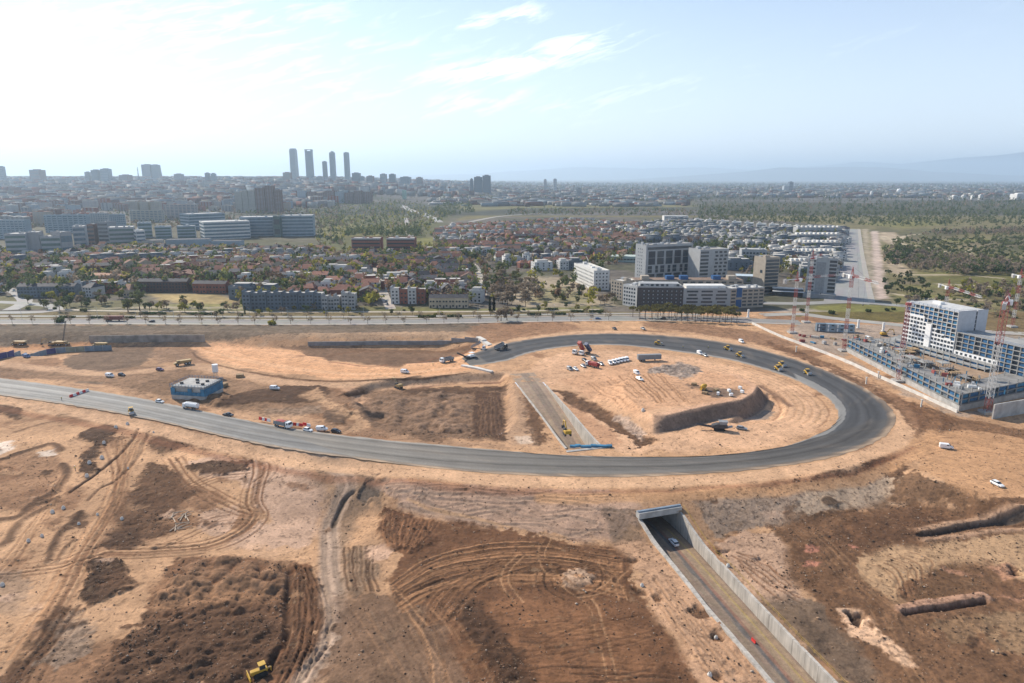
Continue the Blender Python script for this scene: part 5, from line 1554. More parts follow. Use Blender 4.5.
bar_xy = [((71.5, 397), (87, 391.5), 6, 'across the grey carriageway'), ((261, 421.6), (269, 423.2), 4, 'behind the dump lorry'), ((289, 426.6), (301, 428.2), 5, 'in front of the dump lorry'), ((305, 427.5), (309, 428.4), 2, 'behind the white car')]
for a, b, n, w in bar_xy:
    A, B = ground(*a), ground(*b); rz = math.atan2(B[1] - A[1], B[0] - A[0]) - PI / 2
    for k in range(n):
        t = k / max(n - 1, 1); red = k % 2 == 0
        proto('barR' if red else 'barW', make_barrier, M_BARR if red else M_BARW).place((A[0] + (B[0] - A[0]) * t, A[1] + (B[1] - A[1]) * t, .07), rz, '%s barrier, %s from the left in the row %s' % ('red' if red else 'white', ordinal(k), w), 'red and white road barriers', (1.3, 1.0, 1.25))
x, y, z = ground(731.5, 609.5)
j_ = int(np.argmin(np.abs(fine[:, 1] - 146)))
proto('barR', make_barrier, M_BARR).place((fine[j_][0] + .3, fine[j_][1], fine[j_][2] + .02), .3, 'red plastic barrier alone on the near underpass ramp', 'red and white road barriers', (.8, .8, .8))


def make_ring(h, r):
    b = MB(); n = 20; k = len(b.v)
    prof = [(r, 0), (r, h * .45), (r * .55, h), (r * .42, h), (r * .42, h * .5)]
    for rr, zz in prof: b.v += [(rr * math.cos(2 * PI * i / n), rr * math.sin(2 * PI * i / n), zz) for i in range(n)]
    for q in range(len(prof) - 1):
        for i in range(n):
            j = (i + 1) % n; b.f.append((q * n + i, q * n + j, q * n + n + j, q * n + n + i)); b.m.append(0)
    b.f.append(tuple((len(prof) - 1) * n + i for i in range(n))); b.m.append(0)
    return tag(b.build('manhole_cone', M_CONCL), '', 'manhole')


cones = [(116, 428, 1.15, 'nearest the carriageway beside dark soil'), (127.5, 424.5, 1.1, 'nearest the carriageway on tan soil'), (104, 443.5, 1.1, 'standing in the dark soil patch, topmost there'), (102, 458.5, 1.2, 'standing in the dark soil patch, right one of two level ones'), (89.5, 463.5, 1.15, 'standing at the left edge of the dark soil patch'),
         (87, 476.5, 1.1, 'at the tip of the dark soil patch'), (52.5, 512.8, 1.05, 'left one of two on the pale track below the dark patch'), (63.5, 508.8, 1.0, 'right one of two on the pale track below the dark patch'), (28.5, 541.5, .9, 'left one of two beside the wide pale track'), (42, 536.5, .8, 'right one of two beside the wide pale track'),
         (122, 519.5, .9, 'at the left edge of the brown field'), (128, 468.5, .6, 'sunk in a white patch on the pale track'), (153.5, 432.5, .6, 'sunk in a white patch just below the carriageway'), (97.5, 515, .7, 'alone in the middle of the pale track'), (2.5, 585.5, .9, 'at the left edge of the frame'),
         (79, 524.5, .8, 'beside the dark ditch heap'), (642, 586, .8, 'in the dark pit left of the underpass wall'), (716, 638.5, .8, 'in a small pit left of the underpass wall, lower down'), (709.5, 676, .9, 'near the bottom edge left of the underpass wall'), (728, 566.5, .9, 'on tan soil right of the underpass wall'), (643, 411, 1.2, 'beside the ditch inside the loop')]
for x, y, s, w in cones:
    p = ground(x, y)
    proto('cone', make_ring, 1.7, .95).place((p[0], p[1], p[2] - .05), 0, 'grey concrete manhole cone %s' % w, 'concrete manhole cones', s * .62)


def make_person():
    """standing figure, one continuous body"""
    me = bpy.data.meshes.new('person'); bm = bmesh.new()
    rings = []

    def tube(path, n=8):
        prev = None
        for (x, y, z, rx, ry) in path:
            ring = [bm.verts.new((x + rx * math.cos(2 * PI * i / n), y + ry * math.sin(2 * PI * i / n), z)) for i in range(n)]
            if prev:
                for i in range(n): bm.faces.new((prev[i], prev[(i + 1) % n], ring[(i + 1) % n], ring[i]))
            else: bm.faces.new(ring[::-1])
            prev = ring
        bm.faces.new(prev)
    tube([(0, 0, .82, .13, .17), (0, 0, .95, .12, .17), (0, 0, 1.15, .11, .16), (0, 0, 1.35, .12, .2), (0, 0, 1.45, .09, .17), (0, 0, 1.5, .055, .06), (0, 0, 1.56, .06, .06), (.01, 0, 1.64, .1, .08), (.01, 0, 1.72, .1, .085), (0, 0, 1.78, .05, .05)])
    for s in (-1, 1):
        tube([(.05, s * .1, 0, .12, .05), (0, s * .1, .09, .06, .05), (-.01, s * .1, .45, .06, .06), (0, s * .09, .86, .09, .085)])
        tube([(.1, s * .24, .78, .035, .03), (.05, s * .25, 1.05, .04, .04), (0, s * .22, 1.4, .06, .055)])
    bm.to_mesh(me); bm.free(); me.materials.append(mat('work_clothes', (.05, .06, .09), .8))
    o = bpy.data.objects.new('person', me); COL.objects.link(o)
    MB().prism([(.13 * math.cos(i * PI / 5), .12 * math.sin(i * PI / 5)) for i in range(10)], 1.715, 1.84).build('helmet', M_BARW, o)
    v = MB(); v.prism([(.15 * math.cos(i * PI / 5), .215 * math.sin(i * PI / 5)) for i in range(10)], 1.0, 1.42); v.build('vest', mat('safety_vest', (.65, .55, .05), .7), o)
    return tag(o, '', 'person')


for x, y, l in ((61.8, 400.5, 'person in dark work clothes walking on the grey carriageway by the barriers'), (433, 366, 'person standing on the orange ramp left of the white lorry'), (75.5, 471, 'person standing on the pale track beside the dark soil patch'), (683, 348.5, 'person in a safety vest on the inner lanes of the dark asphalt'), (708, 349.2, 'person in a safety vest on the asphalt near the upper pair of rollers')):
    p = ground(x, y)
    proto('person', make_person).place((p[0], p[1], p[2] + .05), rnd.uniform(0, 6), l, 'site workers', 1.12)


def make_block(m, pts, h, name, cat):
    return tag(MB().prism(pts, 0, h).build(name, m), '', cat)


# stored materials inside the loop
M_WOOD = mat('timber', (.36, .25, .14), .85, .25)
def make_stack():
    b = MB()
    for k in range(4):
        for q in range(3): b.box((0, -.6 + q * .6, .15 + k * .26), (2.6 - .1 * k, .5, .2))
    return tag(b.build('timber_pile', M_WOOD), '', 'timber')


def make_pallet():
    r = empty('loaded_pallet', (0, 0, 0), 0, '', 'pallet')
    MB().box((0, 0, .07), (1.3, 1.1, .14)).build('pallet_base', M_WOOD, r)
    b = MB(); loft(b, [(-.6, .5, .15, 1.1), (.6, .5, .15, 1.15)], 0, .08); b.build('load', M_CARW, r)
    return r


for k in range(9):
    x, y = 694 + (k * 37 % 50), 385 + (k * 23 % 12)
    p = ground(x, y)
    if k % 3 == 0: proto('stack', make_stack).place((p[0], p[1], p[2]), rnd.uniform(0, 3), '%s pile of timber in the storage patch on the mound' % ['left', 'middle', 'right'][k // 3], 'building materials stored on the mound')
    else: proto('pallet', make_pallet).place((p[0], p[1], p[2]), rnd.uniform(0, 3), 'white wrapped pallet in the storage patch on the mound', 'building materials stored on the mound', 1.2)
def make_silo():
    r = empty('mixer_drum', (0, 0, 0), 0, '', 'concrete mixer')
    b = MB(); b.bar((-1.4, 0, 1.4), (0, 0, 1.8), .7, 0, 14, 1.25).bar((0, 0, 1.8), (1.4, 0, 2.3), 1.25, 0, 14, .6); b.build('drum', M_YEL, r)
    MB().box((0, 0, .5), (3.2, 1.4, .5)).build('frame', M_YEL, r)
    for x in (-1, 1):
        for y in (-.7, .7): wheel(r, x, y, .4, .2)
    return r


p = ground(703.5, 390); proto('mix', make_silo).place((p[0], p[1], p[2]), .4, 'yellow concrete mixer among the stored materials on the mound')


# hoarding, walls and the blue formwork building
def panel_wall(name, px, h, th, m, label, cat, posts=0, zoff=0.0, panel=None, cap=None, mats=None):
    c = [ground(*p) for p in px]
    r = empty(name, (c[0][0], c[0][1], c[0][2]), 0, label, cat)
    pts = [(p[0], p[1]) for p in c]
    L = sum(math.dist(pts[i], pts[i + 1]) for i in range(len(pts) - 1)); n = max(2, int(L / (panel or L)))
    q = resample(spline(pts, 5), n + 1)
    for i in range(n):
        a, b = q[i], q[i + 1]; d = math.dist(a, b); rz = math.atan2(b[1] - a[1], b[0] - a[0])
        z = H((a[0] + b[0]) / 2, (a[1] + b[1]) / 2) + zoff
        mb = MB().box(((a[0] + b[0]) / 2 - c[0][0], (a[1] + b[1]) / 2 - c[0][1], z - c[0][2] + h / 2 - .3), (d - .03, th, h + .6), rz)
        mb.build('panel', mats[i % len(mats)] if mats else m, r)
        if posts: MB().box((a[0] - c[0][0], a[1] - c[0][1], z - c[0][2] + h / 2), (.18, th + .16, h + .3), rz).build('post', M_STEEL, r)
    return r


M_HB = mat('hoarding_blue_grey', (.20, .27, .33), .7, .2, .3); M_HP = mat('hoarding_violet', (.07, .07, .20), .7, .2, .3); M_HG = mat('hoarding_green_grey', (.27, .30, .24), .7, .2, .3)
panel_wall('site_hoarding', [(-60, 366), (0, 359.5), (45, 355), (80, 351.6), (112, 350.4)], 3.4, .15, M_HB, 'long blue grey site hoarding with violet panels beside the orange haul road', 'hoarding', 1, 0, 5.2, None, [M_HB, M_HB, M_HB, M_HB, M_HB, M_HP, M_HP, M_HB, M_HB, M_HB, M_HB, M_HB, M_HP, M_HB, M_HG, M_HG])
panel_wall('retaining_wall', [(90, 342.5), (150, 341.8), (205, 341.6)], 4.6, .7, mat('soiled_concrete', (.29, .265, .235), .9, .3, .25), 'long grey concrete wall holding the boulevard bank at left', 'retaining wall', 0, 0, 9)
panel_wall('retaining_wall', [(308, 345.6), (350, 345.2), (400, 344.6), (450, 343), (478, 341.5)], 2.5, .6, mat('blue_grey_concrete', (.25, .25, .25), .9, .2, .3), 'long blue grey concrete wall along the sunken earthworks above the orange ramp', 'retaining wall', 0, 0, 9)
panel_wall('concrete_kerb_wall', [(752, 324), (780, 337), (812, 349), (845, 362), (880, 378), (905, 389), (935, 403), (957, 413)], 1.5, .5, M_CONCL, 'long pale concrete wall between the loop road and the building site', 'wall', 0, 0, 12)
panel_wall('concrete_wall', [(992, 419), (1060, 407)], 6.5, .6, M_CONC, 'tall grey concrete wall at the right edge beside the tower crane foot', 'wall', 0, 0, 12)
panel_wall('concrete_kerb_wall', [(478, 338), (484, 342), (490, 345.5)], 1.2, 3.0, M_CONCL, 'short pale concrete ramp slab beside the paving crew', 'wall', 0, 0, 12)
panel_wall('concrete_kerb_wall', [(462, 366), (478, 369), (492, 372.5)], .8, 2.2, M_CONCL, 'pale concrete channel slab below the unfinished end of the loop road', 'wall', 0, 0, 12)

A, B = ground(172, 399), ground(205, 399.5)
fx = empty('formwork_building', (A[0], A[1], A[2]), 0, 'low concrete building shell wrapped in bright blue formwork panels', 'building')
fx.rotation_euler.z = math.atan2(B[1] - A[1], B[0] - A[0]) + .02
wB = math.dist(A[:2], B[:2])
MB().box((wB / 2, 7, 1.1), (wB, 14, 2.2)).build('concrete_base', M_CONC, fx)
MB().box((wB / 2, 7, 6.3), (wB - .6, 13.4, .35)).build('roof_slab', M_CONC, fx)
MB().box((wB / 2, 7, 4.1), (wB - 1.4, 12.6, 4.0)).build('wall', M_CONC, fx)
for nm, n, ax in (('x', 8, 0), ('y', 6, 1)):
    for sd in (0, 1):
        for k in range(n):
            ln = wB if ax == 0 else 14
            c0 = (k + .5) / n * ln; pc = (c0, sd * 14 + (-.12 if sd == 0 else .12), 3.9) if ax == 0 else (sd * wB + (-.12 if sd == 0 else .12), c0, 3.9)
            sz = (ln / n - .12, .18, 3.4) if ax == 0 else (.18, ln / n - .12, 3.4)
            if sd == 0 and ax == 0 and k in (1, 2, 3, 5, 6): sz = (sz[0], sz[1], 1.6); pc = (pc[0], pc[1], 3.0)
            MB().box(pc, sz).build('formwork_panel', M_BLUEF, fx)
rl = MB()
for x0, y0, x1, y1 in ((-.3, -.3, wB + .3, -.3), (wB + .3, -.3, wB + .3, 14.3), (-.3, 14.3, wB + .3, 14.3), (-.3, -.3, -.3, 14.3)):
    for z in (6.9, 7.5): rl.bar((x0, y0, z), (x1, y1, z), .07)
    n = int(math.dist((x0, y0), (x1, y1)) / 1.6)
    for k in range(n + 1): rl.bar((x0 + (x1 - x0) * k / n, y0 + (y1 - y0) * k / n, 6.0), (x0 + (x1 - x0) * k / n, y0 + (y1 - y0) * k / n, 7.6), .07)
rl.build('guard_rail', M_BLUEF, fx)
for k, (x, y) in enumerate(((3, 4), (7, 10), (10, 6), (13, 9), (14, 4))):
    bx = MB(); loft(bx, [(-.7, .4, 0, .8), (.7, .4, 0, .9)], 0, .1); o = bx.build('material_stack', M_DARK); tag(o, '%s dark stack of materials from the left on the roof of the blue formwork building' % ordinal(k), 'building material', 'stacks on the formwork building')
    c_, s_ = math.cos(fx.rotation_euler.z), math.sin(fx.rotation_euler.z)
    o.location = (A[0] + x * c_ - y * s_, A[1] + x * s_ + y * c_, A[2] + 6.5)
p = ground(216, 377.5)
r = empty('cement_silo', (p[0], p[1], p[2]), 0, 'white cement silo on legs right of the blue formwork building', 'silo')
MB().bar((0, 0, 2.2), (0, 0, 3.2), .5, 0, 14, 1.5).bar((0, 0, 3.2), (0, 0, 7), 1.5, 0, 14).build('tank', M_CARW, r)
for a in range(4): MB().bar((1.1 * math.cos(a * PI / 2 + .8), 1.1 * math.sin(a * PI / 2 + .8), 0), (1.1 * math.cos(a * PI / 2 + .8), 1.1 * math.sin(a * PI / 2 + .8), 3.4), .12).build('leg', M_STEEL, r)
p = ground(240, 377); proto('stack', make_stack).place((p[0], p[1], p[2]), .3, 'pile of timber on the ground right of the cement silo', 'timber piles by the silo', 1.5)
p = ground(224, 386); proto('stack', make_stack).place((p[0], p[1], p[2]), 1.2, 'pile of timber just right of the blue formwork building', 'timber piles by the silo', 1.4)
# pale felled timber on the dirt at left
for k in range(16):
    x, y = 172 + rnd.uniform(0, 16), 512 + rnd.uniform(0, 20); p = ground(x, y); a = rnd.uniform(0.2, 2.4); l = rnd.uniform(1.2, 3)
    b = MB().bar((-l * math.cos(a), -l * math.sin(a), .2), (l * math.cos(a), l * math.sin(a), .3), .16, 0, 6, .1); o = b.build('fallen_log', mat('bleached_wood', (.55, .44, .33), .9, .2)); o.location = p
    tag(o, 'bleached log strewn on bare earth left of the dirt road bend', 'log', 'bleached logs strewn on the bare earth')
# ------------------------------------------------------------------ buildings: local x along the front, y away from the viewer, z up
def ztop(px, py, d): return at_d(px, py, d)[1]


def frame_root(name, label, cat, A, B, group=None, z=0.0):
    w = math.dist(A, B)
    return empty(name, (A[0], A[1], z), math.atan2(B[1] - A[1], B[0] - A[0]), label, cat, group), w


WMESH = {}


def windows(root, face, w, d, xs, zs, ww, wh, m=None, name='window', budget=None, proud=.06, skip=None):
    """one mesh object per window on a face of a building; past the budget the rest become one part"""
    m = m or M_GLASS
    key = (round(ww, 2), round(wh, 2), m.name, name)
    if key not in WMESH: WMESH[key] = MB().box((0, 0, 0), (ww, .12, wh)).mesh(name, m)
    extra = MB(); n = 0
    for z in zs:
        for x in xs:
            if skip and skip(x, z): continue
            if face == 'front': loc, rz = (x, .06 - proud, z), 0
            elif face == 'left': loc, rz = (.06 - proud, x, z), PI / 2
            elif face == 'right': loc, rz = (w - .06 + proud, x, z), PI / 2
            else: loc, rz = (x, d - .06 + proud, z), 0
            if budget is None or budget[0] > 0:
                o = bpy.data.objects.new(name, WMESH[key]); COL.objects.link(o); o.parent = root
                o.location = loc; o.rotation_euler = (0, 0, rz)
                if budget is not None: budget[0] -= 1
            else: extra.box(loc, (ww, .12, wh), rz); n += 1
    if n: tag(extra.build(name, m, root), kind='stuff')


def lin(a, b, n): return [a + (b - a) * (i + .5) / n for i in range(n)]


# ---- tower cranes
M_CRW = mat('crane_white', (.56, .55, .53), .6, .15)
def crane(base, slew_y, tip, label, jib=True, zb=0.0, sec=6.0, width=1.45, cj=13.0, redfirst=True, top=6.0, white_to=None):
    x0, y0, z0 = ground(*base)
    xs_, zs_ = at_d(base[0], slew_y, y0)
    r = empty('tower_crane', (x0, y0, z0), 0, label, 'tower crane', 'red and white tower cranes')
    hgt = zs_ - z0; w = width / 2
    MB().box((0, 0, .5), (5, 5, 1.0)).build('foundation', M_CONC, r)
    n = max(4, int(round(hgt / sec)))
    for k in range(n):
        a, b = 1 + (hgt - 1) * k / n, 1 + (hgt - 1) * (k + 1) / n
        mb = MB()
        for sx in (-w, w):
            for sy in (-w, w): mb.bar((sx, sy, a), (sx, sy, b), .095)
        m2 = 3
        for q in range(m2):
            z1, z2 = a + (b - a) * q / m2, a + (b - a) * (q + 1) / m2
            for s in (-1, 1):
                mb.bar((-w, s * w, z1), (w, s * w, z2), .048).bar((w, s * w, z1), (-w, s * w, z2), .048)
                mb.bar((s * w, -w, z1), (s * w, w, z2), .048).bar((s * w, w, z1), (s * w, -w, z2), .048)
        mb.build('mast_section', (M_RED if (k % 2 == 0) == redfirst else M_CRW) if white_to is None else (M_CRW if 0 < k < n * white_to else M_RED), r)
    tx, ty = at(tip[0], tip[1], zs_)
    az = math.atan2(ty - y0, tx - x0); L = math.hypot(tx - x0, ty - y0)
    if not jib: L = 0
    ca, sa = math.cos(az), math.sin(az)
    hd = empty('slewing_head', (0, 0, hgt), az); hd.parent = r
    MB().bar((0, 0, -.6), (0, 0, .6), 1.4, 0, 12).build('turntable', M_RED, hd)
    cb = MB(); loft(cb, [(.3, .8, -1.9, .4), (1.6, .8, -1.9, .4), (2.1, .7, -1.3, .3)]); c = cb.build('operator_cab', M_WHITE, hd); c.location = (0, -1.6, 1.0)
    if not jib: return r
    mb = MB()
    for s in (-.7, .7): mb.bar((s, -.7, .5), (0, 0, top), .13).bar((s, .7, .5), (0, 0, top), .13)
    for q in range(4): mb.bar((-.7 + q * .17, -.7 + q * .17, .5 + q * (top - .5) / 4.2), (.7 - q * .17, -.7 + q * .17, .5 + q * (top - .5) / 4.2), .06)
    mb.build('apex_tower', M_RED, hd)
    ns = max(3, int(L / 7))
    for k in range(ns):
        a, b = 1 + (L - 1) * k / ns, 1 + (L - 1) * (k + 1) / ns
        mb = MB(); mb.bar((a, -.65, .6), (b, -.65, .6), .11).bar((a, .65, .6), (b, .65, .6), .11).bar((a, 0, 1.8), (b, 0, 1.8), .11)
        for q in range(4):
            p, s2, e = a + (b - a) * q / 4, a + (b - a) * (q + .5) / 4, a + (b - a) * (q + 1) / 4
            for s in (-.65, .65): mb.bar((p, s, .6), (s2, 0, 1.8), .06).bar((s2, 0, 1.8), (e, s, .6), .06)
            mb.bar((p, -.65, .6), (e, .65, .6), .05)
        mb.build('jib_section', M_CRW if k % 2 else M_RED, hd)
    mb = MB(); mb.bar((0, -.6, .6), (-cj, -.6, .6), .12).bar((0, .6, .6), (-cj, .6, .6), .12)
    for q in range(7): mb.bar((-cj * q / 7, -.6, .6), (-cj * (q + 1) / 7, .6, .6), .06)
    mb.build('counter_jib', M_WHITE, hd)
    MB().box((-cj + 1.2, 0, -.3), (2.2, 1.3, 2.6)).build('counterweight', M_CONC, hd)
    MB().bar((0, 0, top), (L * .62, 0, 1.8), .05).bar((0, 0, top), (-cj + 1, 0, .7), .05).build('tie_bars', M_DARK, hd)
    t = empty('trolley', (L * .55, 0, .4)); t.parent = hd
    MB().box((L * .55, 0, .3), (1.2, 1.2, .3)).bar((L * .55, 0, .2), (L * .55, 0, -hgt * .3), .03).box((L * .55, 0, -hgt * .3), (.5, .3, .9)).build('hook_block', M_DARK, hd)
    bpy.data.objects.remove(t)
    return r


crane((792, 333), 280, (842, 276), 'red and white tower crane farthest left, its jib reaching right', cj=12)
crane((806, 322.5), 258, (822, 256), 'tall red and white tower crane second from the left, jib seen nearly end on', cj=10)
crane((843.5, 351), 277, (878, 285.5), 'red and white tower crane third from the left above the blue site cabins', cj=12)
crane((898, 381.5), 304, (905, 292), 'dark red tower crane mast without a jib, against the left edge of the white tower', False, width=1.5, white_to=.35)
crane((987, 413), 303, (1009, 297), 'red and white tower crane standing at the near corner of the podium', width=2.0, cj=9, white_to=.6)
crane((1012, 327), 277, (1062, 287), 'red and white tower crane at the right edge behind the unfinished wing', cj=10)
crane((942, 331), 288, (981, 299), 'red and white tower crane behind the white tower, jib sloping to the right', cj=14)

# ---- the white tower under construction on its podium
M_PANEL = mat('white_cladding', (.80, .79, .77), .7, .05, .3); M_IN = mat('interior_shade', (.15, .18, .21), .9, .3, .4)  # M_IN: dark blue grey that stands for the shade inside open floors
M_NET = mat('blue_safety_net', (.035, .125, .26), .8, .3, .6); M_SLAB = mat('floor_slab', (.33, .325, .31), .9, .15, .4); M_SAND = mat('sand', (.34, .235, .155), .95, .2, .4)
A, B = at(901, 344, 8), at(952, 358, 8)
hT = at_d(905, 302, A[1])[1] - 8
r, w = frame_root('unfinished_tower', 'white tower under construction with small square windows and blue netted upper floors', 'building', A, B, None, 8.0)
e0, e1 = at(957, 313, 8 + hT), at(980, 309, 8 + hT)
DT = min(20.0, max(13.0, math.dist(e0, e1)))
NF = 11; fh = hT / NF
shade_core = MB().box((w / 2, DT / 2 + .5, hT / 2 - .2), (w - 1.6, DT - 2.2, hT - .5)); shade_core.build('shade_core', M_IN, r)  # solid dark box painted as the shade behind the slabs
for k in range(NF + 1): MB().box((w / 2, DT / 2, k * fh), (w, DT, .30)).build('floor_slab', M_CRW, r)
cm = MB()
for k in range(12):
    x = .25 + (w - .5) * k / 11
    cm.box((x, .25, hT / 2), (.34, .34, hT))
cm.build('column_row', M_CRW, r)
MB().box((w + .02, DT * .30, hT / 2 + .3), (.3, DT * .58, hT + .5)).build('end_wall', mat('grey_cladding', (.42, .43, .45), .7, .06), r)
MB().box((w + .02, DT * .82, hT / 2 + .3), (.3, DT * .36, hT + .5)).build('end_wall', MATS['grey_cladding'], r)
MB().box((-.02, DT / 2, hT / 2), (.3, DT, hT + .3)).build('end_wall', M_PANEL, r)
# cladding in steps: (x from, x to as share of the front, floors from the bottom)
bud = [100]
for a, b, n in ((0, .40, 8.4), (.40, .46, 7), (.56, .66, 6), (.66, .80, 5), (.80, .93, 4.4), (.93, 1.0, 4)):
    MB().box((w * (a + b) / 2, -.08, n * fh / 2), (w * (b - a) - .02, .3, n * fh)).build('cladding', M_PANEL, r)
MB().box((w * .51, -.3, 3.4 * fh), (w * .10, .9, 6.8 * fh)).build('stair_shaft', M_PANEL, r)
rowsz = [(k + .5) * fh for k in range(NF)]


def clad(x, z):
    t = x / w
    n = 8.4 if t < .40 else 7 if t < .46 else 0 if t < .56 else 6 if t < .66 else 5 if t < .80 else 4.4 if t < .93 else 4
    return z > n * fh
windows(r, 'front', w, DT, lin(0, w * .45, 7) + lin(w * .565, w, 7), rowsz, 1.5, 1.25, M_GLASS, 'window', bud, .3, clad)
for k in range(NF):
    for q in range(11):
        x = w * (q + .5) / 11
        if clad(x, rowsz[k]) and not (.45 < x / w < .56 and k < 7):
            if (q * 7 + k * 3) % 4: MB().box((x, .5, rowsz[k] - .25), (w / 11 - .4, .1, fh * rnd.choice([.4, .55, .7]))).build('safety_net', M_NET if (q + k) % 3 else M_BLUEF, r)
rl = MB()
for z in (hT + .6, hT + 1.2):
    rl.bar((0, 0, z), (w, 0, z), .06).bar((w, 0, z), (w, DT, z), .06).bar((0, 0, z), (0, DT, z), .06)
for k in range(13): rl.bar((w * k / 12, 0, hT), (w * k / 12, 0, hT + 1.3), .06)
rl.build('guard_rail', M_NET, r)
MB().box((w * .62, 1.0, hT + .9), (1.0, 1.6, 1.9)).box((w * .3, DT * .6, hT + .7), (5, 3, 1.4)).build('roof_hut', M_PANEL, r)
A_T = A
# the lower wing
dirx = ((B[0] - A[0]) / w, (B[1] - A[1]) / w)
B2 = at(1012, 373, 8)
hW = at_d(958, 332, B[1])[1] - 8
wW = math.dist(B, (B[0] + dirx[0], B[1] + dirx[1])) * 44
W0 = (B[0] + dirx[0] * .6, B[1] + dirx[1] * .6)
r2, w2 = frame_root('unfinished_wing', 'lower unfinished concrete wing with open floors beside the white tower', 'building', W0, (W0[0] + dirx[0] * wW, W0[1] + dirx[1] * wW), None, 8.0)
nf = 6; fh2 = hW / nf; D2 = 14
MB().box((w2 / 2, D2 / 2 + .6, hW / 2 - .2), (w2 - 1.5, D2 - 2.4, hW - .5)).build('shade_core', M_IN, r2)  # dark box in place of the wing's shaded inside
for k in range(nf + 1): MB().box((w2 / 2, D2 / 2, k * fh2), (w2, D2, .28)).build('floor_slab', M_SLAB, r2)
for k in range(14): MB().box((.3 + (w2 - .6) * k / 13, .25, hW / 2), (.36, .4, hW)).build('column', M_SLAB, r2)
MB().box((w2 * .27, -.08, fh2), (w2 * .54, .3, fh2 * 2)).build('cladding', M_PANEL, r2)
windows(r2, 'front', w2, D2, lin(.5, w2 * .54, 9), [fh2 * .5, fh2 * 1.5], 1.3, 1.15, M_GLASS, 'window', [100], .3)
for k in range(nf):
    for q in range(13):
        if (k > 1 or q > 6) and (q * 5 + k * 3) % 3: MB().box((w2 * (q + .5) / 13, .5, fh2 * (k + .4)), (w2 / 13 - .45, .1, fh2 * .55)).build('safety_net', M_NET, r2)
rl = MB().bar((0, 0, hW + .6), (w2, 0, hW + .6), .06).bar((0, 0, hW + 1.1), (w2, 0, hW + 1.1), .06); rl.build('guard_rail', M_NET, r2)
# podium
P0, P1, P2 = at(846, 351.5), at(958.5, 411.5), at(1075, 386)
n_ = np.array(P1) - np.array(P0); n_ /= np.linalg.norm(n_); nn = np.array([-n_[1], n_[0]])
back0 = tuple(np.array(P0) + nn * 24); back2 = (P2[0] + 20, P2[1] + 60); mid = tuple(np.array(at(905, 340)) + nn * 12)
outline = [P0, P1, P2, back2, mid, back0]
if sum(outline[i][0] * outline[(i + 1) % 6][1] - outline[(i + 1) % 6][0] * outline[i][1] for i in range(6)) < 0: outline = outline[::-1]
pod = empty('podium', (P1[0], P1[1], 0), 0, 'wide concrete podium frame with blue formwork and rows of columns below the white tower', 'building')
loc = lambda p, k=0: (p[0] - P1[0], p[1] - P1[1])
cen = np.mean(outline, axis=0)


def ins(o): return [loc(tuple(np.array(p) + (cen - np.array(p)) / np.linalg.norm(cen - np.array(p)) * o)) for p in outline]


MB().prism(ins(0), -.6, 2.6).build('basement_wall', M_CONC, pod)
MB().prism(ins(1.8), 2.6, 7.4).build('shade_fill', M_IN, pod)  # inset dark volume, gives the podium floors their shade by colour
for z in (2.75, 5.1, 7.6): MB().prism(ins(-.3), z, z + .36).build('floor_slab', mat('deck_concrete', (.25, .245, .235), .9, .25, .25), pod)
MB().prism(ins(16), 7.97, 8.03).build('sand_bed', M_SAND, pod)
ncol = 0
for a, b, n in ((P0, P1, 22), (P1, P2, 13)):
    a, b = np.array(loc(a)), np.array(loc(b)); d = (b - a); rz = math.atan2(d[1], d[0]); nv = np.array([-d[1], d[0]]) / np.linalg.norm(d)
    for k in range(n + 1):
        p = a + d * k / n + nv * .5
        top = 9.6 if (k * 7) % 5 < 3 else 8.9
        MB().box((p[0], p[1], (3.1 + top) / 2), (.42, .42, top - 3.1), rz).build('column', M_SLAB, pod)
        if k < n:
            q = a + d * (k + .5) / n + nv * .9
            for z, hh in ((3.95, 1.5), (6.35, 1.9)):
                if (k * 5 + int(z)) % 7 > 0: MB().box((q[0], q[1], z), (np.linalg.norm(d) / n - .5, .14, hh), rz).build('formwork_panel', M_NET if (k + int(z)) % 3 else M_BLUEF, pod)
    for k in range(3 * n):
        p = a + d * (k + .5) / (3 * n) + nv * (3 + (k * 37 % 50) / 6)
        if (k * 13) % 4: continue
        MB().box((p[0], p[1], 9.2), (.4, .4, 2.4), rz).build('column', M_SLAB, pod)
# stepped frame along the foot of the tower
for q, (off, hh) in enumerate(((-4.5, 2.4), (-9.0, 1.2))):
    fr = MB(); L3 = w * 1.9
    c_, s_ = dirx; nx_, ny_ = -s_, c_
    org = (A_T[0] + nx_ * off - P1[0] - c_ * 4, A_T[1] + ny_ * off - P1[1] - s_ * 4); rz = math.atan2(s_, c_)
    f_ = lambda x, y: (org[0] + c_ * x + nx_ * y, org[1] + s_ * x + ny_ * y)
    p = f_(L3 / 2, 2.2); MB().box((p[0], p[1], 8 + hh), (L3, 4.4, .3), rz).build('floor_slab', M_SLAB, pod)
    for k in range(17):
        p = f_(L3 * k / 16, .2); MB().box((p[0], p[1], 8 + (hh + 1.2) / 2), (.38, .38, hh + 1.2), rz).build('column', M_SLAB, pod)
        if k < 16 and (k * 5 + q) % 4: p = f_(L3 * (k + .5) / 16, .6); MB().box((p[0], p[1], 8 + hh * .45), (L3 / 16 - .5, .12, hh * .8), rz).build('formwork_panel', M_NET if k % 3 else M_BLUEF, pod)
for k in range(60):
    t, s = rnd.random(), rnd.uniform(3, 22); p = np.array(loc(P0)) * (1 - t) + np.array(loc(P1)) * t + nn * s
    MB().box((p[0], p[1], 8.9), (.35, .35, rnd.uniform(1.2, 2.4)), .5).build('column', M_SLAB if k % 3 else M_BLUEF, pod)
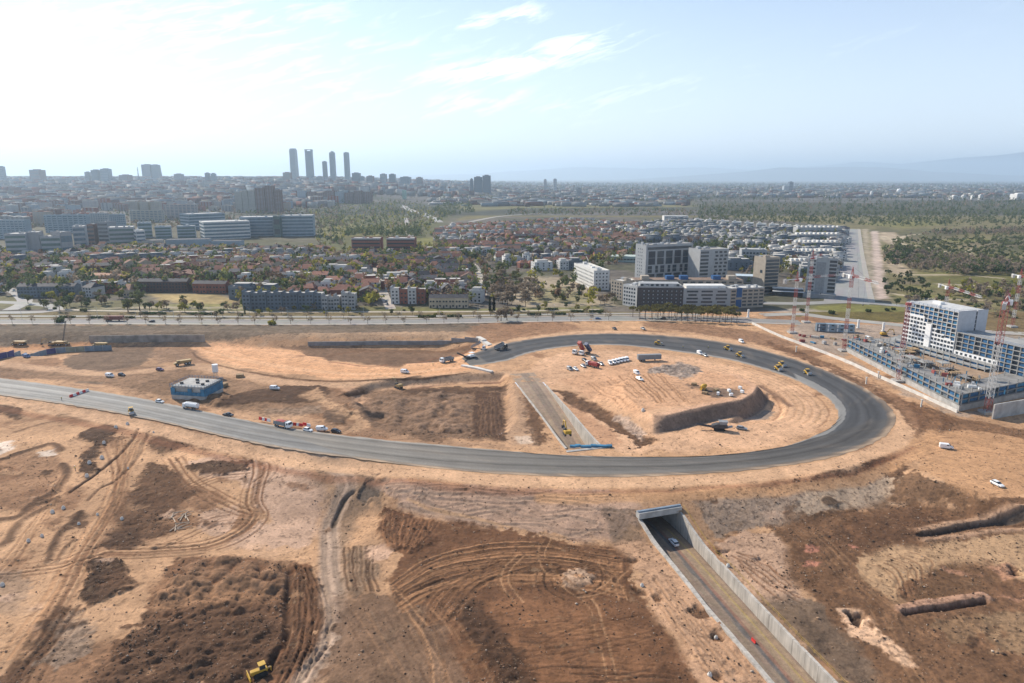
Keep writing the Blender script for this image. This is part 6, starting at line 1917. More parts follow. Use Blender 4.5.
for k in range(14):
    t, s = .25 + .75 * rnd.random(), rnd.uniform(4, 20); p = np.array(loc(P0)) * (1 - t) + np.array(loc(P1)) * t + nn * s; hh = rnd.choice([1.6, 2.4, 2.9]); sx, sy = rnd.uniform(4, 8), rnd.uniform(3, 5); rz = math.atan2(n_[1], n_[0])
    mb = MB().box((p[0], p[1], 8 + hh), (sx, sy, .25), rz)
    for q in range(8):
        a, b = (q % 4 - 1.5) / 3 * (sx - .5), (q // 4 - .5) * (sy - .5); mb.bar((p[0] + n_[0] * a + nn[0] * b, p[1] + n_[1] * a + nn[1] * b, 8), (p[0] + n_[0] * a + nn[0] * b, p[1] + n_[1] * a + nn[1] * b, 8 + hh + (1.1 if q % 3 == 0 else 0)), .1)
    mb.build('formwork_table', [M_SLAB, M_WOOD, M_CONCD][k % 3], pod)
# lower frame in front of the podium's left end: site clutter on the deck
M_PAL = [M_WOOD, M_BLUEF, M_STEEL, M_CONC, M_RED, M_WHITE]
for k in range(46):
    t, s = rnd.random(), rnd.uniform(2, 15)
    p = np.array(P0) * (1 - t) + np.array(P1) * t + nn * s
    b = MB(); l, wd, h = rnd.uniform(1, 3.5), rnd.uniform(.6, 1.6), rnd.uniform(.5, 1.8)
    loft(b, [(-l / 2, wd / 2, 0, h), (l / 2, wd / 2, 0, h * rnd.uniform(.8, 1))], 0, .05)
    o = b.build('material_stack', rnd.choice(M_PAL)); o.location = (p[0], p[1], 8.04); o.rotation_euler.z = rnd.uniform(0, 3)
    tag(o, 'stack of building material on the podium deck in front of the white tower', 'building material', 'stacks of material on the podium deck')
# right-hand block of frames behind the crane
Q0 = at(1004, 366, 8); Q1 = at(1085, 356, 8)
r3, w3 = frame_root('unfinished_block', 'half built concrete frame with raw columns at the right edge behind the podium', 'building', Q0, Q1, None, 8.0)
for k in range(4):
    MB().box((w3 / 2, 9, 2.4 * k + .15), (w3, 18, .3)).build('floor_slab', M_SLAB, r3)
for k in range(12):
    for y in (.4, 9, 17): MB().box((.4 + (w3 - .8) * k / 11, y, 4.4), (.4, .4, 9.2)).build('column', M_SLAB, r3)
MB().box((w3 / 2, 10, 3.6), (w3 - 2, 14, 7.0)).build('shade_fill', M_IN, r3)  # dark filler coloured as shade between the columns
for k in range(10): MB().box((w3 * (k + .5) / 10, .6, 1.2 + 2.4 * (k % 3)), (w3 / 10 - .5, .12, 1.8)).build('formwork_panel', M_NET, r3)


# ---- site cabins, posts and yard
M_CAB = [mat('cabin_blue_grey', (.24, .33, .40), .6, .15), mat('cabin_pale_blue', (.34, .43, .48), .6, .15), mat('cabin_slate', (.12, .17, .22), .6, .15)]


def make_cabin(m):
    r = empty('site_cabin', (0, 0, 0), 0, '', 'cabin')
    b = MB(); b.box((0, 0, 1.3), (6.0, 2.4, 2.5)); b.build('body', m, r)
    for x in (-2.95, 2.95):
        for y in (-1.17, 1.17): MB().box((x, y, 1.3), (.16, .16, 2.62)).build('corner_post', M_STEEL, r)
    MB().box((-1.6, -1.22, 1.15), (.85, .06, 2.0)).build('door', M_CARW, r)
    MB().box((1.0, -1.22, 1.6), (1.6, .06, .9)).build('window', M_GLASS, r)
    return r


A, B = ground(816, 331), ground(853, 332)
rz = math.atan2(B[1] - A[1], B[0] - A[0])
for lvl in range(2):
    for k in range(4):
        t = (k + .5) / 4; mi = (k + lvl) % 2 if k else 2
        x, y = A[0] + (B[0] - A[0]) * t, A[1] + (B[1] - A[1]) * t
        proto(('cab', mi), make_cabin, M_CAB[mi]).place((x, y, .06 + 2.66 * lvl), rz, '%s blue grey cabin from the left on the %s level behind the cranes' % (ordinal(k), 'upper' if lvl else 'lower'), 'stacked blue site cabins', (1.05, 1.6, 1.0))
for k, (x, y) in enumerate(((858, 328), (883, 331), (748, 317.5))):
    p = ground(x, y); b = MB().box((0, 0, 3.0), (1.3, .8, 6.0)).box((0, 0, .15), (2, 1.4, .3)); o = b.build('advertising_pillar', M_WHITE); o.location = (p[0], p[1], 0)
    tag(o, 'plain white pillar %s' % ['right of the blue site cabins, nearer the cranes', 'near the left edge of the white tower', 'beside the boulevard at the end of the pine grove'][k], 'pillar')
for k in range(22):
    x, y = 800 + (k * 53 % 95), 336 + (k * 29 % 19)
    if y > 340 + (x - 800) * .2: y -= 8
    p = ground(x, y); b = MB(); l, wd, h = rnd.uniform(1.5, 5), rnd.uniform(1, 2), rnd.uniform(.6, 2)
    loft(b, [(-l / 2, wd / 2, 0, h), (l / 2, wd / 2, 0, h * .9)], 0, .1); o = b.build('material_stack', rnd.choice(M_PAL)); o.location = p; o.rotation_euler.z = rnd.uniform(0, 3)
    tag(o, 'stack of building material on the bare yard between the cranes', 'building material', 'stacks of material in the crane yard')
put('excY', make_excavator, (M_YEL,), 884, 336, (5, 0), 'yellow excavator in the yard just left of the white tower', 'earth movers')
# small posts along the pale wall
for k, (x, y) in enumerate(((796, 352), (866, 384), (921, 407), (878, 378))):
    p = ground(x, y); o = MB().box((0, 0, 1.7), (.5, .5, 3.4)).box((0, 0, 3.45), (.9, .9, .25)).build('concrete_post', M_CONCL); o.location = p
    tag(o, '%s pale concrete post from the left along the brown strip by the site wall' % ordinal([0, 2, 3, 1][k]), 'post', 'concrete posts by the site wall')

# ---- buildings behind the boulevard
M_BLK = mat('anthracite_panel', (.045, .05, .06), .5, .15, .3); M_BRD = mat('dark_brick', (.075, .065, .065), .85, .2, .6); M_BEI = mat('beige_render', (.37, .32, .26), .85, .12, .3)
M_WHB = mat('off_white_panel', (.35, .36, .365), .8, .1, .3); M_BLP = mat('deep_blue_panel', (.02, .085, .22), .6, .15); M_ROOF = mat('flat_roof_gravel', (.34, .32, .29), .95, .2, .3); M_ROOFL = mat('pale_roof', (.58, .56, .52), .9, .15, .3)


def roof_kit(r, w, d, h, n=4, seed=1, m=None):
    """parapet, stair huts and machines on a flat roof"""
    rr = random.Random(seed)
    mb = MB()
    for c, s in (((w / 2, .12, h + .4), (w, .24, .8)), ((w / 2, d - .12, h + .4), (w, .24, .8)), ((.12, d / 2, h + .4), (.24, d - .5, .8)), ((w - .12, d / 2, h + .4), (.24, d - .5, .8))): mb.box(c, s)
    mb.build('parapet', m or M_WHB, r)
    for k in range(n):
        sx, sy, sz = rr.uniform(1.5, 4.5), rr.uniform(1.5, 4), rr.uniform(1, 2.6)
        MB().box((rr.uniform(3, max(3.1, w - 3)), rr.uniform(3, max(3.1, d - 3)), h + sz / 2 + .03), (sx, sy, sz)).build('roof_machine' if k % 2 else 'stair_hut', M_STEEL if k % 2 else (m or M_WHB), r)


def slab_house(name, label, A, B, depth, top, wall, cat='apartment building', z=0.0, roof=None, kit=4, ext=0.0):
    r, w = frame_root(name, label, cat, A, B, None, z)
    h = top - z
    MB().box((w / 2, depth / 2, h / 2), (w, depth, h)).build('wall', wall, r)
    MB().box((w / 2, depth / 2, h + .04), (w - .1, depth - .1, .08)).build('roof', roof or M_ROOF, r)
    if kit: roof_kit(r, w, depth, h + .05, kit, int(w * 7), wall)
    return r, w, h


# white block with its sunlit long side towards the park
A, B = at(573.8, 281), at(593.5, 290.5); t = ztop(593.5, 271.5, B[1])
r, w, h = slab_house('apartment_block', 'white apartment block beside the bare park, its long side in the sun', A, B, 15, t, M_WALLW, 'apartment building', 0, M_ROOFL, 6)
bud = [100]
windows(r, 'front', w, 15, lin(1, w - 1, 16), lin(1, h - .5, 5), 1.5, 1.3, M_GLASS, 'window', bud)
windows(r, 'right', w, 15, lin(1, 14, 4), lin(1, h - .5, 5), 1.3, 1.3, M_GLASS, 'window', bud)
MB().box((w * .5, -.6, h * .5), (w * .9, .12, .25)).build('balcony_rail', M_STEEL, r)

# tall dark-windowed blocks
A, B = at(644.5, 289), at(690.5, 285.5); t = ztop(644.5, 246, A[1])
r, w, h = slab_house('apartment_tower', 'tall pale apartment block with a dark chequered window front', A, B, 17, t, M_WHB, 'apartment building', 0, M_ROOF, 8)
MB().box((w / 2, -.04, h * .935), (w * .94, .16, h * .06)).build('window_band', M_GLASS, r)
for z0, z1, n_, sh in ((.56, .87, 5, 0), (.37, .53, 7, 1), (.21, .34, 5, 0), (.04, .18, 7, 1)):
    for q in range(n_):
        xa = w * (.04 + .92 * (q + (.28 if sh and q % 2 else .08)) / n_); xb = w * (.04 + .92 * (q + (.72 if sh else .84)) / n_)
        o = MB().box(((xa + xb) / 2, -.04, h * (z0 + z1) / 2), (xb - xa, .16, h * (z1 - z0))).build('window', M_GLASS if (q + sh) % 3 else M_BLK, r)
        m_ = MB().box(((xa + xb) / 2, -.13, h * (z0 + z1) / 2), (xb - xa, .05, .3)); m_.build('sill', M_WHB, o)
windows(r, 'left', w, 17, lin(5, 14, 3), lin(1, h - 2, 12), .9, 1.2, M_GLASS, 'window', [40])
A, B = at(698, 291), at(726, 289.5); t = ztop(698, 250.5, A[1])
r, w, h = slab_house('apartment_tower', 'pale apartment block with dark windows just right of the chequered one', A, B, 20, t, M_WHB, 'apartment building', 0, M_ROOF, 5)
for k in range(11):
    MB().box((w * .16, -.03, 2 + (h - 4) * k / 10), (w * .28, .14, 1.9)).build('window', M_GLASS, r)
    for q in range(3): MB().box((w * (.56 + .16 * q + (.03 if k % 2 else 0)), -.03, 2 + (h - 4) * k / 10), (w * .10, .14, 1.8)).build('window', M_BLK if (k + q) % 2 else M_GLASS, r)
A = at(763, 294); c35 = R(18); Bq = (A[0] + 15 * math.cos(c35), A[1] + 15 * math.sin(c35)); t = ztop(763, 258.5, A[1])
r, w, h = slab_house('apartment_tower', 'slender tower with a blank sand coloured wall and dark banded windows', A, Bq, 16, t, M_BEI, 'apartment building', 0, M_ROOF, 5)
for k in range(10): MB().box((w * .5, -.03, 2.2 + (h - 4.4) * k / 9), (w * .9, .16, (h - 4.4) / 9 * .72)).build('window', M_GLASS, r)
MB().box((-.08, 5, h * .62), (.2, 3, h * .08)).build('window', M_GLASS, r)
A, B = at(804.5, 296), at(834, 298); t = ztop(806, 258, A[1])
r, w, h = slab_house('apartment_tower', 'white tower with a recessed grey middle behind the second tower crane', A, B, 15, t, M_WHB, 'apartment building', 0, M_ROOF, 5)
MB().box((w * .47, -.05, h * .46), (w * .30, .2, h * .9)).build('grey_panel', M_BEDG, r)
for k in range(10): MB().box((w * .86, -.04, 2.2 + (h - 4.4) * k / 9), (w * .24, .18, (h - 4.4) / 9 * .66)).build('window', M_GLASS, r); MB().box((w * .17, -.04, 2.2 + (h - 4.4) * k / 9), (w * .20, .18, (h - 4.4) / 9 * .4)).build('window', M_GLASS, r)
MB().box((w * .5, -4, 1.8), (w * 1.1, 7.5, 3.6)).build('entrance_hall', M_BEDG, r)
# low perimeter block along the boulevard: dark brick, white ribbons, beige with blue panels
A, B = at(636.5, 308), at(682.5, 308.5); t = ztop(636.5, 287.5, A[1])
r, w, h = slab_house('apartment_block', 'dark brick apartment block with pale window frames facing the boulevard', A, B, 16, t, M_BRD, 'apartment building', 0, M_ROOFL, 0)
bud = [100]
for k in range(5):
    for q in range(10):
        if q in (0,): continue
        o = MB().box((w * (q + .5) / 10, -.03, 2.2 + (h - 3.5) * k / 4.4), (w / 10 * .52, .14, (h - 3.5) / 4.4 * .62)).build('window', M_GLASS, r)
        MB().box((w * (q + .5) / 10, -.09, 2.2 + (h - 3.5) * k / 4.4 - .15), (w / 10 * .30, .08, (h - 3.5) / 4.4 * .36)).build('blind', M_BEDG, o)
windows(r, 'left', w, 16, lin(1, 15, 5), lin(1, h - .5, 5), 1.8, 1.7, M_GLASS, 'window', [50])
MB().box((-.08, 8, h / 2), (.2, 16, h)).build('side_wall', M_WALLW, r)
MB().box((w / 2, 9, h + 1.4), (w - 5, 11, 2.7)).build('penthouse', M_WHB, r)
for k in range(8): MB().box((4 + (w - 8) * k / 7, 3.4, h + 1.5), (2.2, .12, 1.6)).build('window', M_GLASS, r)
roof_kit(r, w, 16, h + .1, 5, 4, M_WHB)
A2 = B; B2_ = at(729.5, 308.5); t2 = ztop(690, 289.5, B2_[1])
r, w, h = slab_house('apartment_block', 'white apartment block with long ribbon windows in the middle of the boulevard front', (A2[0] + .1, A2[1]), B2_, 16, t2, M_WHB, 'apartment building', 0, M_ROOFL, 0)
for k in range(5):
    for q in range(3): MB().box((w * (.19 + .31 * q), -.04, 2.4 + (h - 4) * k / 4), (w * (.24 if (q + k) % 3 else .18), .16, (h - 4) / 4 * .5)).build('window', M_GLASS, r)
MB().box((w / 2, .4, .9), (w, 1.2, 1.8)).build('shop_front', M_BLK, r)
MB().box((w / 2, 9, h + 1.3), (w - 6, 10, 2.4)).build('penthouse', M_WALLW, r); roof_kit(r, w, 16, h + .1, 4, 9, M_WHB)
A3 = B2_; B3 = at(763, 307); t3 = ztop(735, 289.5, A3[1])
r, w, h = slab_house('apartment_block', 'beige apartment block with two tall blue panels at the right end of the boulevard front', (A3[0] + .1, A3[1]), B3, 16, t3, M_BEI, 'apartment building', 0, M_ROOFL, 0)
for k in range(5):
    for q in range(6):
        if q == 1: continue
        MB().box((w * (q + .5) / 6, -.04, 2.4 + (h - 4) * k / 4), (w / 6 * .72, .16, (h - 4) / 4 * .5)).build('window', M_GLASS, r)
for z, hh in ((h * .82, h * .5), (h * .25, h * .4)): MB().box((w * .25, -.15, z), (w * .16, .4, hh)).build('blue_panel', M_BLP, r)
roof_kit(r, w, 16, h + .1, 4, 14, M_WHB)
A, B = at(622.5, 305), at(636, 307.5); t = ztop(622, 285, A[1])
r, w, h = slab_house('apartment_block', 'narrow pale apartment house left of the dark brick block', A, (B[0] - .3, B[1]), 22, t, M_WALLW, 'apartment building', 0, M_ROOFL, 3)
windows(r, 'front', w, 22, lin(.5, w - .5, 5), lin(1, h - .5, 5), 1.6, 1.5, M_GLASS, 'window', [60]); windows(r, 'left', w, 22, lin(1, 21, 6), lin(1, h - .5, 5), 1.6, 1.5, M_GLASS, 'window', [60])
A, B = at(610.5, 298), at(622, 300.5); t = ztop(611, 280, A[1])
r, w, h = slab_house('apartment_block', 'small beige apartment house behind the narrow pale one', A, B, 20, t, M_BEI, 'apartment building', 0, M_ROOFL, 3)
windows(r, 'front', w, 20, lin(.5, w - .5, 4), lin(1, h - .5, 5), 1.6, 1.5, M_GLASS, 'window', [60]); windows(r, 'left', w, 20, lin(1, 19, 6), lin(1, h - .5, 5), 1.6, 1.5, M_GLASS, 'window', [60])
A, B = at(634, 299.5), at(742, 299.5); t = ztop(640, 276.5, A[1])
r, w, h = slab_house('apartment_block', 'long brown roofed block with blue stair boxes behind the boulevard front', A, B, 15, t - 3, M_BEI, 'apartment building', 0, mat('brown_roof', (.23, .16, .12), .9, .2, .4), 0)
for k, x in enumerate((.10, .33, .46, .76, .90)): MB().box((w * x, 5, h + 1.6), (6.5, 7, 3.2)).build('stair_hut', M_BLP if k in (1, 2, 3) else M_BEI, r)
for k in range(14): MB().box((w * (k + .5) / 14, -.04, h - 2), (w / 14 * .6, .14, 1.5)).build('window', M_GLASS, r)
# pale green sports hall and the school behind
A, B = at(610, 262), at(637, 262.5); r, w, h = slab_house('sports_hall', 'long low pale green hall behind the apartment blocks', A, B, 22, 7, mat('pale_green', (.36, .44, .40), .8, .1), 'hall', 0, mat('pale_green_roof', (.44, .50, .45), .8, .1), 0)
windows(r, 'front', w, 22, lin(1, w - 1, 8), [3.4], 3.2, 1.6, M_GLASS, 'window', [20])
A, B = at(741, 262), at(766, 262.5); t = ztop(741, 238, A[1])
r, w, h = slab_house('school_building', 'white flat roofed building with dark window bays and yellow trees before it', A, B, 20, 15, M_WHB, 'school', 0, M_ROOFL, 3)
windows(r, 'front', w, 20, lin(1, w - 1, 7), [3, 7, 11], 2.6, 2.2, M_GLASS, 'window', [30])
A, B = at(736, 283), at(765, 284); r, w, h = slab_house('swimming_hall', 'low grey hall with a pale blue roof left of the slender tower', A, B, 16, 7, M_BEDG, 'hall', 0, mat('pale_blue_roof', (.45, .53, .58), .7, .1), 0)
A, B = at(772, 295), at(803, 296.5); r, w, h = slab_house('shop_row', 'low dark shop row with a white canopy between the two right hand towers', A, B, 10, 6, M_BLK, 'shops', 0, M_ROOFL, 0)
MB().box((w / 2, -2, 4), (w, 4, .3)).build('canopy', M_WHITE, r)
# ------------------------------------------------------------------ houses
W_ = {'white': mat('house_white', (.55, .54, .52), .85, .1, .4, 0, .2, .15), 'cream': mat('house_cream', (.46, .38, .28), .85, .12, .4, 0, .2, .15), 'brick': mat('house_brick', (.25, .10, .07), .9, .2, .7, 0, .2, .2),
      'dark brick': mat('house_dark_brick', (.105, .065, .055), .9, .2, .7, 0, .2, .2), 'blue grey': mat('house_blue_grey', (.13, .16, .19), .85, .15, .4, 0, .2, .15), 'pale grey': mat('house_pale_grey', (.34, .34, .335), .85, .12, .4, 0, .2, .15)}
R_ = {'slate': mat('slate_roof', (.055, .055, .065), .8, .2, .5, 0, .3, .2), 'red tile': mat('red_tile_roof', (.25, .12, .085), .9, .2, .6, 0, .2, .25), 'brown tile': mat('brown_tile_roof', (.20, .11, .08), .9, .2, .6, 0, .2, .25),
      'orange tile': mat('orange_tile_roof', (.31, .18, .12), .9, .2, .6, 0, .2, .2), 'flat': mat('flat_house_roof', (.44, .42, .39), .95, .2, .3, 0, .2, .2)}
M_CHIM = W_['brick']


def house_mbs(kind, seed):
    """walls, roof and chimney of one house; windows are cut as dark panes into the wall mesh"""
    rr = random.Random(seed)
    w, d, h = rr.choice([7.5, 9, 11, 13, 18]), rr.uniform(8.5, 12.5), rr.uniform(4.6, 8.2)
    a, b, c = MB(), MB(), MB()
    if kind == 'flat':
        h += .8
        a.box((0, 0, h / 2), (w, d, h)); a.box((rr.uniform(-1, 1), .8, h + 1.2), (w * .6, d * .6, 2.4))
        b.box((0, 0, h + .06), (w + .1, d + .1, .14)); b.box((0, .8, h + 2.45), (w * .64, d * .64, .14))
        for x, y, sx, sy in ((0, -d / 2 + .1, w, .2), (-w / 2 + .1, 0, .2, d), (w / 2 - .1, 0, .2, d)): a.box((x, y, h + .5), (sx, sy, .8))
    else:
        ax = kind == 'gable'
        a.box((0, 0, h / 2), (w, d, h)); o = .45; rh = rr.uniform(2.0, 3.4)
        if kind == 'cross':           # ridge runs front to back, gable to the street
            k = len(a.v); a.v += [(-w / 2, -d / 2, h), (w / 2, -d / 2, h), (0, -d / 2, h + rh), (-w / 2, d / 2, h), (w / 2, d / 2, h), (0, d / 2, h + rh)]
            a.f += [(k, k + 1, k + 2), (k + 5, k + 4, k + 3)]; a.m += [0, 0]
            e = h - .2
            b.quad((-w / 2 - o, -d / 2 - o, e), (0, -d / 2 - o, h + rh + .1), (0, d / 2 + o, h + rh + .1), (-w / 2 - o, d / 2 + o, e)); b.quad((0, -d / 2 - o, h + rh + .1), (w / 2 + o, -d / 2 - o, e), (w / 2 + o, d / 2 + o, e), (0, d / 2 + o, h + rh + .1))
        else:
            i = 0 if ax else w * .3
            k = len(a.v); a.v += [(-w / 2, -d / 2, h), (-w / 2, d / 2, h), (-w / 2, 0, h + rh), (w / 2, -d / 2, h), (w / 2, d / 2, h), (w / 2, 0, h + rh)]
            if ax: a.f += [(k, k + 2, k + 1), (k + 3, k + 4, k + 5)]; a.m += [0, 0]
            e, t = h - .2, h + rh + .1
            x0, x1 = -w / 2 - o, w / 2 + o
            b.quad((x0, -d / 2 - o, e), (x1, -d / 2 - o, e), (x1 - i, 0, t), (x0 + i, 0, t)); b.quad((x1, d / 2 + o, e), (x0, d / 2 + o, e), (x0 + i, 0, t), (x1 - i, 0, t))
            if not ax:
                b.v += [(x0, -d / 2 - o, e), (x0 + i, 0, t), (x0, d / 2 + o, e), (x1, -d / 2 - o, e), (x1, d / 2 + o, e), (x1 - i, 0, t)]; k = len(b.v) - 6
                b.f += [(k, k + 1, k + 2), (k + 3, k + 4, k + 5)]; b.m += [0, 0]
        c.box((w * .25, d * .12, h + rh * .9), (.9, .7, 2.2))
    for z in (1.6, 4.3) if h < 6.6 else (1.6, 4.2, 6.3):
        for q in range(3):
            if rr.random() < .85: a.box((w * (-.32 + .32 * q), -d / 2, z), (1.3, .1, 1.25), 0, 1)
        for q in range(2): a.box((-w / 2, d * (-.22 + .44 * q), z), (.1, 1.1, 1.2), 0, 1)
    return a, b, c


KINDS = [('flat', 'white', 'flat'), ('flat', 'pale grey', 'flat'), ('gable', 'brick', 'slate'), ('cross', 'brick', 'brown tile'), ('gable', 'white', 'red tile'), ('hip', 'cream', 'orange tile'), ('cross', 'dark brick', 'slate'), ('gable', 'dark brick', 'brown tile'),
         ('hip', 'white', 'slate'), ('flat', 'blue grey', 'flat'), ('cross', 'cream', 'brown tile'), ('hip', 'brick', 'red tile'), ('gable', 'pale grey', 'slate'), ('flat', 'brick', 'flat')]
HM = {}


def house_data(ki, v):
    if (ki, v) not in HM: HM[(ki, v)] = house_mbs(KINDS[ki][0], ki * 10 + v + 3)
    return HM[(ki, v)]


def make_house(ki, v):
    a, b, c = house_data(ki, v); k = KINDS[ki]
    r = empty('house', (0, 0, 0), 0, '', 'house')
    a.build('wall', [W_[k[1]], M_GLASS], r); rf = b.build('roof', R_[k[2]], r)
    if c.v: c.build('chimney', M_CHIM, rf)
    return r


def inside(p, poly):
    r = False; n = len(poly)
    for i in range(n):
        (ax, ay), (bx, by) = poly[i], poly[(i + 1) % n]
        if (ay > p[1]) != (by > p[1]) and p[0] < (bx - ax) * (p[1] - ay) / (by - ay) + ax: r = not r
    return r


def near_path(p, pts, d):
    for i in range(len(pts) - 1):
        a, b = Vector(pts[i]), Vector(pts[i + 1]); q = Vector(p); t = max(0, min(1, (q - a).dot(b - a) / (b - a).length_squared))
        if (q - a - (b - a) * t).length < d: return True
    return False


BRICKZ = [(250, 250), (520, 250), (520, 300), (250, 300)]
H_OK = [[(-30, 297), (-30, 254), (60, 252), (110, 250), (240, 252), (330, 253), (330, 258), (420, 258), (440, 252), (470, 252), (478, 262), (490, 280), (486, 298), (470, 306), (432, 308), (428, 304), (390, 305), (356, 309), (240, 309), (240, 293), (150, 292), (130, 298), (80, 297), (30, 297)],
        [(445, 252), (430, 236), (450, 228), (560, 222), (640, 226), (690, 222), (760, 232), (815, 230), (845, 232), (838, 285), (770, 280), (735, 276), (720, 246), (640, 244), (630, 262), (600, 266), (560, 272), (520, 268), (490, 262)]]
H_NO = [[(16, 299), (16, 282), (90, 282), (90, 299)], [(236, 311), (236, 299), (358, 299), (358, 311)], [(388, 310), (388, 297), (428, 297), (428, 310)], [(426, 310), (426, 300), (472, 300), (472, 310)], [(345, 254), (345, 236), (420, 236), (420, 254)],
        [(736, 265), (736, 250), (770, 250), (770, 265)], [(606, 265), (606, 256), (640, 256), (640, 265)], [(76, 288), (76, 274), (130, 274), (130, 288)], [(136, 296), (136, 284), (236, 284), (236, 296)], [(745, 292), (745, 265), (800, 268), (800, 292)]]
STREETS = [[at(*p) for p in q] for q in ([(373, 268), (378, 280), (383, 292), (389, 305)], [(462, 258), (475, 266), (480, 277), (483, 293)], [(405, 230), (408, 240), (414, 256)], [(-60, 280), (6, 289), (22, 297)], [(600, 262), (560, 250), (500, 240)], [(330, 290), (250, 283), (120, 285)])]
spots = []
Y = 541.0; row = 0
while Y < 1750:
    step = 21 + (Y - 540) * .012
    xr = Y * .78
    x = -xr
    ki = None
    while x < xr:
        if ki is None or rnd.random() < .34:
            px, py = proj(x, Y, 0)
            br = fbm(np.array([x]), np.array([Y]), 90, 2, 201)[0]
            if px > 640: pool = [0, 0, 1, 1, 12, 8, 9]
            elif py < 252: pool = [3, 11, 4, 5, 7, 10, 11, 8, 1, 0, 2, 4]
            elif br > .04 and 200 < px: pool = [2, 3, 6, 7, 11, 2, 0, 12]
            elif br > -.08: pool = [2, 3, 4, 8, 10, 7, 13, 0, 11, 5]
            else: pool = [0, 1, 9, 8, 4, 0, 11, 4, 2]
            ki = rnd.choice(pool); dx = rnd.choice([9.5, 11, 13]) + (Y - 540) * .003; rz = rnd.uniform(-.2, .2) + 1.5 * float(fbm(np.array([x]), np.array([Y]), 160, 2, 231)[0]); jy = rnd.uniform(-6, 6)
        yy = Y + rnd.uniform(-2.5, 2.5) + .10 * x + jy
        px, py = proj(x, yy, 0)
        if any(inside((px, py), q) for q in H_OK) and not any(inside((px, py), q) for q in H_NO) and not any(near_path((x, yy), s, 9) for s in STREETS) and rnd.random() < .84:
            spots.append((row, x, yy, ki, rz))
        x += dx + (rnd.uniform(8, 14) if rnd.random() < .10 else 0)
    Y += step; row += 1
spots.sort(key=lambda s: s[2])
ind, rest = spots[:285], spots[285:]
rows_used = sorted(set(s[0] for s in ind)); rn = {r: i for i, r in enumerate(rows_used)}
for r_ in rows_used:
    L = sorted([s for s in ind if s[0] == r_], key=lambda s: s[1] / s[2])
    for i, (_, x, y, ki, rz) in enumerate(L):
        v = rnd.randrange(4); k = KINDS[ki]
        proto(('house', ki, v), make_house, ki, v).place((x, y, H(x, y)), rz, '%s house with %s roof, %s from left in %s row behind boulevard' % (k[1], k[2], ordinal(i), ordinal(rn[r_])), 'houses behind the boulevard', 1.16)


def merged(name, items, mats):
    """many small far things as one mesh: items = list of (verts (n,3) array, faces, material per face)"""
    V, Fl, Ls, Mi = [], [], [], []; off = 0
    for v, f, m in items:
        V.append(v)
        for q in f: Fl.extend([i + off for i in q]); Ls.append(len(q))
        Mi.extend(m); off += len(v)
    V = np.concatenate(V); me = bpy.data.meshes.new(name)
    me.vertices.add(len(V)); me.vertices.foreach_set('co', V.astype(np.float32).ravel())
    me.loops.add(len(Fl)); me.loops.foreach_set('vertex_index', np.array(Fl, np.int32))
    me.polygons.add(len(Ls)); me.polygons.foreach_set('loop_start', np.r_[0, np.cumsum(Ls)[:-1]].astype(np.int32))
    me.polygons.foreach_set('material_index', np.array(Mi, np.int32))
    for m in mats: me.materials.append(m)
    me.update(calc_edges=True); me.validate()
    o = bpy.data.objects.new(name, me); COL.objects.link(o)
    return tag(o, kind='stuff')


wk, rk = list(W_), list(R_)
hm = list(W_.values()) + list(R_.values()) + [M_GLASS]
items = []
for (_, x, y, ki, rz) in rest:
    a, b, c = house_data(ki, rnd.randrange(4)); k = KINDS[ki]
    cz, sz = math.cos(rz), math.sin(rz); Rm = np.array([[cz, sz, 0], [-sz, cz, 0], [0, 0, 1]]); o = np.array([x, y, H(x, y)])
    items.append((np.array(a.v) * 1.16 @ Rm + o, a.f, [wk.index(k[1]) if q == 0 else len(hm) - 1 for q in a.m])); items.append((np.array(b.v) * 1.16 @ Rm + o, b.f, [len(wk) + rk.index(k[2])] * len(b.f)))
if items: merged('far_house_roofs', items, hm)


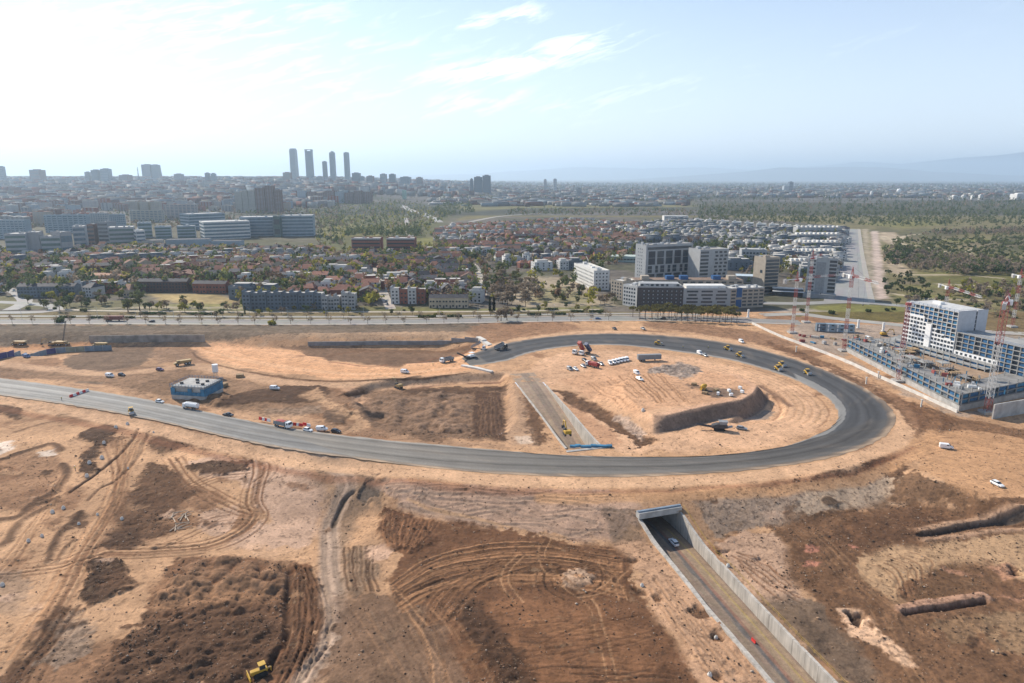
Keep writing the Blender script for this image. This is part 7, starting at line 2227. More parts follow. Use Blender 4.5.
# ---- the rows nearest to the boulevard
def terrace(a, b, n, top, label, wk_, rf, depth=10, par=False, gable=False, group='terraced houses along the boulevard', alt=None):
    A, B = at(*a), at(*b); L = math.dist(A, B); h = ztop(a[0], top, A[1]); u_ = ((B[0] - A[0]) / L, (B[1] - A[1]) / L)
    for i in range(n):
        p = (A[0] + u_[0] * L * i / n, A[1] + u_[1] * L * i / n)
        r = empty('terraced_house', (p[0], p[1], 0), math.atan2(u_[1], u_[0]), '%s, %s house from the left' % (label, ordinal(i)), 'house', group)
        w = L / n - .06; st = .9 if (par and i % 2) else 0; hh = h - st - (0 if par else 2.2)
        wm = W_[wk_ if not alt or i % 2 == 0 else alt]
        MB().box((w / 2, depth / 2 + st, hh / 2), (w, depth, hh)).build('wall', wm, r)
        if par:
            m = MB().box((w / 2, depth / 2 + st, hh + .05), (w, depth, .1)); m.build('roof', R_['flat'], r)
            m = MB().box((w / 2, .1 + st, hh + .45), (w, .2, .8)).box((.1, depth / 2, hh + .9), (.2, depth, 1.8)); m.build('parapet', wm, r)
        else:
            m = MB(); o = .4; m.quad((-.02, -o + st, hh - .2), (w + .02, -o + st, hh - .2), (w + .02, depth / 2, hh + 2.2), (-.02, depth / 2, hh + 2.2)); m.quad((w + .02, depth + o, hh - .2), (-.02, depth + o, hh - .2), (-.02, depth / 2, hh + 2.2), (w + .02, depth / 2, hh + 2.2))
            g = MB(); g.v += [(0, 0, hh), (0, depth, hh), (0, depth / 2, hh + 2.1), (w, 0, hh), (w, depth, hh), (w, depth / 2, hh + 2.1)]; g.f += [(0, 2, 1), (3, 4, 5)]; g.m += [0, 0]; g.build('gable', wm, r)
            rf_ = m.build('roof', R_[rf], r); MB().box((w * .3, depth * .55, hh + 2.4), (.8, .6, 1.6)).build('chimney', M_CHIM, rf_)
        nz = max(2, int(hh / 3))
        for k in range(nz):
            for q in range(2):
                if k == 0 and q == 0: MB().box((w * .28, -.02 + st, 1.1), (1.1, .14, 2.1)).build('door', M_DARK, r)
                else: MB().box((w * (.28 + .44 * q), -.02 + st, 1.7 + (hh - 1.2) * k / nz), (1.5, .14, 1.3)).build('window', M_GLASS, r)


terrace((18, 297.5), (76, 297), 9, 284, 'dark blue grey terrace with small panes near the roundabout', 'blue grey', 'slate')
terrace((243, 309.5), (322, 309.5), 10, 293, 'blue grey terrace with stepped parapets on the boulevard', 'blue grey', 'flat', 10, True)
terrace((322, 309.8), (340, 309.8), 3, 297, 'low grey terrace just left of the bright blue house', 'pale grey', 'flat', 10, True)
terrace((342, 310), (355, 310), 2, 293.5, 'tall bright pale blue double house on the boulevard', 'pale grey', 'flat', 9, True)
terrace((391, 304), (425, 304), 4, 289, 'red brick and white terrace right of the house street', 'white', 'flat', 10, True, alt='brick')
terrace((429, 308), (468, 308), 6, 295, 'long tan terrace under one dark slate roof', 'cream', 'slate')
terrace((138, 292), (188, 292), 8, 279, 'dark green grey terrace behind the straw coloured lawn', 'dark brick', 'slate')
terrace((193, 293), (226, 293.5), 5, 281, 'brown brick terrace behind the right end of the straw lawn', 'brick', 'slate')
terrace((76, 293), (126, 292.5), 7, 283, 'white flat roofed terrace left of the big spring tree', 'white', 'flat', 10, True, alt='blue grey')

A, B = at(77, 284), at(112, 283.5); r, w, h = slab_house('school_hall', 'long low brick hall with an orange tiled roof, left of the white houses', A, B, 20, 8, W_['cream'], 'hall', 0, R_['orange tile'], 0)
windows(r, 'front', w, 20, lin(1, w - 1, 12), [4.5], 2.2, 1.4, M_GLASS, 'window', [30])
A, B = at(112, 284), at(128, 283.5); r, w, h = slab_house('school_hall', 'dark brick hall adjoining the orange tiled hall', (A[0] + .5, A[1]), B, 20, 7.5, W_['dark brick'], 'hall', 0, R_['orange tile'], 0)
for q, (xa, xb) in enumerate(((352, 381), (387, 415))):
    A, B = at(xa, 253), at(xb, 253); t = ztop(xa, 238.5, A[1])
    r, w, h = slab_house('brick_block', '%s red brick office block with a white roof band below the park' % ['left', 'right'][q], A, B, 20, t, W_['brick'], 'office building', 0, M_ROOFL, 3)
    for k in range(4): MB().box((w / 2, -.03, 3 + (h - 5) * k / 3), (w * .94, .14, 1.6)).build('window_band', M_GLASS, r)
    MB().box((w / 2, -.12, h - .4), (w + .4, .3, 1.0)).build('cornice', M_WHITE, r)

# ---- offices and flats on the left
M_GRB = mat('green_glass', (.07, .13, .12), .3, .2, .2, 0, .5); M_PBL = mat('pale_blue_render', (.29, .35, .39), .85, .1, .2); M_PNK = mat('pale_pink_render', (.38, .34, .32), .85, .1, .2)
M_GRN = mat('grey_render', (.30, .30, .30), .85, .12, .2); M_BRN = mat('brown_brick_flats', (.20, .125, .10), .9, .15, .2); M_CRM = mat('cream_flats', (.38, .36, .31), .85, .1, .2)


def office(a, b, top, depth, label, wall, glass, nb=None, name='office_building', cat='office building', roof=None, share=.5, cols=0, kit=3):
    A, B = at(*a), at(*b); zb = H(*A); t = ztop(a[0], top, A[1])
    r, w, h = slab_house(name, label, A, B, depth, t, wall, cat, zb, roof or M_ROOFL, kit)
    nb = nb or max(2, int(h / 3.6))
    for k in range(nb):
        z = h * (k + .55) / (nb + .1)
        MB().box((w / 2, -.1, z), (w - 1.2, .3, h / nb * share)).build('window_band', glass, r)
        MB().box((-.1, depth / 2, z), (.3, depth - 1.5, h / nb * share)).build('window_band', glass, r)
    for k in range(cols): MB().box((w * (k + .5) / cols, -.2, h / 2), (w / cols * .28, .5, h - .2)).build('facade_strip', wall, r)
    return r, w, h


office((8, 259), (29, 258.5), 234.5, 30, 'green glazed office wing with pale ribbons at the far left', M_WHB, M_GRB, 5)
office((29.5, 258), (42.5, 257.5), 233, 28, 'blank grey office tower between two green glazed wings', M_GRN, M_GRN, 2, cols=0)
office((43, 257.5), (63, 257), 237, 26, 'low green glazed office wing right of the blank grey tower', M_WHB, M_GRB, 4)
office((63.5, 257), (75, 256), 233, 26, 'grey office tower left of the blue glazed wing', M_GRN, M_GLASSB, 2)
office((75.5, 252), (88, 251.5), 227, 30, 'blue glazed office wing with a white roof edge', M_WHB, M_GLASSB, 5)
office((89, 246), (96, 246), 225, 20, 'narrow brown office block behind the blue glazed wing', M_BRN, M_GLASS, 5)
office((100, 246), (110, 246), 222.5, 24, 'dark grey office cube right of the narrow brown block', M_BEDG, M_GLASS, 6)
office((111, 250), (136, 249), 228, 34, 'green ribbon office with a rounded white roof', M_WHB, M_GRB, 5)
office((138, 250), (147, 249.5), 231, 26, 'white ribbon office wing at the end of the rounded roof', M_WALLW, M_GLASSB, 5)
office((143, 251), (165, 250), 241, 20, 'pale warehouse with a dark hipped roof', M_CRM, M_CRM, 2, 'warehouse', 'warehouse', R_['slate'], kit=0)
office((166, 248), (210, 247), 240, 20, 'long pale warehouse with a dark roof', M_PBL, M_PBL, 2, 'warehouse', 'warehouse', R_['slate'], kit=0)
office((211, 247), (240, 247), 241, 18, 'low pale wall and dark roofed shed below the white ribbon office', M_PBL, M_PBL, 2, 'warehouse', 'warehouse', R_['slate'], kit=0)
office((139, 238), (153, 237.5), 223, 22, 'greenish office cube with a bright roof edge, left one of three', M_PBL, M_GRB, 4)
office((156, 239), (172, 238.5), 227, 22, 'greenish office cube with a bright roof edge, middle one of three', M_PBL, M_GRB, 4)
office((178, 239), (196, 238.5), 226.5, 22, 'greenish office cube with a bright roof edge, right one of three', M_PBL, M_GRB, 4)
office((190, 230), (226, 228), 214.5, 40, 'long blue ribbon office behind the white ribbon one', M_PBL, M_GLASSB, 5)
office((205, 240), (251, 238), 222.5, 46, 'broad white ribbon office with a slanted white roof', M_WALLW, M_GLASSB, 5)
office((241, 236.5), (274, 236), 217.5, 40, 'long blue glass office with white ribbons, left one of a pair', M_PBL, M_GLASSB, 6)
office((274.5, 237), (281, 237), 216.5, 30, 'narrow green glass stair tower between the pair of blue glass offices', M_GRB, M_GLASS, 2)
office((282, 236.5), (314, 236), 216, 40, 'long blue glass office with white ribbons, right one of a pair', M_PBL, M_GLASSB, 6)
for a, b, t, l, m in (((-6, 239), (27, 239), 220.5, 'pale blue slab of flats at the far left edge above the offices', M_PBL), ((46, 233), (88, 232.5), 215.5, 'long pale blue slab of flats above the blue glazed office', M_PBL), ((91, 230), (110, 229.5), 214, 'pale grey slab of flats left of a shorter blue one', M_WHB),
                      ((111, 231), (127, 230.5), 215, 'short pale blue slab of flats above the rounded roof office', M_PBL), ((131, 223), (165, 222), 211, 'low cream slab of flats in front of three cream towers', M_CRM), ((165, 220), (198, 219.5), 205, 'pale pink slab of flats right of the three cream towers', M_PNK)):
    office(a, b, t, 16, l, m, M_GLASSB, None, 'apartment_slab', 'apartment building', M_ROOFL, .38, 8, 3)
for k, x in enumerate((131, 141.5, 152)): office((x, 219), (x + 8, 219), 202, 18, '%s of the three cream towers behind the low cream slab' % ['left', 'middle', 'right'][k], M_CRM, M_GRN, None, 'apartment_tower', 'apartment building', M_ROOFL, .4, 3, 2)
for k, (x0, x1, t, m) in enumerate(((236, 243, 192, M_CRM), (243.5, 249, 191, M_CRM), (249.5, 256, 190.5, M_CRM), (256.5, 266, 188, M_BRN), (266.5, 275, 186, M_BRN), (275.5, 282, 190, M_BRN))):
    office((x0, 213), (x1, 213), t, 18, '%s apartment tower of the six standing above the blue glass offices' % ordinal(k), m, M_GRN, None, 'apartment_tower', 'apartment building', M_ROOFL, .35, 3, 2)
for k in range(8):
    x = 298 + k * 9.4
    office((x, 205.5), (x + 8.6, 205.5), 191 + (k % 3), 18, '%s brick apartment block from the left in the row above the park' % ordinal(k), M_BRN if k % 4 else M_PBL, M_GRN, None, 'apartment_slab', 'apartment building', R_['red tile'] if k % 3 else M_ROOF, .3, 4, 1)
office((402.5, 202), (406, 202), 190.5, 22, 'slim pale green tower beside the motorway', mat('mint_green', (.30, .46, .37), .8, .1), M_GRB, None, 'green_tower', 'tower', None, .25, 2, 1)
# ------------------------------------------------------------------ trees
def leaf_mat(name, col, var=.3):
    m = mat(name, col, .9, var, .35, 0, .1, .22)
    n, l = m.node_tree.nodes, m.node_tree.links; b = n['Principled BSDF']
    t = n.new('ShaderNodeBsdfTranslucent'); x = n.new('ShaderNodeMixShader'); x.inputs[0].default_value = .45
    l.new(b.inputs['Base Color'].links[0].from_socket, t.inputs['Color']); l.new(b.outputs[0], x.inputs[1]); l.new(t.outputs[0], x.inputs[2]); l.new(x.outputs[0], n['Material Output'].inputs['Surface'])
    return m


LM = {'evergreen': leaf_mat('evergreen_leaves', (.066, .094, .034)), 'spring': leaf_mat('spring_leaves', (.26, .24, .045)), 'bare': leaf_mat('bare_twigs', (.26, .205, .15)), 'pine': leaf_mat('pine_needles', (.17, .155, .055)),
      'olive': leaf_mat('olive_leaves', (.135, .15, .06)), 'rusty': leaf_mat('rusty_twigs', (.19, .12, .075)), 'cypress': leaf_mat('cypress_leaves', (.024, .036, .02))}
M_BARK = mat('bark', (.085, .062, .045), .95, .2, 2)


def crown_mb(kind, seed, n):
    rr = random.Random(seed); mb = MB()
    cl = []
    if kind == 'pine': cl = [(rr.uniform(-1.9, 1.9), rr.uniform(-1.9, 1.9), rr.uniform(5.2, 6.5), 1.25, .7) for _ in range(8)]
    elif kind == 'cypress': cl = [(0, 0, 1.2 + k * 1.0, .85 - .07 * k, .8) for k in range(7)]
    elif kind == 'shrub': cl = [(rr.uniform(-.9, .9), rr.uniform(-.9, .9), rr.uniform(.5, 1.1), .9, .65) for _ in range(5)]
    else: cl = [(rr.gauss(0, 1.2), rr.gauss(0, 1.2), rr.uniform(2.8, 6.2), rr.uniform(.9, 1.6), rr.uniform(.8, 1.3)) for _ in range(9)]
    thin = kind == 'bare'
    for i in range(n):
        cx, cy, cz, r, h = rr.choice(cl)
        d = Vector((rr.gauss(0, 1), rr.gauss(0, 1), rr.gauss(0, 1))).normalized() * (rr.random() ** .45)
        p = Vector((cx + d.x * r, cy + d.y * r, cz + d.z * h))
        a = Vector((rr.gauss(0, 1), rr.gauss(0, 1), rr.gauss(0, 1))).normalized(); b = a.orthogonal().normalized()
        s = rr.uniform(.28, .55)
        if thin: a, b = a * s * 1.5, b * s * .32
        else: a, b = a * s, b * s * .8
        mb.quad(p - a - b * .3, p + b, p + a + b * .2, p - b)
    return mb


def trunk_mb(kind, seed):
    rr = random.Random(seed); mb = MB()
    top = {'pine': 5.2, 'cypress': 1.2, 'shrub': .5}.get(kind, 3.2)
    mb.bar((0, 0, -.2), (.1, .05, top), .2 if kind != 'shrub' else .08, 0, 6, .11 if kind != 'shrub' else .04)
    if kind not in ('cypress', 'shrub'):
        for k in range(6):
            a = k * 1.05 + rr.uniform(-.3, .3); z = top * rr.uniform(.6, 1)
            mb.bar((.07, .03, z), (1.5 * math.cos(a), 1.5 * math.sin(a), z + rr.uniform(.6, 2.2)), .09, 0, 4, .03)
    return mb


def make_tree(kind, leaf, seed):
    r = empty('pine_tree' if kind == 'pine' else 'cypress_tree' if kind == 'cypress' else 'shrub' if kind == 'shrub' else 'tree', (0, 0, 0), 0, '', 'shrub' if kind == 'shrub' else 'tree')
    crown_mb(kind, seed, {'pine': 240, 'bare': 150, 'shrub': 110}.get(kind, 300)).build('crown', LM[leaf], r)
    trunk_mb(kind, seed).build('trunk', M_BARK, r)
    return r


def tree(kind, leaf, x, y, s, label, group, seed=None, sz=None):
    seed = seed if seed is not None else rnd.randrange(3)
    return proto(('tree', kind, leaf, seed), make_tree, kind, leaf, seed).place((x, y, H(x, y)), rnd.uniform(0, 6.2), label, group, (s, s, sz or s))


NT = 0
# the pine grove in front of the boulevard blocks: three loose lines
for line, (x0, x1, y0, y1, n) in enumerate(((634, 728, 317, 320.2, 17), (640, 737, 319.5, 323.5, 17), (655, 733, 315.6, 318, 13))):
    for k in range(n):
        t = (k + rnd.uniform(-.2, .2)) / (n - 1); p = at(x0 + (x1 - x0) * t, y0 + (y1 - y0) * t)
        tree('pine', 'pine', p[0], p[1], rnd.uniform(.95, 1.2), 'umbrella pine, %s from the left in the %s line of the grove by the boulevard' % (ordinal(k), ['middle', 'nearest', 'farthest'][line]), 'umbrella pines along the boulevard', None, rnd.uniform(1.15, 1.5)); NT += 1
# small bare street trees on the boulevard
for k in range(34):
    x = -4 + k * 18.6
    y = np.interp(x, [q[0] for q in blv], [q[1] for q in blv]) + 2.3
    if x > 628: break
    p = at(x + rnd.uniform(-3, 3), y)
    tree('bare', 'bare', p[0], p[1], rnd.uniform(.6, .85), 'small leafless street tree, %s from left on the near pavement of the boulevard' % ordinal(k), 'bare street trees on the near pavement', None, rnd.uniform(.8, 1.05)); NT += 1
for k in range(30):
    x = 70 + k * 18.4; y = np.interp(x, [q[0] for q in blv], [q[1] for q in blv]) - 3.4
    p = at(x + rnd.uniform(-3, 3), y)
    tree('bare', 'bare', p[0], p[1], rnd.uniform(.55, .8), 'small leafless street tree, %s from the left on the boulevard median' % ordinal(k), 'bare street trees on the median'); NT += 1
# hedges on the median
for k, (x0, x1, y) in enumerate(((59, 75, 318), (90, 135, 318.4), (140, 166, 314.2), (190, 215, 314.5), (418, 436, 317.2), (447, 462, 316.8), (527, 541, 314.8), (552, 566, 314.6), (570, 584, 312), (589, 604, 312), (497, 514, 314), (505, 520, 311), (545, 558, 310))):
    A, B = at(x0, y), at(x1, y); mb = MB(); L = B[0] - A[0]
    for i in range(int(L * 26)):
        p = Vector((rnd.uniform(0, L), rnd.uniform(-1.2, 1.2), rnd.uniform(.1, 1.5))); a = Vector((rnd.gauss(0, 1), rnd.gauss(0, 1), rnd.gauss(0, 1))).normalized() * .4; b = a.orthogonal() * .8
        mb.quad(p - a, p + b, p + a, p - b)
    o = mb.build('hedge', LM['evergreen']); o.location = (A[0], A[1], .1); tag(o, 'dark clipped hedge, %s from the left along the boulevard and its park strip' % ordinal(sorted([59, 90, 140, 190, 418, 447, 527, 552, 570, 589, 497, 505, 545]).index(x0)), 'hedge', 'dark hedges along the boulevard')
# hand placed trees that stand out
for x, y, kind, leaf, s, l in ((140, 311, 'tree', 'olive', 2.3, 'very large round olive green tree beside the straw coloured lawn'), (128, 312, 'tree', 'olive', 1.5, 'olive green tree leaning against the very large round one'), (150, 311.5, 'tree', 'evergreen', 1.2, 'dark evergreen at the right foot of the very large round tree'),
                               (15, 283, 'tree', 'evergreen', 2.3, 'large dark evergreen at the top of the street by the roundabout'), (59, 322.5, 'shrub', 'evergreen', 2.2, 'round dark bush on the edge of the bank below the roundabout'), (255, 276, 'tree', 'spring', 1.6, 'bright yellow tree among red roofs left of the blue grey terrace'),
                               (281, 300, 'tree', 'spring', 1.2, 'yellow tree in front of the blue grey terrace'), (288, 289, 'tree', 'spring', 1.5, 'yellow tree behind the blue grey terrace, left of another'), (304, 288, 'tree', 'spring', 1.5, 'yellow tree behind the blue grey terrace, right of another'),
                               (382, 282, 'tree', 'spring', 1.5, 'tall yellow green tree at the bend of the straight house street'), (412, 250, 'tree', 'spring', 1.3, 'yellow green tree before the right red brick office block'), (503, 278, 'tree', 'olive', 2.4, 'very large olive tree right of the curved house street'),
                               (490, 311.8, 'cypress', 'cypress', 1.5, 'dark cypress, left one of two beside the boulevard'), (494, 311.8, 'cypress', 'cypress', 1.5, 'dark cypress, right one of two beside the boulevard'), (501, 321, 'tree', 'bare', 1.7, 'wide leafless tree at the edge of the bare earth below two cypresses'),
                               (507, 320.5, 'tree', 'bare', 1.4, 'leafless tree right of the wide one at the edge of the bare earth'), (185, 312, 'tree', 'spring', 1.1, 'yellow tree in the middle of the straw coloured lawn'), (184, 306, 'tree', 'evergreen', 1.3, 'dark tree behind the yellow one on the straw coloured lawn'), (273, 324.5, 'shrub', 'spring', 2.0, 'yellow bush on the near kerb of the boulevard'),
                               (245, 315, 'cypress', 'olive', .9, 'slim green tree beside the park path left of the blue grey terrace'), (217, 317.5, 'tree', 'evergreen', .9, 'dark tree, left one of a pair at the right end of the lawn'), (223, 317, 'tree', 'evergreen', .9, 'dark tree, right one of a pair at the right end of the lawn'), (688, 291.5, 'tree', 'bare', 1.2, 'leafless tree by the slender tower')):
    p = at(x, y); tree(kind, leaf, p[0], p[1], s, l, None); NT += 1


def scatter_px(poly, n, minsep=0.0, seed=1):
    rr = random.Random(seed); xs = [p[0] for p in poly]; ys = [p[1] for p in poly]; out = []; tries = 0
    wpts = [at(*p) for p in poly]; wx = [p[0] for p in wpts]; wy = [p[1] for p in wpts]
    while len(out) < n and tries < n * 40:
        tries += 1
        q = (rr.uniform(min(wx), max(wx)), rr.uniform(min(wy), max(wy)))
        if not inside(q, wpts): continue
        if minsep and any(abs(q[0] - o[0]) < minsep and abs(q[1] - o[1]) < minsep for o in out): continue
        out.append(q)
    return out


# zones of single trees: (outline, number, kinds, label, group)
ZONES = [([(20, 311), (30, 299), (125, 298), (130, 308), (130, 313)], 30, [('tree', 'evergreen'), ('tree', 'evergreen'), ('tree', 'olive'), ('shrub', 'olive'), ('tree', 'spring'), ('tree', 'bare')], 'in the park strip below the dark terrace', 'trees in the park strip at left', 1.05),
         ([(150, 312), (150, 306.5), (222, 307.5), (240, 313)], 15, [('tree', 'evergreen'), ('shrub', 'evergreen'), ('tree', 'bare'), ('tree', 'spring')], 'between the straw coloured lawn and the boulevard', 'trees below the straw coloured lawn', .9),
         ([(240, 316), (240, 310.8), (480, 310.8), (620, 307), (620, 313.5), (480, 315)], 34, [('shrub', 'olive'), ('shrub', 'evergreen'), ('tree', 'bare'), ('tree', 'spring'), ('shrub', 'spring'), ('tree', 'evergreen')], 'in the green strip behind the boulevard', 'trees in the green strip behind the boulevard', .75),
         ([(490, 305), (484, 288), (500, 276), (545, 285), (560, 300), (545, 308)], 40, [('tree', 'bare'), ('tree', 'bare'), ('tree', 'bare'), ('tree', 'olive')], 'in the bare thicket right of the curved street', 'trees of the bare thicket', 1.35),
         ([(545, 305), (560, 282), (598, 290), (622, 305), (620, 308)], 26, [('tree', 'bare'), ('tree', 'bare'), ('tree', 'olive'), ('shrub', 'spring')], 'in the sandy park left of the white block', 'trees in the sandy park', 1.05),
         ([(886, 305), (882, 272), (915, 276), (930, 290), (928, 306)], 44, [('tree', 'evergreen'), ('tree', 'evergreen'), ('shrub', 'evergreen')], 'on the scrubby slope right of the avenue', 'dark trees on the slope right of the avenue', .85)]
for zi, (poly, n, kinds, where, group, s) in enumerate(ZONES):
    pts = sorted(scatter_px(poly, n, 3.0, 50 + zi), key=lambda q: q[0] / q[1])
    for i, (x, y) in enumerate(pts):
        kd, lf = kinds[rnd.randrange(len(kinds))]
        word = {'evergreen': 'dark evergreen', 'olive': 'olive green', 'spring': 'yellow green', 'bare': 'leafless'}[lf]
        tree(kd, lf, x, y, s * rnd.uniform(.75, 1.3) * (1.3 if kd == 'shrub' else 1), '%s %s, %s from left %s' % (word, 'bush' if kd == 'shrub' else 'tree', ordinal(i), where), group); NT += 1
for k, (x, y) in enumerate(((802, 311), (831, 314), (868, 312), (887, 311), (893, 310))):
    p = at(x, y); tree('shrub', 'evergreen', p[0], p[1], rnd.uniform(1.2, 1.8), 'dark bush on the lawn behind the cranes, %s from the left' % ordinal(k), 'bushes on the lawn behind the cranes'); NT += 1

# everything green farther off, as one mass per kind of ground
CR = {}


def cheap(kind, v, n):
    if (kind, v, n) not in CR:
        mb = crown_mb(kind, 70 + v, n)
        for i in range(0, len(mb.v), 4):
            c = np.mean(mb.v[i:i + 4], axis=0)
            for k in range(4): mb.v[i + k] = tuple(c + (np.array(mb.v[i + k]) - c) * 1.9)
        CR[(kind, v, n)] = (np.array(mb.v), np.arange(len(mb.v)).reshape(-1, 4))
    return CR[(kind, v, n)]


LKEYS = list(LM)


def woods(name, specs, seed):
    rr = random.Random(seed); V, Q, Mi = [], [], []; off = 0
    for pts, kinds, s in specs:
        for (x, y) in pts:
            kd, lf = rr.choice(kinds); n = 46 if y < 1100 else 26 if y < 2200 else 14
            v, q = cheap(kd, rr.randrange(4), n); sc = s * rr.uniform(.5, 1.5); a = rr.uniform(0, 6.28)
            Rm = np.array([[math.cos(a), math.sin(a), 0], [-math.sin(a), math.cos(a), 0], [0, 0, 1]])
            V.append((v * sc * (1, 1, rr.uniform(.8, 1.2))) @ Rm + np.array([x, y, H(x, y)])); Q.append(q + off); Mi.append(np.full(len(q), LKEYS.index(lf), np.int32)); off += len(v)
    V, Q, Mi = np.concatenate(V), np.concatenate(Q), np.concatenate(Mi)
    me = bpy.data.meshes.new(name); me.vertices.add(len(V)); me.vertices.foreach_set('co', V.astype(np.float32).ravel())
    me.loops.add(Q.size); me.loops.foreach_set('vertex_index', Q.astype(np.int32).ravel())
    me.polygons.add(len(Q)); me.polygons.foreach_set('loop_start', np.arange(0, Q.size, 4, dtype=np.int32)); me.polygons.foreach_set('material_index', Mi)
    for k in LKEYS: me.materials.append(LM[k])
    me.update(calc_edges=True)
    o = bpy.data.objects.new(name, me); COL.objects.link(o); return tag(o, kind='stuff')


EG, OL, SPR, BA, RU = ('tree', 'evergreen'), ('tree', 'olive'), ('tree', 'spring'), ('tree', 'bare'), ('tree', 'rusty')
SH = ('shrub', 'evergreen'); SO = ('shrub', 'olive')
hp = lambda n, sd: [q for k, poly in enumerate(H_OK) for q in scatter_px(poly, n, 0, sd + k)]
woods('garden_trees', [([q for q in (scatter_px([(490, 308), (480, 262), (500, 252), (620, 250), (630, 262), (575, 278), (620, 306)], 160, 0, 299) + scatter_px(H_OK[0], 3300, 0, 300) + scatter_px(H_OK[1], 2200, 0, 301)) if not any(near_path(q, s, 4) for s in STREETS)], [BA, OL, EG, OL, RU, EG, EG, BA, SPR, SPR], 1.25),
                       (scatter_px([(60, 262), (60, 250), (330, 250), (330, 262)], 260, 0, 311), [RU, RU, EG, BA, OL], 1.1),
                       (scatter_px([(-20, 298), (-20, 250), (20, 250), (20, 280)], 40, 0, 312), [EG, BA, OL], 1.1),
                       (scatter_px([(735, 285), (735, 262), (840, 262), (840, 285)], 70, 0, 313), [BA, SPR, OL, EG], 1.0),
                       (scatter_px([(690, 248), (705, 243), (770, 240), (770, 250), (690, 254)], 160, 0, 314), [EG, EG, OL], 1.2),
                       (scatter_px([(735, 258), (750, 252), (780, 255), (780, 262), (740, 263)], 70, 0, 315), [EG, SPR, BA], 1.1)], 1)
woods('park_woodland', [(scatter_px([(318, 252), (316, 212), (400, 203), (455, 214), (430, 228), (425, 238), (345, 237), (345, 252)], 1700, 0, 321), [EG, OL, SPR, OL, BA, EG], 1.15), (scatter_px([(345, 238), (345, 231), (420, 231), (420, 238)], 240, 0, 322), [EG, EG, OL], 1.3),
                        (scatter_px([(330, 262), (330, 253), (440, 252), (440, 260)], 110, 0, 323), [BA, EG, SPR], 1.1), (scatter_px([(415, 252), (420, 245), (475, 243), (470, 254)], 90, 0, 324), [SPR, BA, OL], 1.1), (scatter_px([(432, 213), (440, 205), (470, 205), (475, 214), (440, 218)], 200, 0, 325), [EG, EG, OL], 1.7),
                        (scatter_px([(240, 215), (240, 205), (330, 205), (330, 216)], 160, 0, 326), [OL, SPR, EG, BA], 1.3)], 2)
woods('scrub_woodland', [(scatter_px([(690, 222), (700, 212), (860, 214), (1060, 210), (1060, 226), (880, 228), (850, 226)], 1700, 0, 331), [EG, OL, EG, OL, OL], 1.25), (scatter_px([(700, 213), (690, 207), (1060, 202), (1060, 212)], 900, 0, 332), [EG, OL, BA, EG], 1.8),
                         (scatter_px([(885, 240), (940, 232), (1060, 228), (1060, 236), (920, 236)], 420, 0, 333), [BA, BA, EG], 1.0), (scatter_px([(895, 258), (890, 240), (1060, 236), (1060, 272), (1000, 272), (920, 265)], 900, 0, 334), [SO, SO, SH, SO, OL], 1.15),
                         (scatter_px([(905, 270), (915, 254), (1000, 262), (1060, 268), (1060, 274), (950, 275)], 420, 0, 335), [BA, BA, BA, OL], 1.0), (scatter_px([(884, 268), (884, 250), (910, 250), (912, 268)], 70, 0, 336), [EG, EG, BA], 1.2),
                         (scatter_px([(930, 276), (1060, 274), (1060, 270), (960, 272)], 130, 0, 337), [EG, BA], 1.0), (scatter_px([(940, 300), (950, 290), (1060, 284), (1060, 300)], 150, 0, 338), [OL, BA, SPR, BA], 1.0), (scatter_px([(905, 308), (905, 300), (1060, 298), (1060, 320), (1000, 318)], 90, 0, 339), [EG, SO, BA], .9),
                         (scatter_px([(500, 216), (510, 210), (700, 211), (690, 217)], 420, 0, 340), [OL, BA, EG], 1.3)], 3)

# ------------------------------------------------------------------ street lamps
def make_lamp():
    r = empty('street_lamp', (0, 0, 0), 0, '', 'street lamp')
    MB().bar((0, 0, 0), (0, 0, 9), .12, 0, 6, .07).build('pole', M_STEEL, r); MB().bar((0, 0, 8.9), (1.8, 0, 9.3), .06).build('arm', M_STEEL, r); MB().box((2.1, 0, 9.3), (.9, .3, .14)).build('lamp_head', M_STEEL, r)
    return r


for k in range(19):
    x = 22 + k * 38; y = np.interp(x, [q[0] for q in blv], [q[1] for q in blv]) - 2.2; p = at(x, y)
    proto('lamp', make_lamp).place((p[0], p[1], .1), -PI / 2, 'grey street lamp, %s from the left along the boulevard' % ordinal(k), 'street lamps along the boulevard')
for k in range(9):
    y = 240 + k * 7.4; p = at(np.interp(y, [229, 250, 275, 303], [856, 857, 858, 858]), y); proto('lamp', make_lamp).place((p[0], p[1], .1), PI, 'grey street lamp on the avenue, %s counted from its far end' % ordinal(k), 'street lamps on the avenue')
# the terraces along the avenue's left side
av = [(843, 236), (842, 243), (841, 251), (839, 260), (837, 270)]
for k, (x, y) in enumerate(av):
    A = at(x - 46, y); B = at(x - 1.5, y); t = ztop(x, y - 8.5, A[1])
    r, w, h = slab_house('row_house_block', 'pale flat roofed row of houses, %s counted from the far end of the avenue' % ordinal(k), A, B, 20, t, W_['pale grey'], 'apartment building', 0, M_ROOF, 0)
    r['group'] = 'rows of houses beside the avenue'
    nn_ = 10
    for q in range(nn_): MB().box((w * (q + .5) / nn_, 8, h + 1.3), (w / nn_ * .55, 7, 2.6)).build('roof_hut', M_WALLW, r)
    for q in range(2): MB().box((w / 2, -.05, 2.2 + q * 3.2), (w - 3, .18, 1.5)).build('window_band', M_GLASS, r)

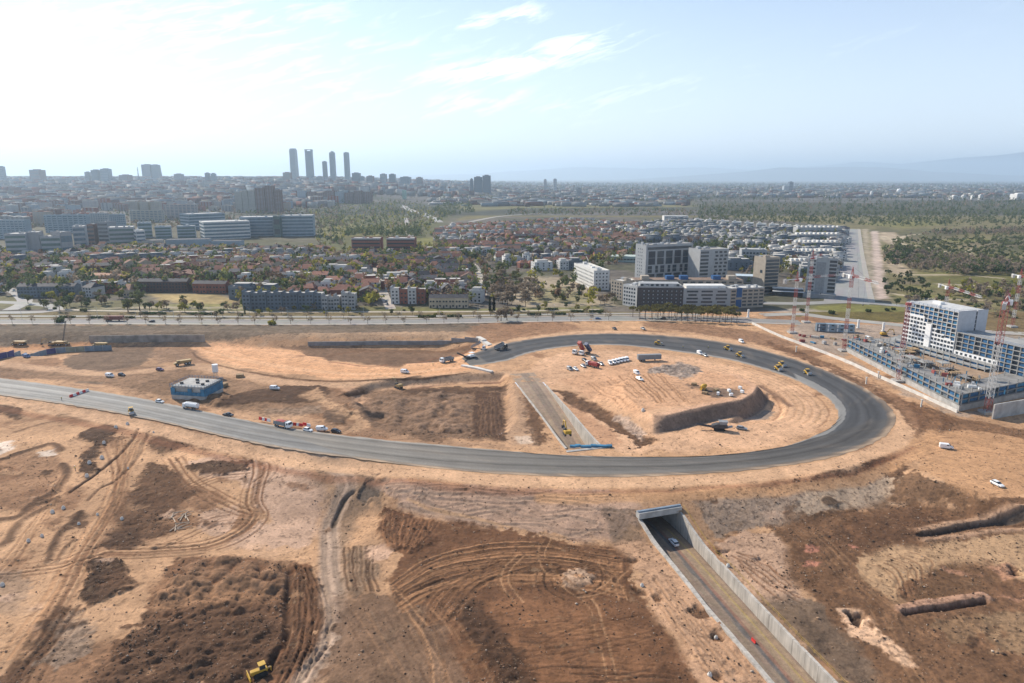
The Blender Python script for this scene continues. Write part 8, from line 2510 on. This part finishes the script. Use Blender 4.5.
# ------------------------------------------------------------------ the far city
CM = [M_CRM, M_BRN, M_PNK, M_PBL, M_GRN, M_WHB, W_['brick'], M_BEI]
citypts = []
d = 1380.0; rowk = 0
while d < 2900:
    x = -30.0; k = 0
    while x < 330:
        px0 = x; wpx = rnd.uniform(9, 22) * 1400 / d * .9; x += wpx + rnd.uniform(1, 7)
        X = (px0 - CX) / F * d * CP; yb = proj(X, d, H(X, d))[1]
        if yb > 213 and px0 > 90 and px0 < 325: continue
        if yb > 228: continue
        citypts.append((rowk, k, px0, wpx, d + rnd.uniform(-30, 30))); k += 1
    d *= 1.075; rowk += 1
ci = 0
for (rk_, k, px0, wpx, dd) in citypts:
    if px0 > 285 and dd < 2300: continue
    X0 = (px0 - CX) / F * dd * CP; Wd = wpx / F * dd; zb = H(X0, dd); hh = rnd.choice([14, 17, 20, 24, 20, 17, 30])
    m = CM[rnd.choice([0, 1, 1, 2, 2, 3, 4, 5, 6, 6, 7])]; rz = rnd.uniform(-.25, .25)
    name = {M_CRM: 'cream', M_BRN: 'brown brick', M_PNK: 'pale pink', M_PBL: 'pale blue', M_GRN: 'grey', M_WHB: 'off white', W_['brick']: 'red brick', M_BEI: 'beige'}[m]
    r = empty('apartment_slab', (X0, dd, zb), rz, '%s block of flats, %s from left in %s city row above the offices' % (name, ordinal(k), ordinal(rk_)), 'apartment building', 'blocks of flats in the city above the offices')
    b = MB(); b.box((Wd / 2, 8, hh / 2), (Wd, 15, hh)); nb = int(hh / 3.3)
    for q in range(nb):
        for s in range(max(2, int(Wd / 9))): b.box((Wd * (s + .5) / max(2, int(Wd / 9)), .46, 2 + q * 3.3), (5.2, .2, 1.4), 0, 1)
        b.box((-.02, 8, 2 + q * 3.3), (.2, 11, 1.4), 0, 1)
    b.build('wall', [m, M_GRN if m != M_GRN else M_BLK], r)
    rb = MB().box((Wd / 2, 8, hh + .2), (Wd + .4, 15.4, .4)); rb.box((Wd * .4, 8, hh + 1.4), (Wd * .3, 5, 2.4)); rb.build('roof', rnd.choice([M_ROOFL, R_['red tile'], R_['brown tile'], M_ROOF]), r)
    ci += 1
    if ci > 250: break


def blocks(name, n, rng, seed, hs, ws, mats, cond=None):
    rr = random.Random(seed); items = []; t = MB().box((0, 0, .5), (1, 1, 1)); v0 = np.array(t.v)
    k = 0
    while k < n:
        px = rr.uniform(rng[0], rng[1]); dd = math.exp(rr.uniform(math.log(rng[2]), math.log(rng[3])))
        X = (px - CX) / F * dd * CP
        if cond and not cond(px, dd): continue
        k += 1
        a = rr.uniform(-.5, .5); s = np.array([rr.uniform(*ws), rr.uniform(10, 22), rr.uniform(*hs)])
        Rm = np.array([[math.cos(a), math.sin(a), 0], [-math.sin(a), math.cos(a), 0], [0, 0, 1]])
        mi = rr.randrange(len(mats)); items.append(((v0 * s) @ Rm + np.array([X, dd, H(X, dd)]), t.f, [mi, mi, mi, mi, mi, mi]))
        items[-1][2][5] = rr.choice([mi, len(mats) - 1 - mi]) if False else mi
    return merged(name, items, mats)


M_CITY = [mat('far_' + q.name, tuple(c_ * .72 for c_ in q.node_tree.nodes['Vector Math'].inputs[0].default_value), .9, .15, .05) for q in CM + [R_['red tile'], M_ROOFL, M_BEDG]]
blocks('far_city_left', 3600, (-60, 330, 2300, 8200), 5, (9, 30), (14, 70), M_CITY)
blocks('far_city_middle', 900, (330, 470, 3300, 9000), 6, (10, 34), (14, 60), M_CITY)
blocks('far_city_right', 3300, (430, 1080, 2500, 13500), 7, (5, 16), (14, 75), M_CITY, lambda px, dd: dd > 3600 or px < 690)
wy = lambda px0, px1, d0, d1, n, sd: [(((rq.uniform(px0, px1) - CX) / F * dd * CP), dd) for rq in [random.Random(sd)] for dd in [math.exp(rq.uniform(math.log(d0), math.log(d1))) for _ in range(n)]]
woods('city_trees', [(wy(-60, 340, 1350, 2600, 2200, 1), [EG, BA, OL, RU], 1.15), (wy(-60, 340, 2600, 7000, 2600, 2), [EG, BA, OL], 1.7), (wy(440, 1080, 2800, 6000, 3000, 3), [EG, EG, OL, BA], 1.9), (wy(440, 1080, 6000, 13000, 2600, 4), [EG, EG, OL], 3.2), (wy(330, 450, 2300, 6000, 300, 5), [EG, OL], 1.7)], 4)


# skyline pieces one can pick out: (px from, px to, y top, y foot, distance)
def tower(x0, x1, ytop, dd, label, m, cat='tower', name='office_tower', depth=None, crown=None, taper=1.0, glass=None, floors=14):
    X0, X1 = (x0 - CX) / F * dd * CP, (x1 - CX) / F * dd * CP; zb = H((X0 + X1) / 2, dd); w = X1 - X0; h = ztop(x0, ytop, dd) - zb; D = depth or w
    r = empty(name, (X0, dd, zb), 0, label, cat)
    b = MB(); o = w * (1 - taper) / 2; k = len(b.v)
    b.v += [(0, 0, 0), (w, 0, 0), (w, D, 0), (0, D, 0), (o, o, h), (w - o, o, h), (w - o, D - o, h), (o, D - o, h)]
    b.f += [(0, 1, 5, 4), (1, 2, 6, 5), (2, 3, 7, 6), (3, 0, 4, 7), (4, 5, 6, 7)]; b.m += [0] * 5; b.build('shaft', m, r)
    g = MB()
    for q in range(floors): g.box((w / 2, -.3, h * (q + .5) / floors), (w * .86 * (1 - (1 - taper) * q / floors), 1.2, h / floors * .45))
    g.build('window_band', glass or M_GLASSB, r)
    c = MB()
    if crown == 'notch': c.box((w * .5, D / 2, h * 1.012), (w * .72, D * .7, h * .05)).box((w * .15, D / 2, h * 1.0), (w * .1, D * .9, h * .03))
    elif crown == 'dome': c.bar((w / 2, D / 2, h), (w / 2, D / 2, h * 1.03), w * .47, 0, 16, w * .34).bar((w / 2, D / 2, h * 1.03), (w / 2, D / 2, h * 1.055), w * .34, 0, 16, w * .12)
    elif crown == 'frame': c.box((w * .06, D / 2, h * 1.02), (w * .12, D, h * .06)).box((w * .94, D / 2, h * 1.02), (w * .12, D, h * .06)).box((w / 2, D / 2, h * 1.05), (w, D, h * .015))
    else: c.box((w / 2, D / 2, h + 2), (w * .5, D * .5, 4))
    c.build('crown', m, r)
    return r


M_TB = mat('tower_blue_grey', (.16, .21, .25), .5, .1, .02); M_TP = mat('tower_pale', (.36, .40, .42), .5, .1, .02); M_TD = mat('tower_dark', (.08, .105, .13), .5, .1, .02)
tower(290.7, 297.3, 149.5, 5200, 'tallest pale skyscraper, leftmost of the five on the skyline', M_TP, 'skyscraper', 'skyscraper', None, 'notch', .92, None, 30)
tower(306.3, 312.8, 151, 5200, 'broad dark skyscraper, second from the left of the five', M_TB, 'skyscraper', 'skyscraper', None, 'frame', .96, None, 30)
tower(323, 327, 161.5, 5400, 'short dark skyscraper in the middle of the five', M_TD, 'skyscraper', 'skyscraper', None, None, 1, None, 20)
tower(330.3, 335.4, 152.5, 5200, 'skyscraper with a rounded top, fourth from the left of the five', M_TB, 'skyscraper', 'skyscraper', None, 'dome', .95, None, 30)
tower(344.7, 349.5, 152.5, 5200, 'slim flat topped skyscraper, rightmost of the five', M_TB, 'skyscraper', 'skyscraper', None, None, .97, None, 30)
t1 = tower(142.5, 151, 164.5, 5600, 'left leaning office tower of the twin pair on the left skyline', M_TD, 'leaning tower', 'leaning_tower', None, None, 1, None, 16)
t2 = tower(153, 159.5, 164.8, 5600, 'right leaning office tower of the twin pair on the left skyline', M_TD, 'leaning tower', 'leaning_tower', None, None, 1, None, 16)
for t, s in ((t1, -1), (t2, 1)):
    for ch in t.children:
        for v in ch.data.vertices:
            if s > 0: v.co.x -= v.co.z * .07
tower(138, 138.8, 167.5, 5600, 'thin mast left of the twin leaning towers', M_TD, 'mast', 'mast', None, None, .5, None, 3)
for k, (x0, x1, y, l) in enumerate(((0, 4, 166.5, 'tall block at the far left edge of the skyline'), (30, 40, 169.8, 'wide dark block on the left skyline'), (85, 89, 172, 'small tower block, first of three left of the twin towers'), (91.5, 98.5, 170, 'tower block, second of three left of the twin towers'), (101, 108.5, 168.8, 'tallest tower block, third of three left of the twin towers'),
                                    (119, 128, 175, 'dark low block just left of the twin towers'), (174, 181, 174, 'low tower block right of the twin towers'), (205, 209, 173, 'slim block between the twin towers and the five skyscrapers'), (211, 215, 173.5, 'slim block right of another between twin towers and skyscrapers'), (283, 290, 172.5, 'dark block at the foot of the leftmost skyscraper'), (316, 322, 176.5, 'block at the foot of the broad dark skyscraper'),
                                    (352, 359.5, 173, 'tower block just right of the five skyscrapers'), (360, 364, 176.5, 'smaller block, second right of the five skyscrapers'), (366.5, 373, 176, 'tower block, third right of the five skyscrapers'), (380, 386, 174, 'tower block, fourth right of the five skyscrapers'), (389, 395, 174.2, 'tower block, fifth right of the five skyscrapers'), (400, 410, 177, 'broad brown block left of the motorway hill'), (416, 422, 177.5, 'tower block above the motorway hill'),
                                    (474, 482, 177, 'left half of the dark tower cluster beside the motorway'), (482.5, 490.5, 175.5, 'taller right half of the dark tower cluster beside the motorway'), (470, 473, 179, 'slim pale block left of the dark tower cluster'))):
    tower(x0, x1, y, 4600 if x0 < 440 else 3900, l, [M_TB, M_BRN, M_GRN, M_TD][k % 4] if x0 < 440 else M_TD, 'tower block', 'tower_block', None, None, 1, None, 9)
for x0, x1, y, dd, l, m in ((544, 546.6, 179.5, 5200, 'grey slab tower, left of a distant pair on the plain', M_GRN), (553.5, 556.8, 179, 5200, 'paler slab tower, right of a distant pair on the plain', M_TP), (577, 582, 189, 3900, 'dark cube in the middle of the distant plain', M_TD), (594, 596, 194, 3600, 'small white tower on the distant plain', M_WHITE), (790, 794, 182, 5600, 'slender control tower with a curved dark top', M_TD), (785, 790, 186, 5600, 'pale stepped building beside the control tower', M_TP),
                            (873, 875, 191.5, 4000, 'slim white water tower right of the control tower', M_WHITE), (956, 963, 196, 3300, 'wide pale block, first of four on the right plain', M_WALLW), (966, 969.5, 195.5, 3300, 'pale block, second of four on the right plain', M_WALLW), (975, 977.5, 195.5, 3300, 'narrow pale block, third of four on the right plain', M_WALLW), (983, 986, 195, 3300, 'narrow pale block, fourth of four on the right plain', M_WALLW), (1020, 1030, 194, 3300, 'pale block cut by the right edge', M_WALLW)):
    tower(x0, x1, y, dd, l, m, 'building', 'far_building', None, None, 1, M_GRN, 6)
p = at_d(899, 190.5, 4200); r = empty('radome', (p[0], 4200, 0), 0, 'white radar dome on the distant right plain', 'radar dome')
bm = bmesh.new(); bmesh.ops.create_uvsphere(bm, u_segments=20, v_segments=12, radius=13); me = bpy.data.meshes.new('dome'); bm.to_mesh(me); bm.free(); me.materials.append(M_WHITE)
o = bpy.data.objects.new('dome', me); COL.objects.link(o); o.parent = r; o.location = (0, 0, p[1] - 2)
MB().bar((0, 0, 0), (0, 0, p[1] - 8), 7, 0, 10).build('base_tower', M_GRN, r)
# white terraces on the edge of the meadow
for k in range(20):
    x = 560 + k * 1.75; p = at(x, 222); b = MB().prism([(0, 0), (3.2, 0), (3.2, 10), (0, 10)], 0, 8); o = b.build('white_terrace_house', M_WALLW); o.location = (p[0], p[1], 0)
    rb = MB(); rb.quad((-.1, -.4, 8.02), (3.3, -.4, 8.02), (3.3, 5, 9.6), (-.1, 5, 9.6)); rb.quad((3.3, 10.4, 8.02), (-.1, 10.4, 8.02), (-.1, 5, 9.6), (3.3, 5, 9.6)); rb.build('roof', R_['slate'], o)
    tag(o, 'narrow white terrace house, %s from the left in the row at the meadow edge' % ordinal(k), 'house', 'white terrace at the meadow edge')
A, B = at(664, 222), at(688, 222); r, w, h = slab_house('apartment_slab', 'long white flat block at the meadow edge above the houses', A, B, 22, 14, M_WALLW, 'apartment building', 0, M_ROOFL, 0)
windows(r, 'front', w, 22, lin(2, w - 2, 14), [3, 7, 11], 3, 1.8, M_GLASS, 'window', [60])
for k in range(12):
    x = 694 + k * 12.5; y = 224 + k * .9; A, B = at(x, y), at(x + 9.5, y + .2); r, w, h = slab_house('row_house_block', 'white flat roofed house row, %s from the left along the edge of the wood' % ordinal(k), A, B, 16, 10.5, M_WALLW, 'apartment building', 0, M_ROOFL, 0)
    r['group'] = 'white house rows along the wood'
    for q in range(2): MB().box((w / 2, -.05, 3 + q * 3.6), (w - 3, .2, 1.6)).build('window_band', M_GLASS, r)
    MB().box((w * .3, 6, h + 1.3), (w * .25, 8, 2.6)).build('roof_hut', M_WALLW, r)
print('trees', NT, 'houses', len(ind), len(rest), 'city', ci)
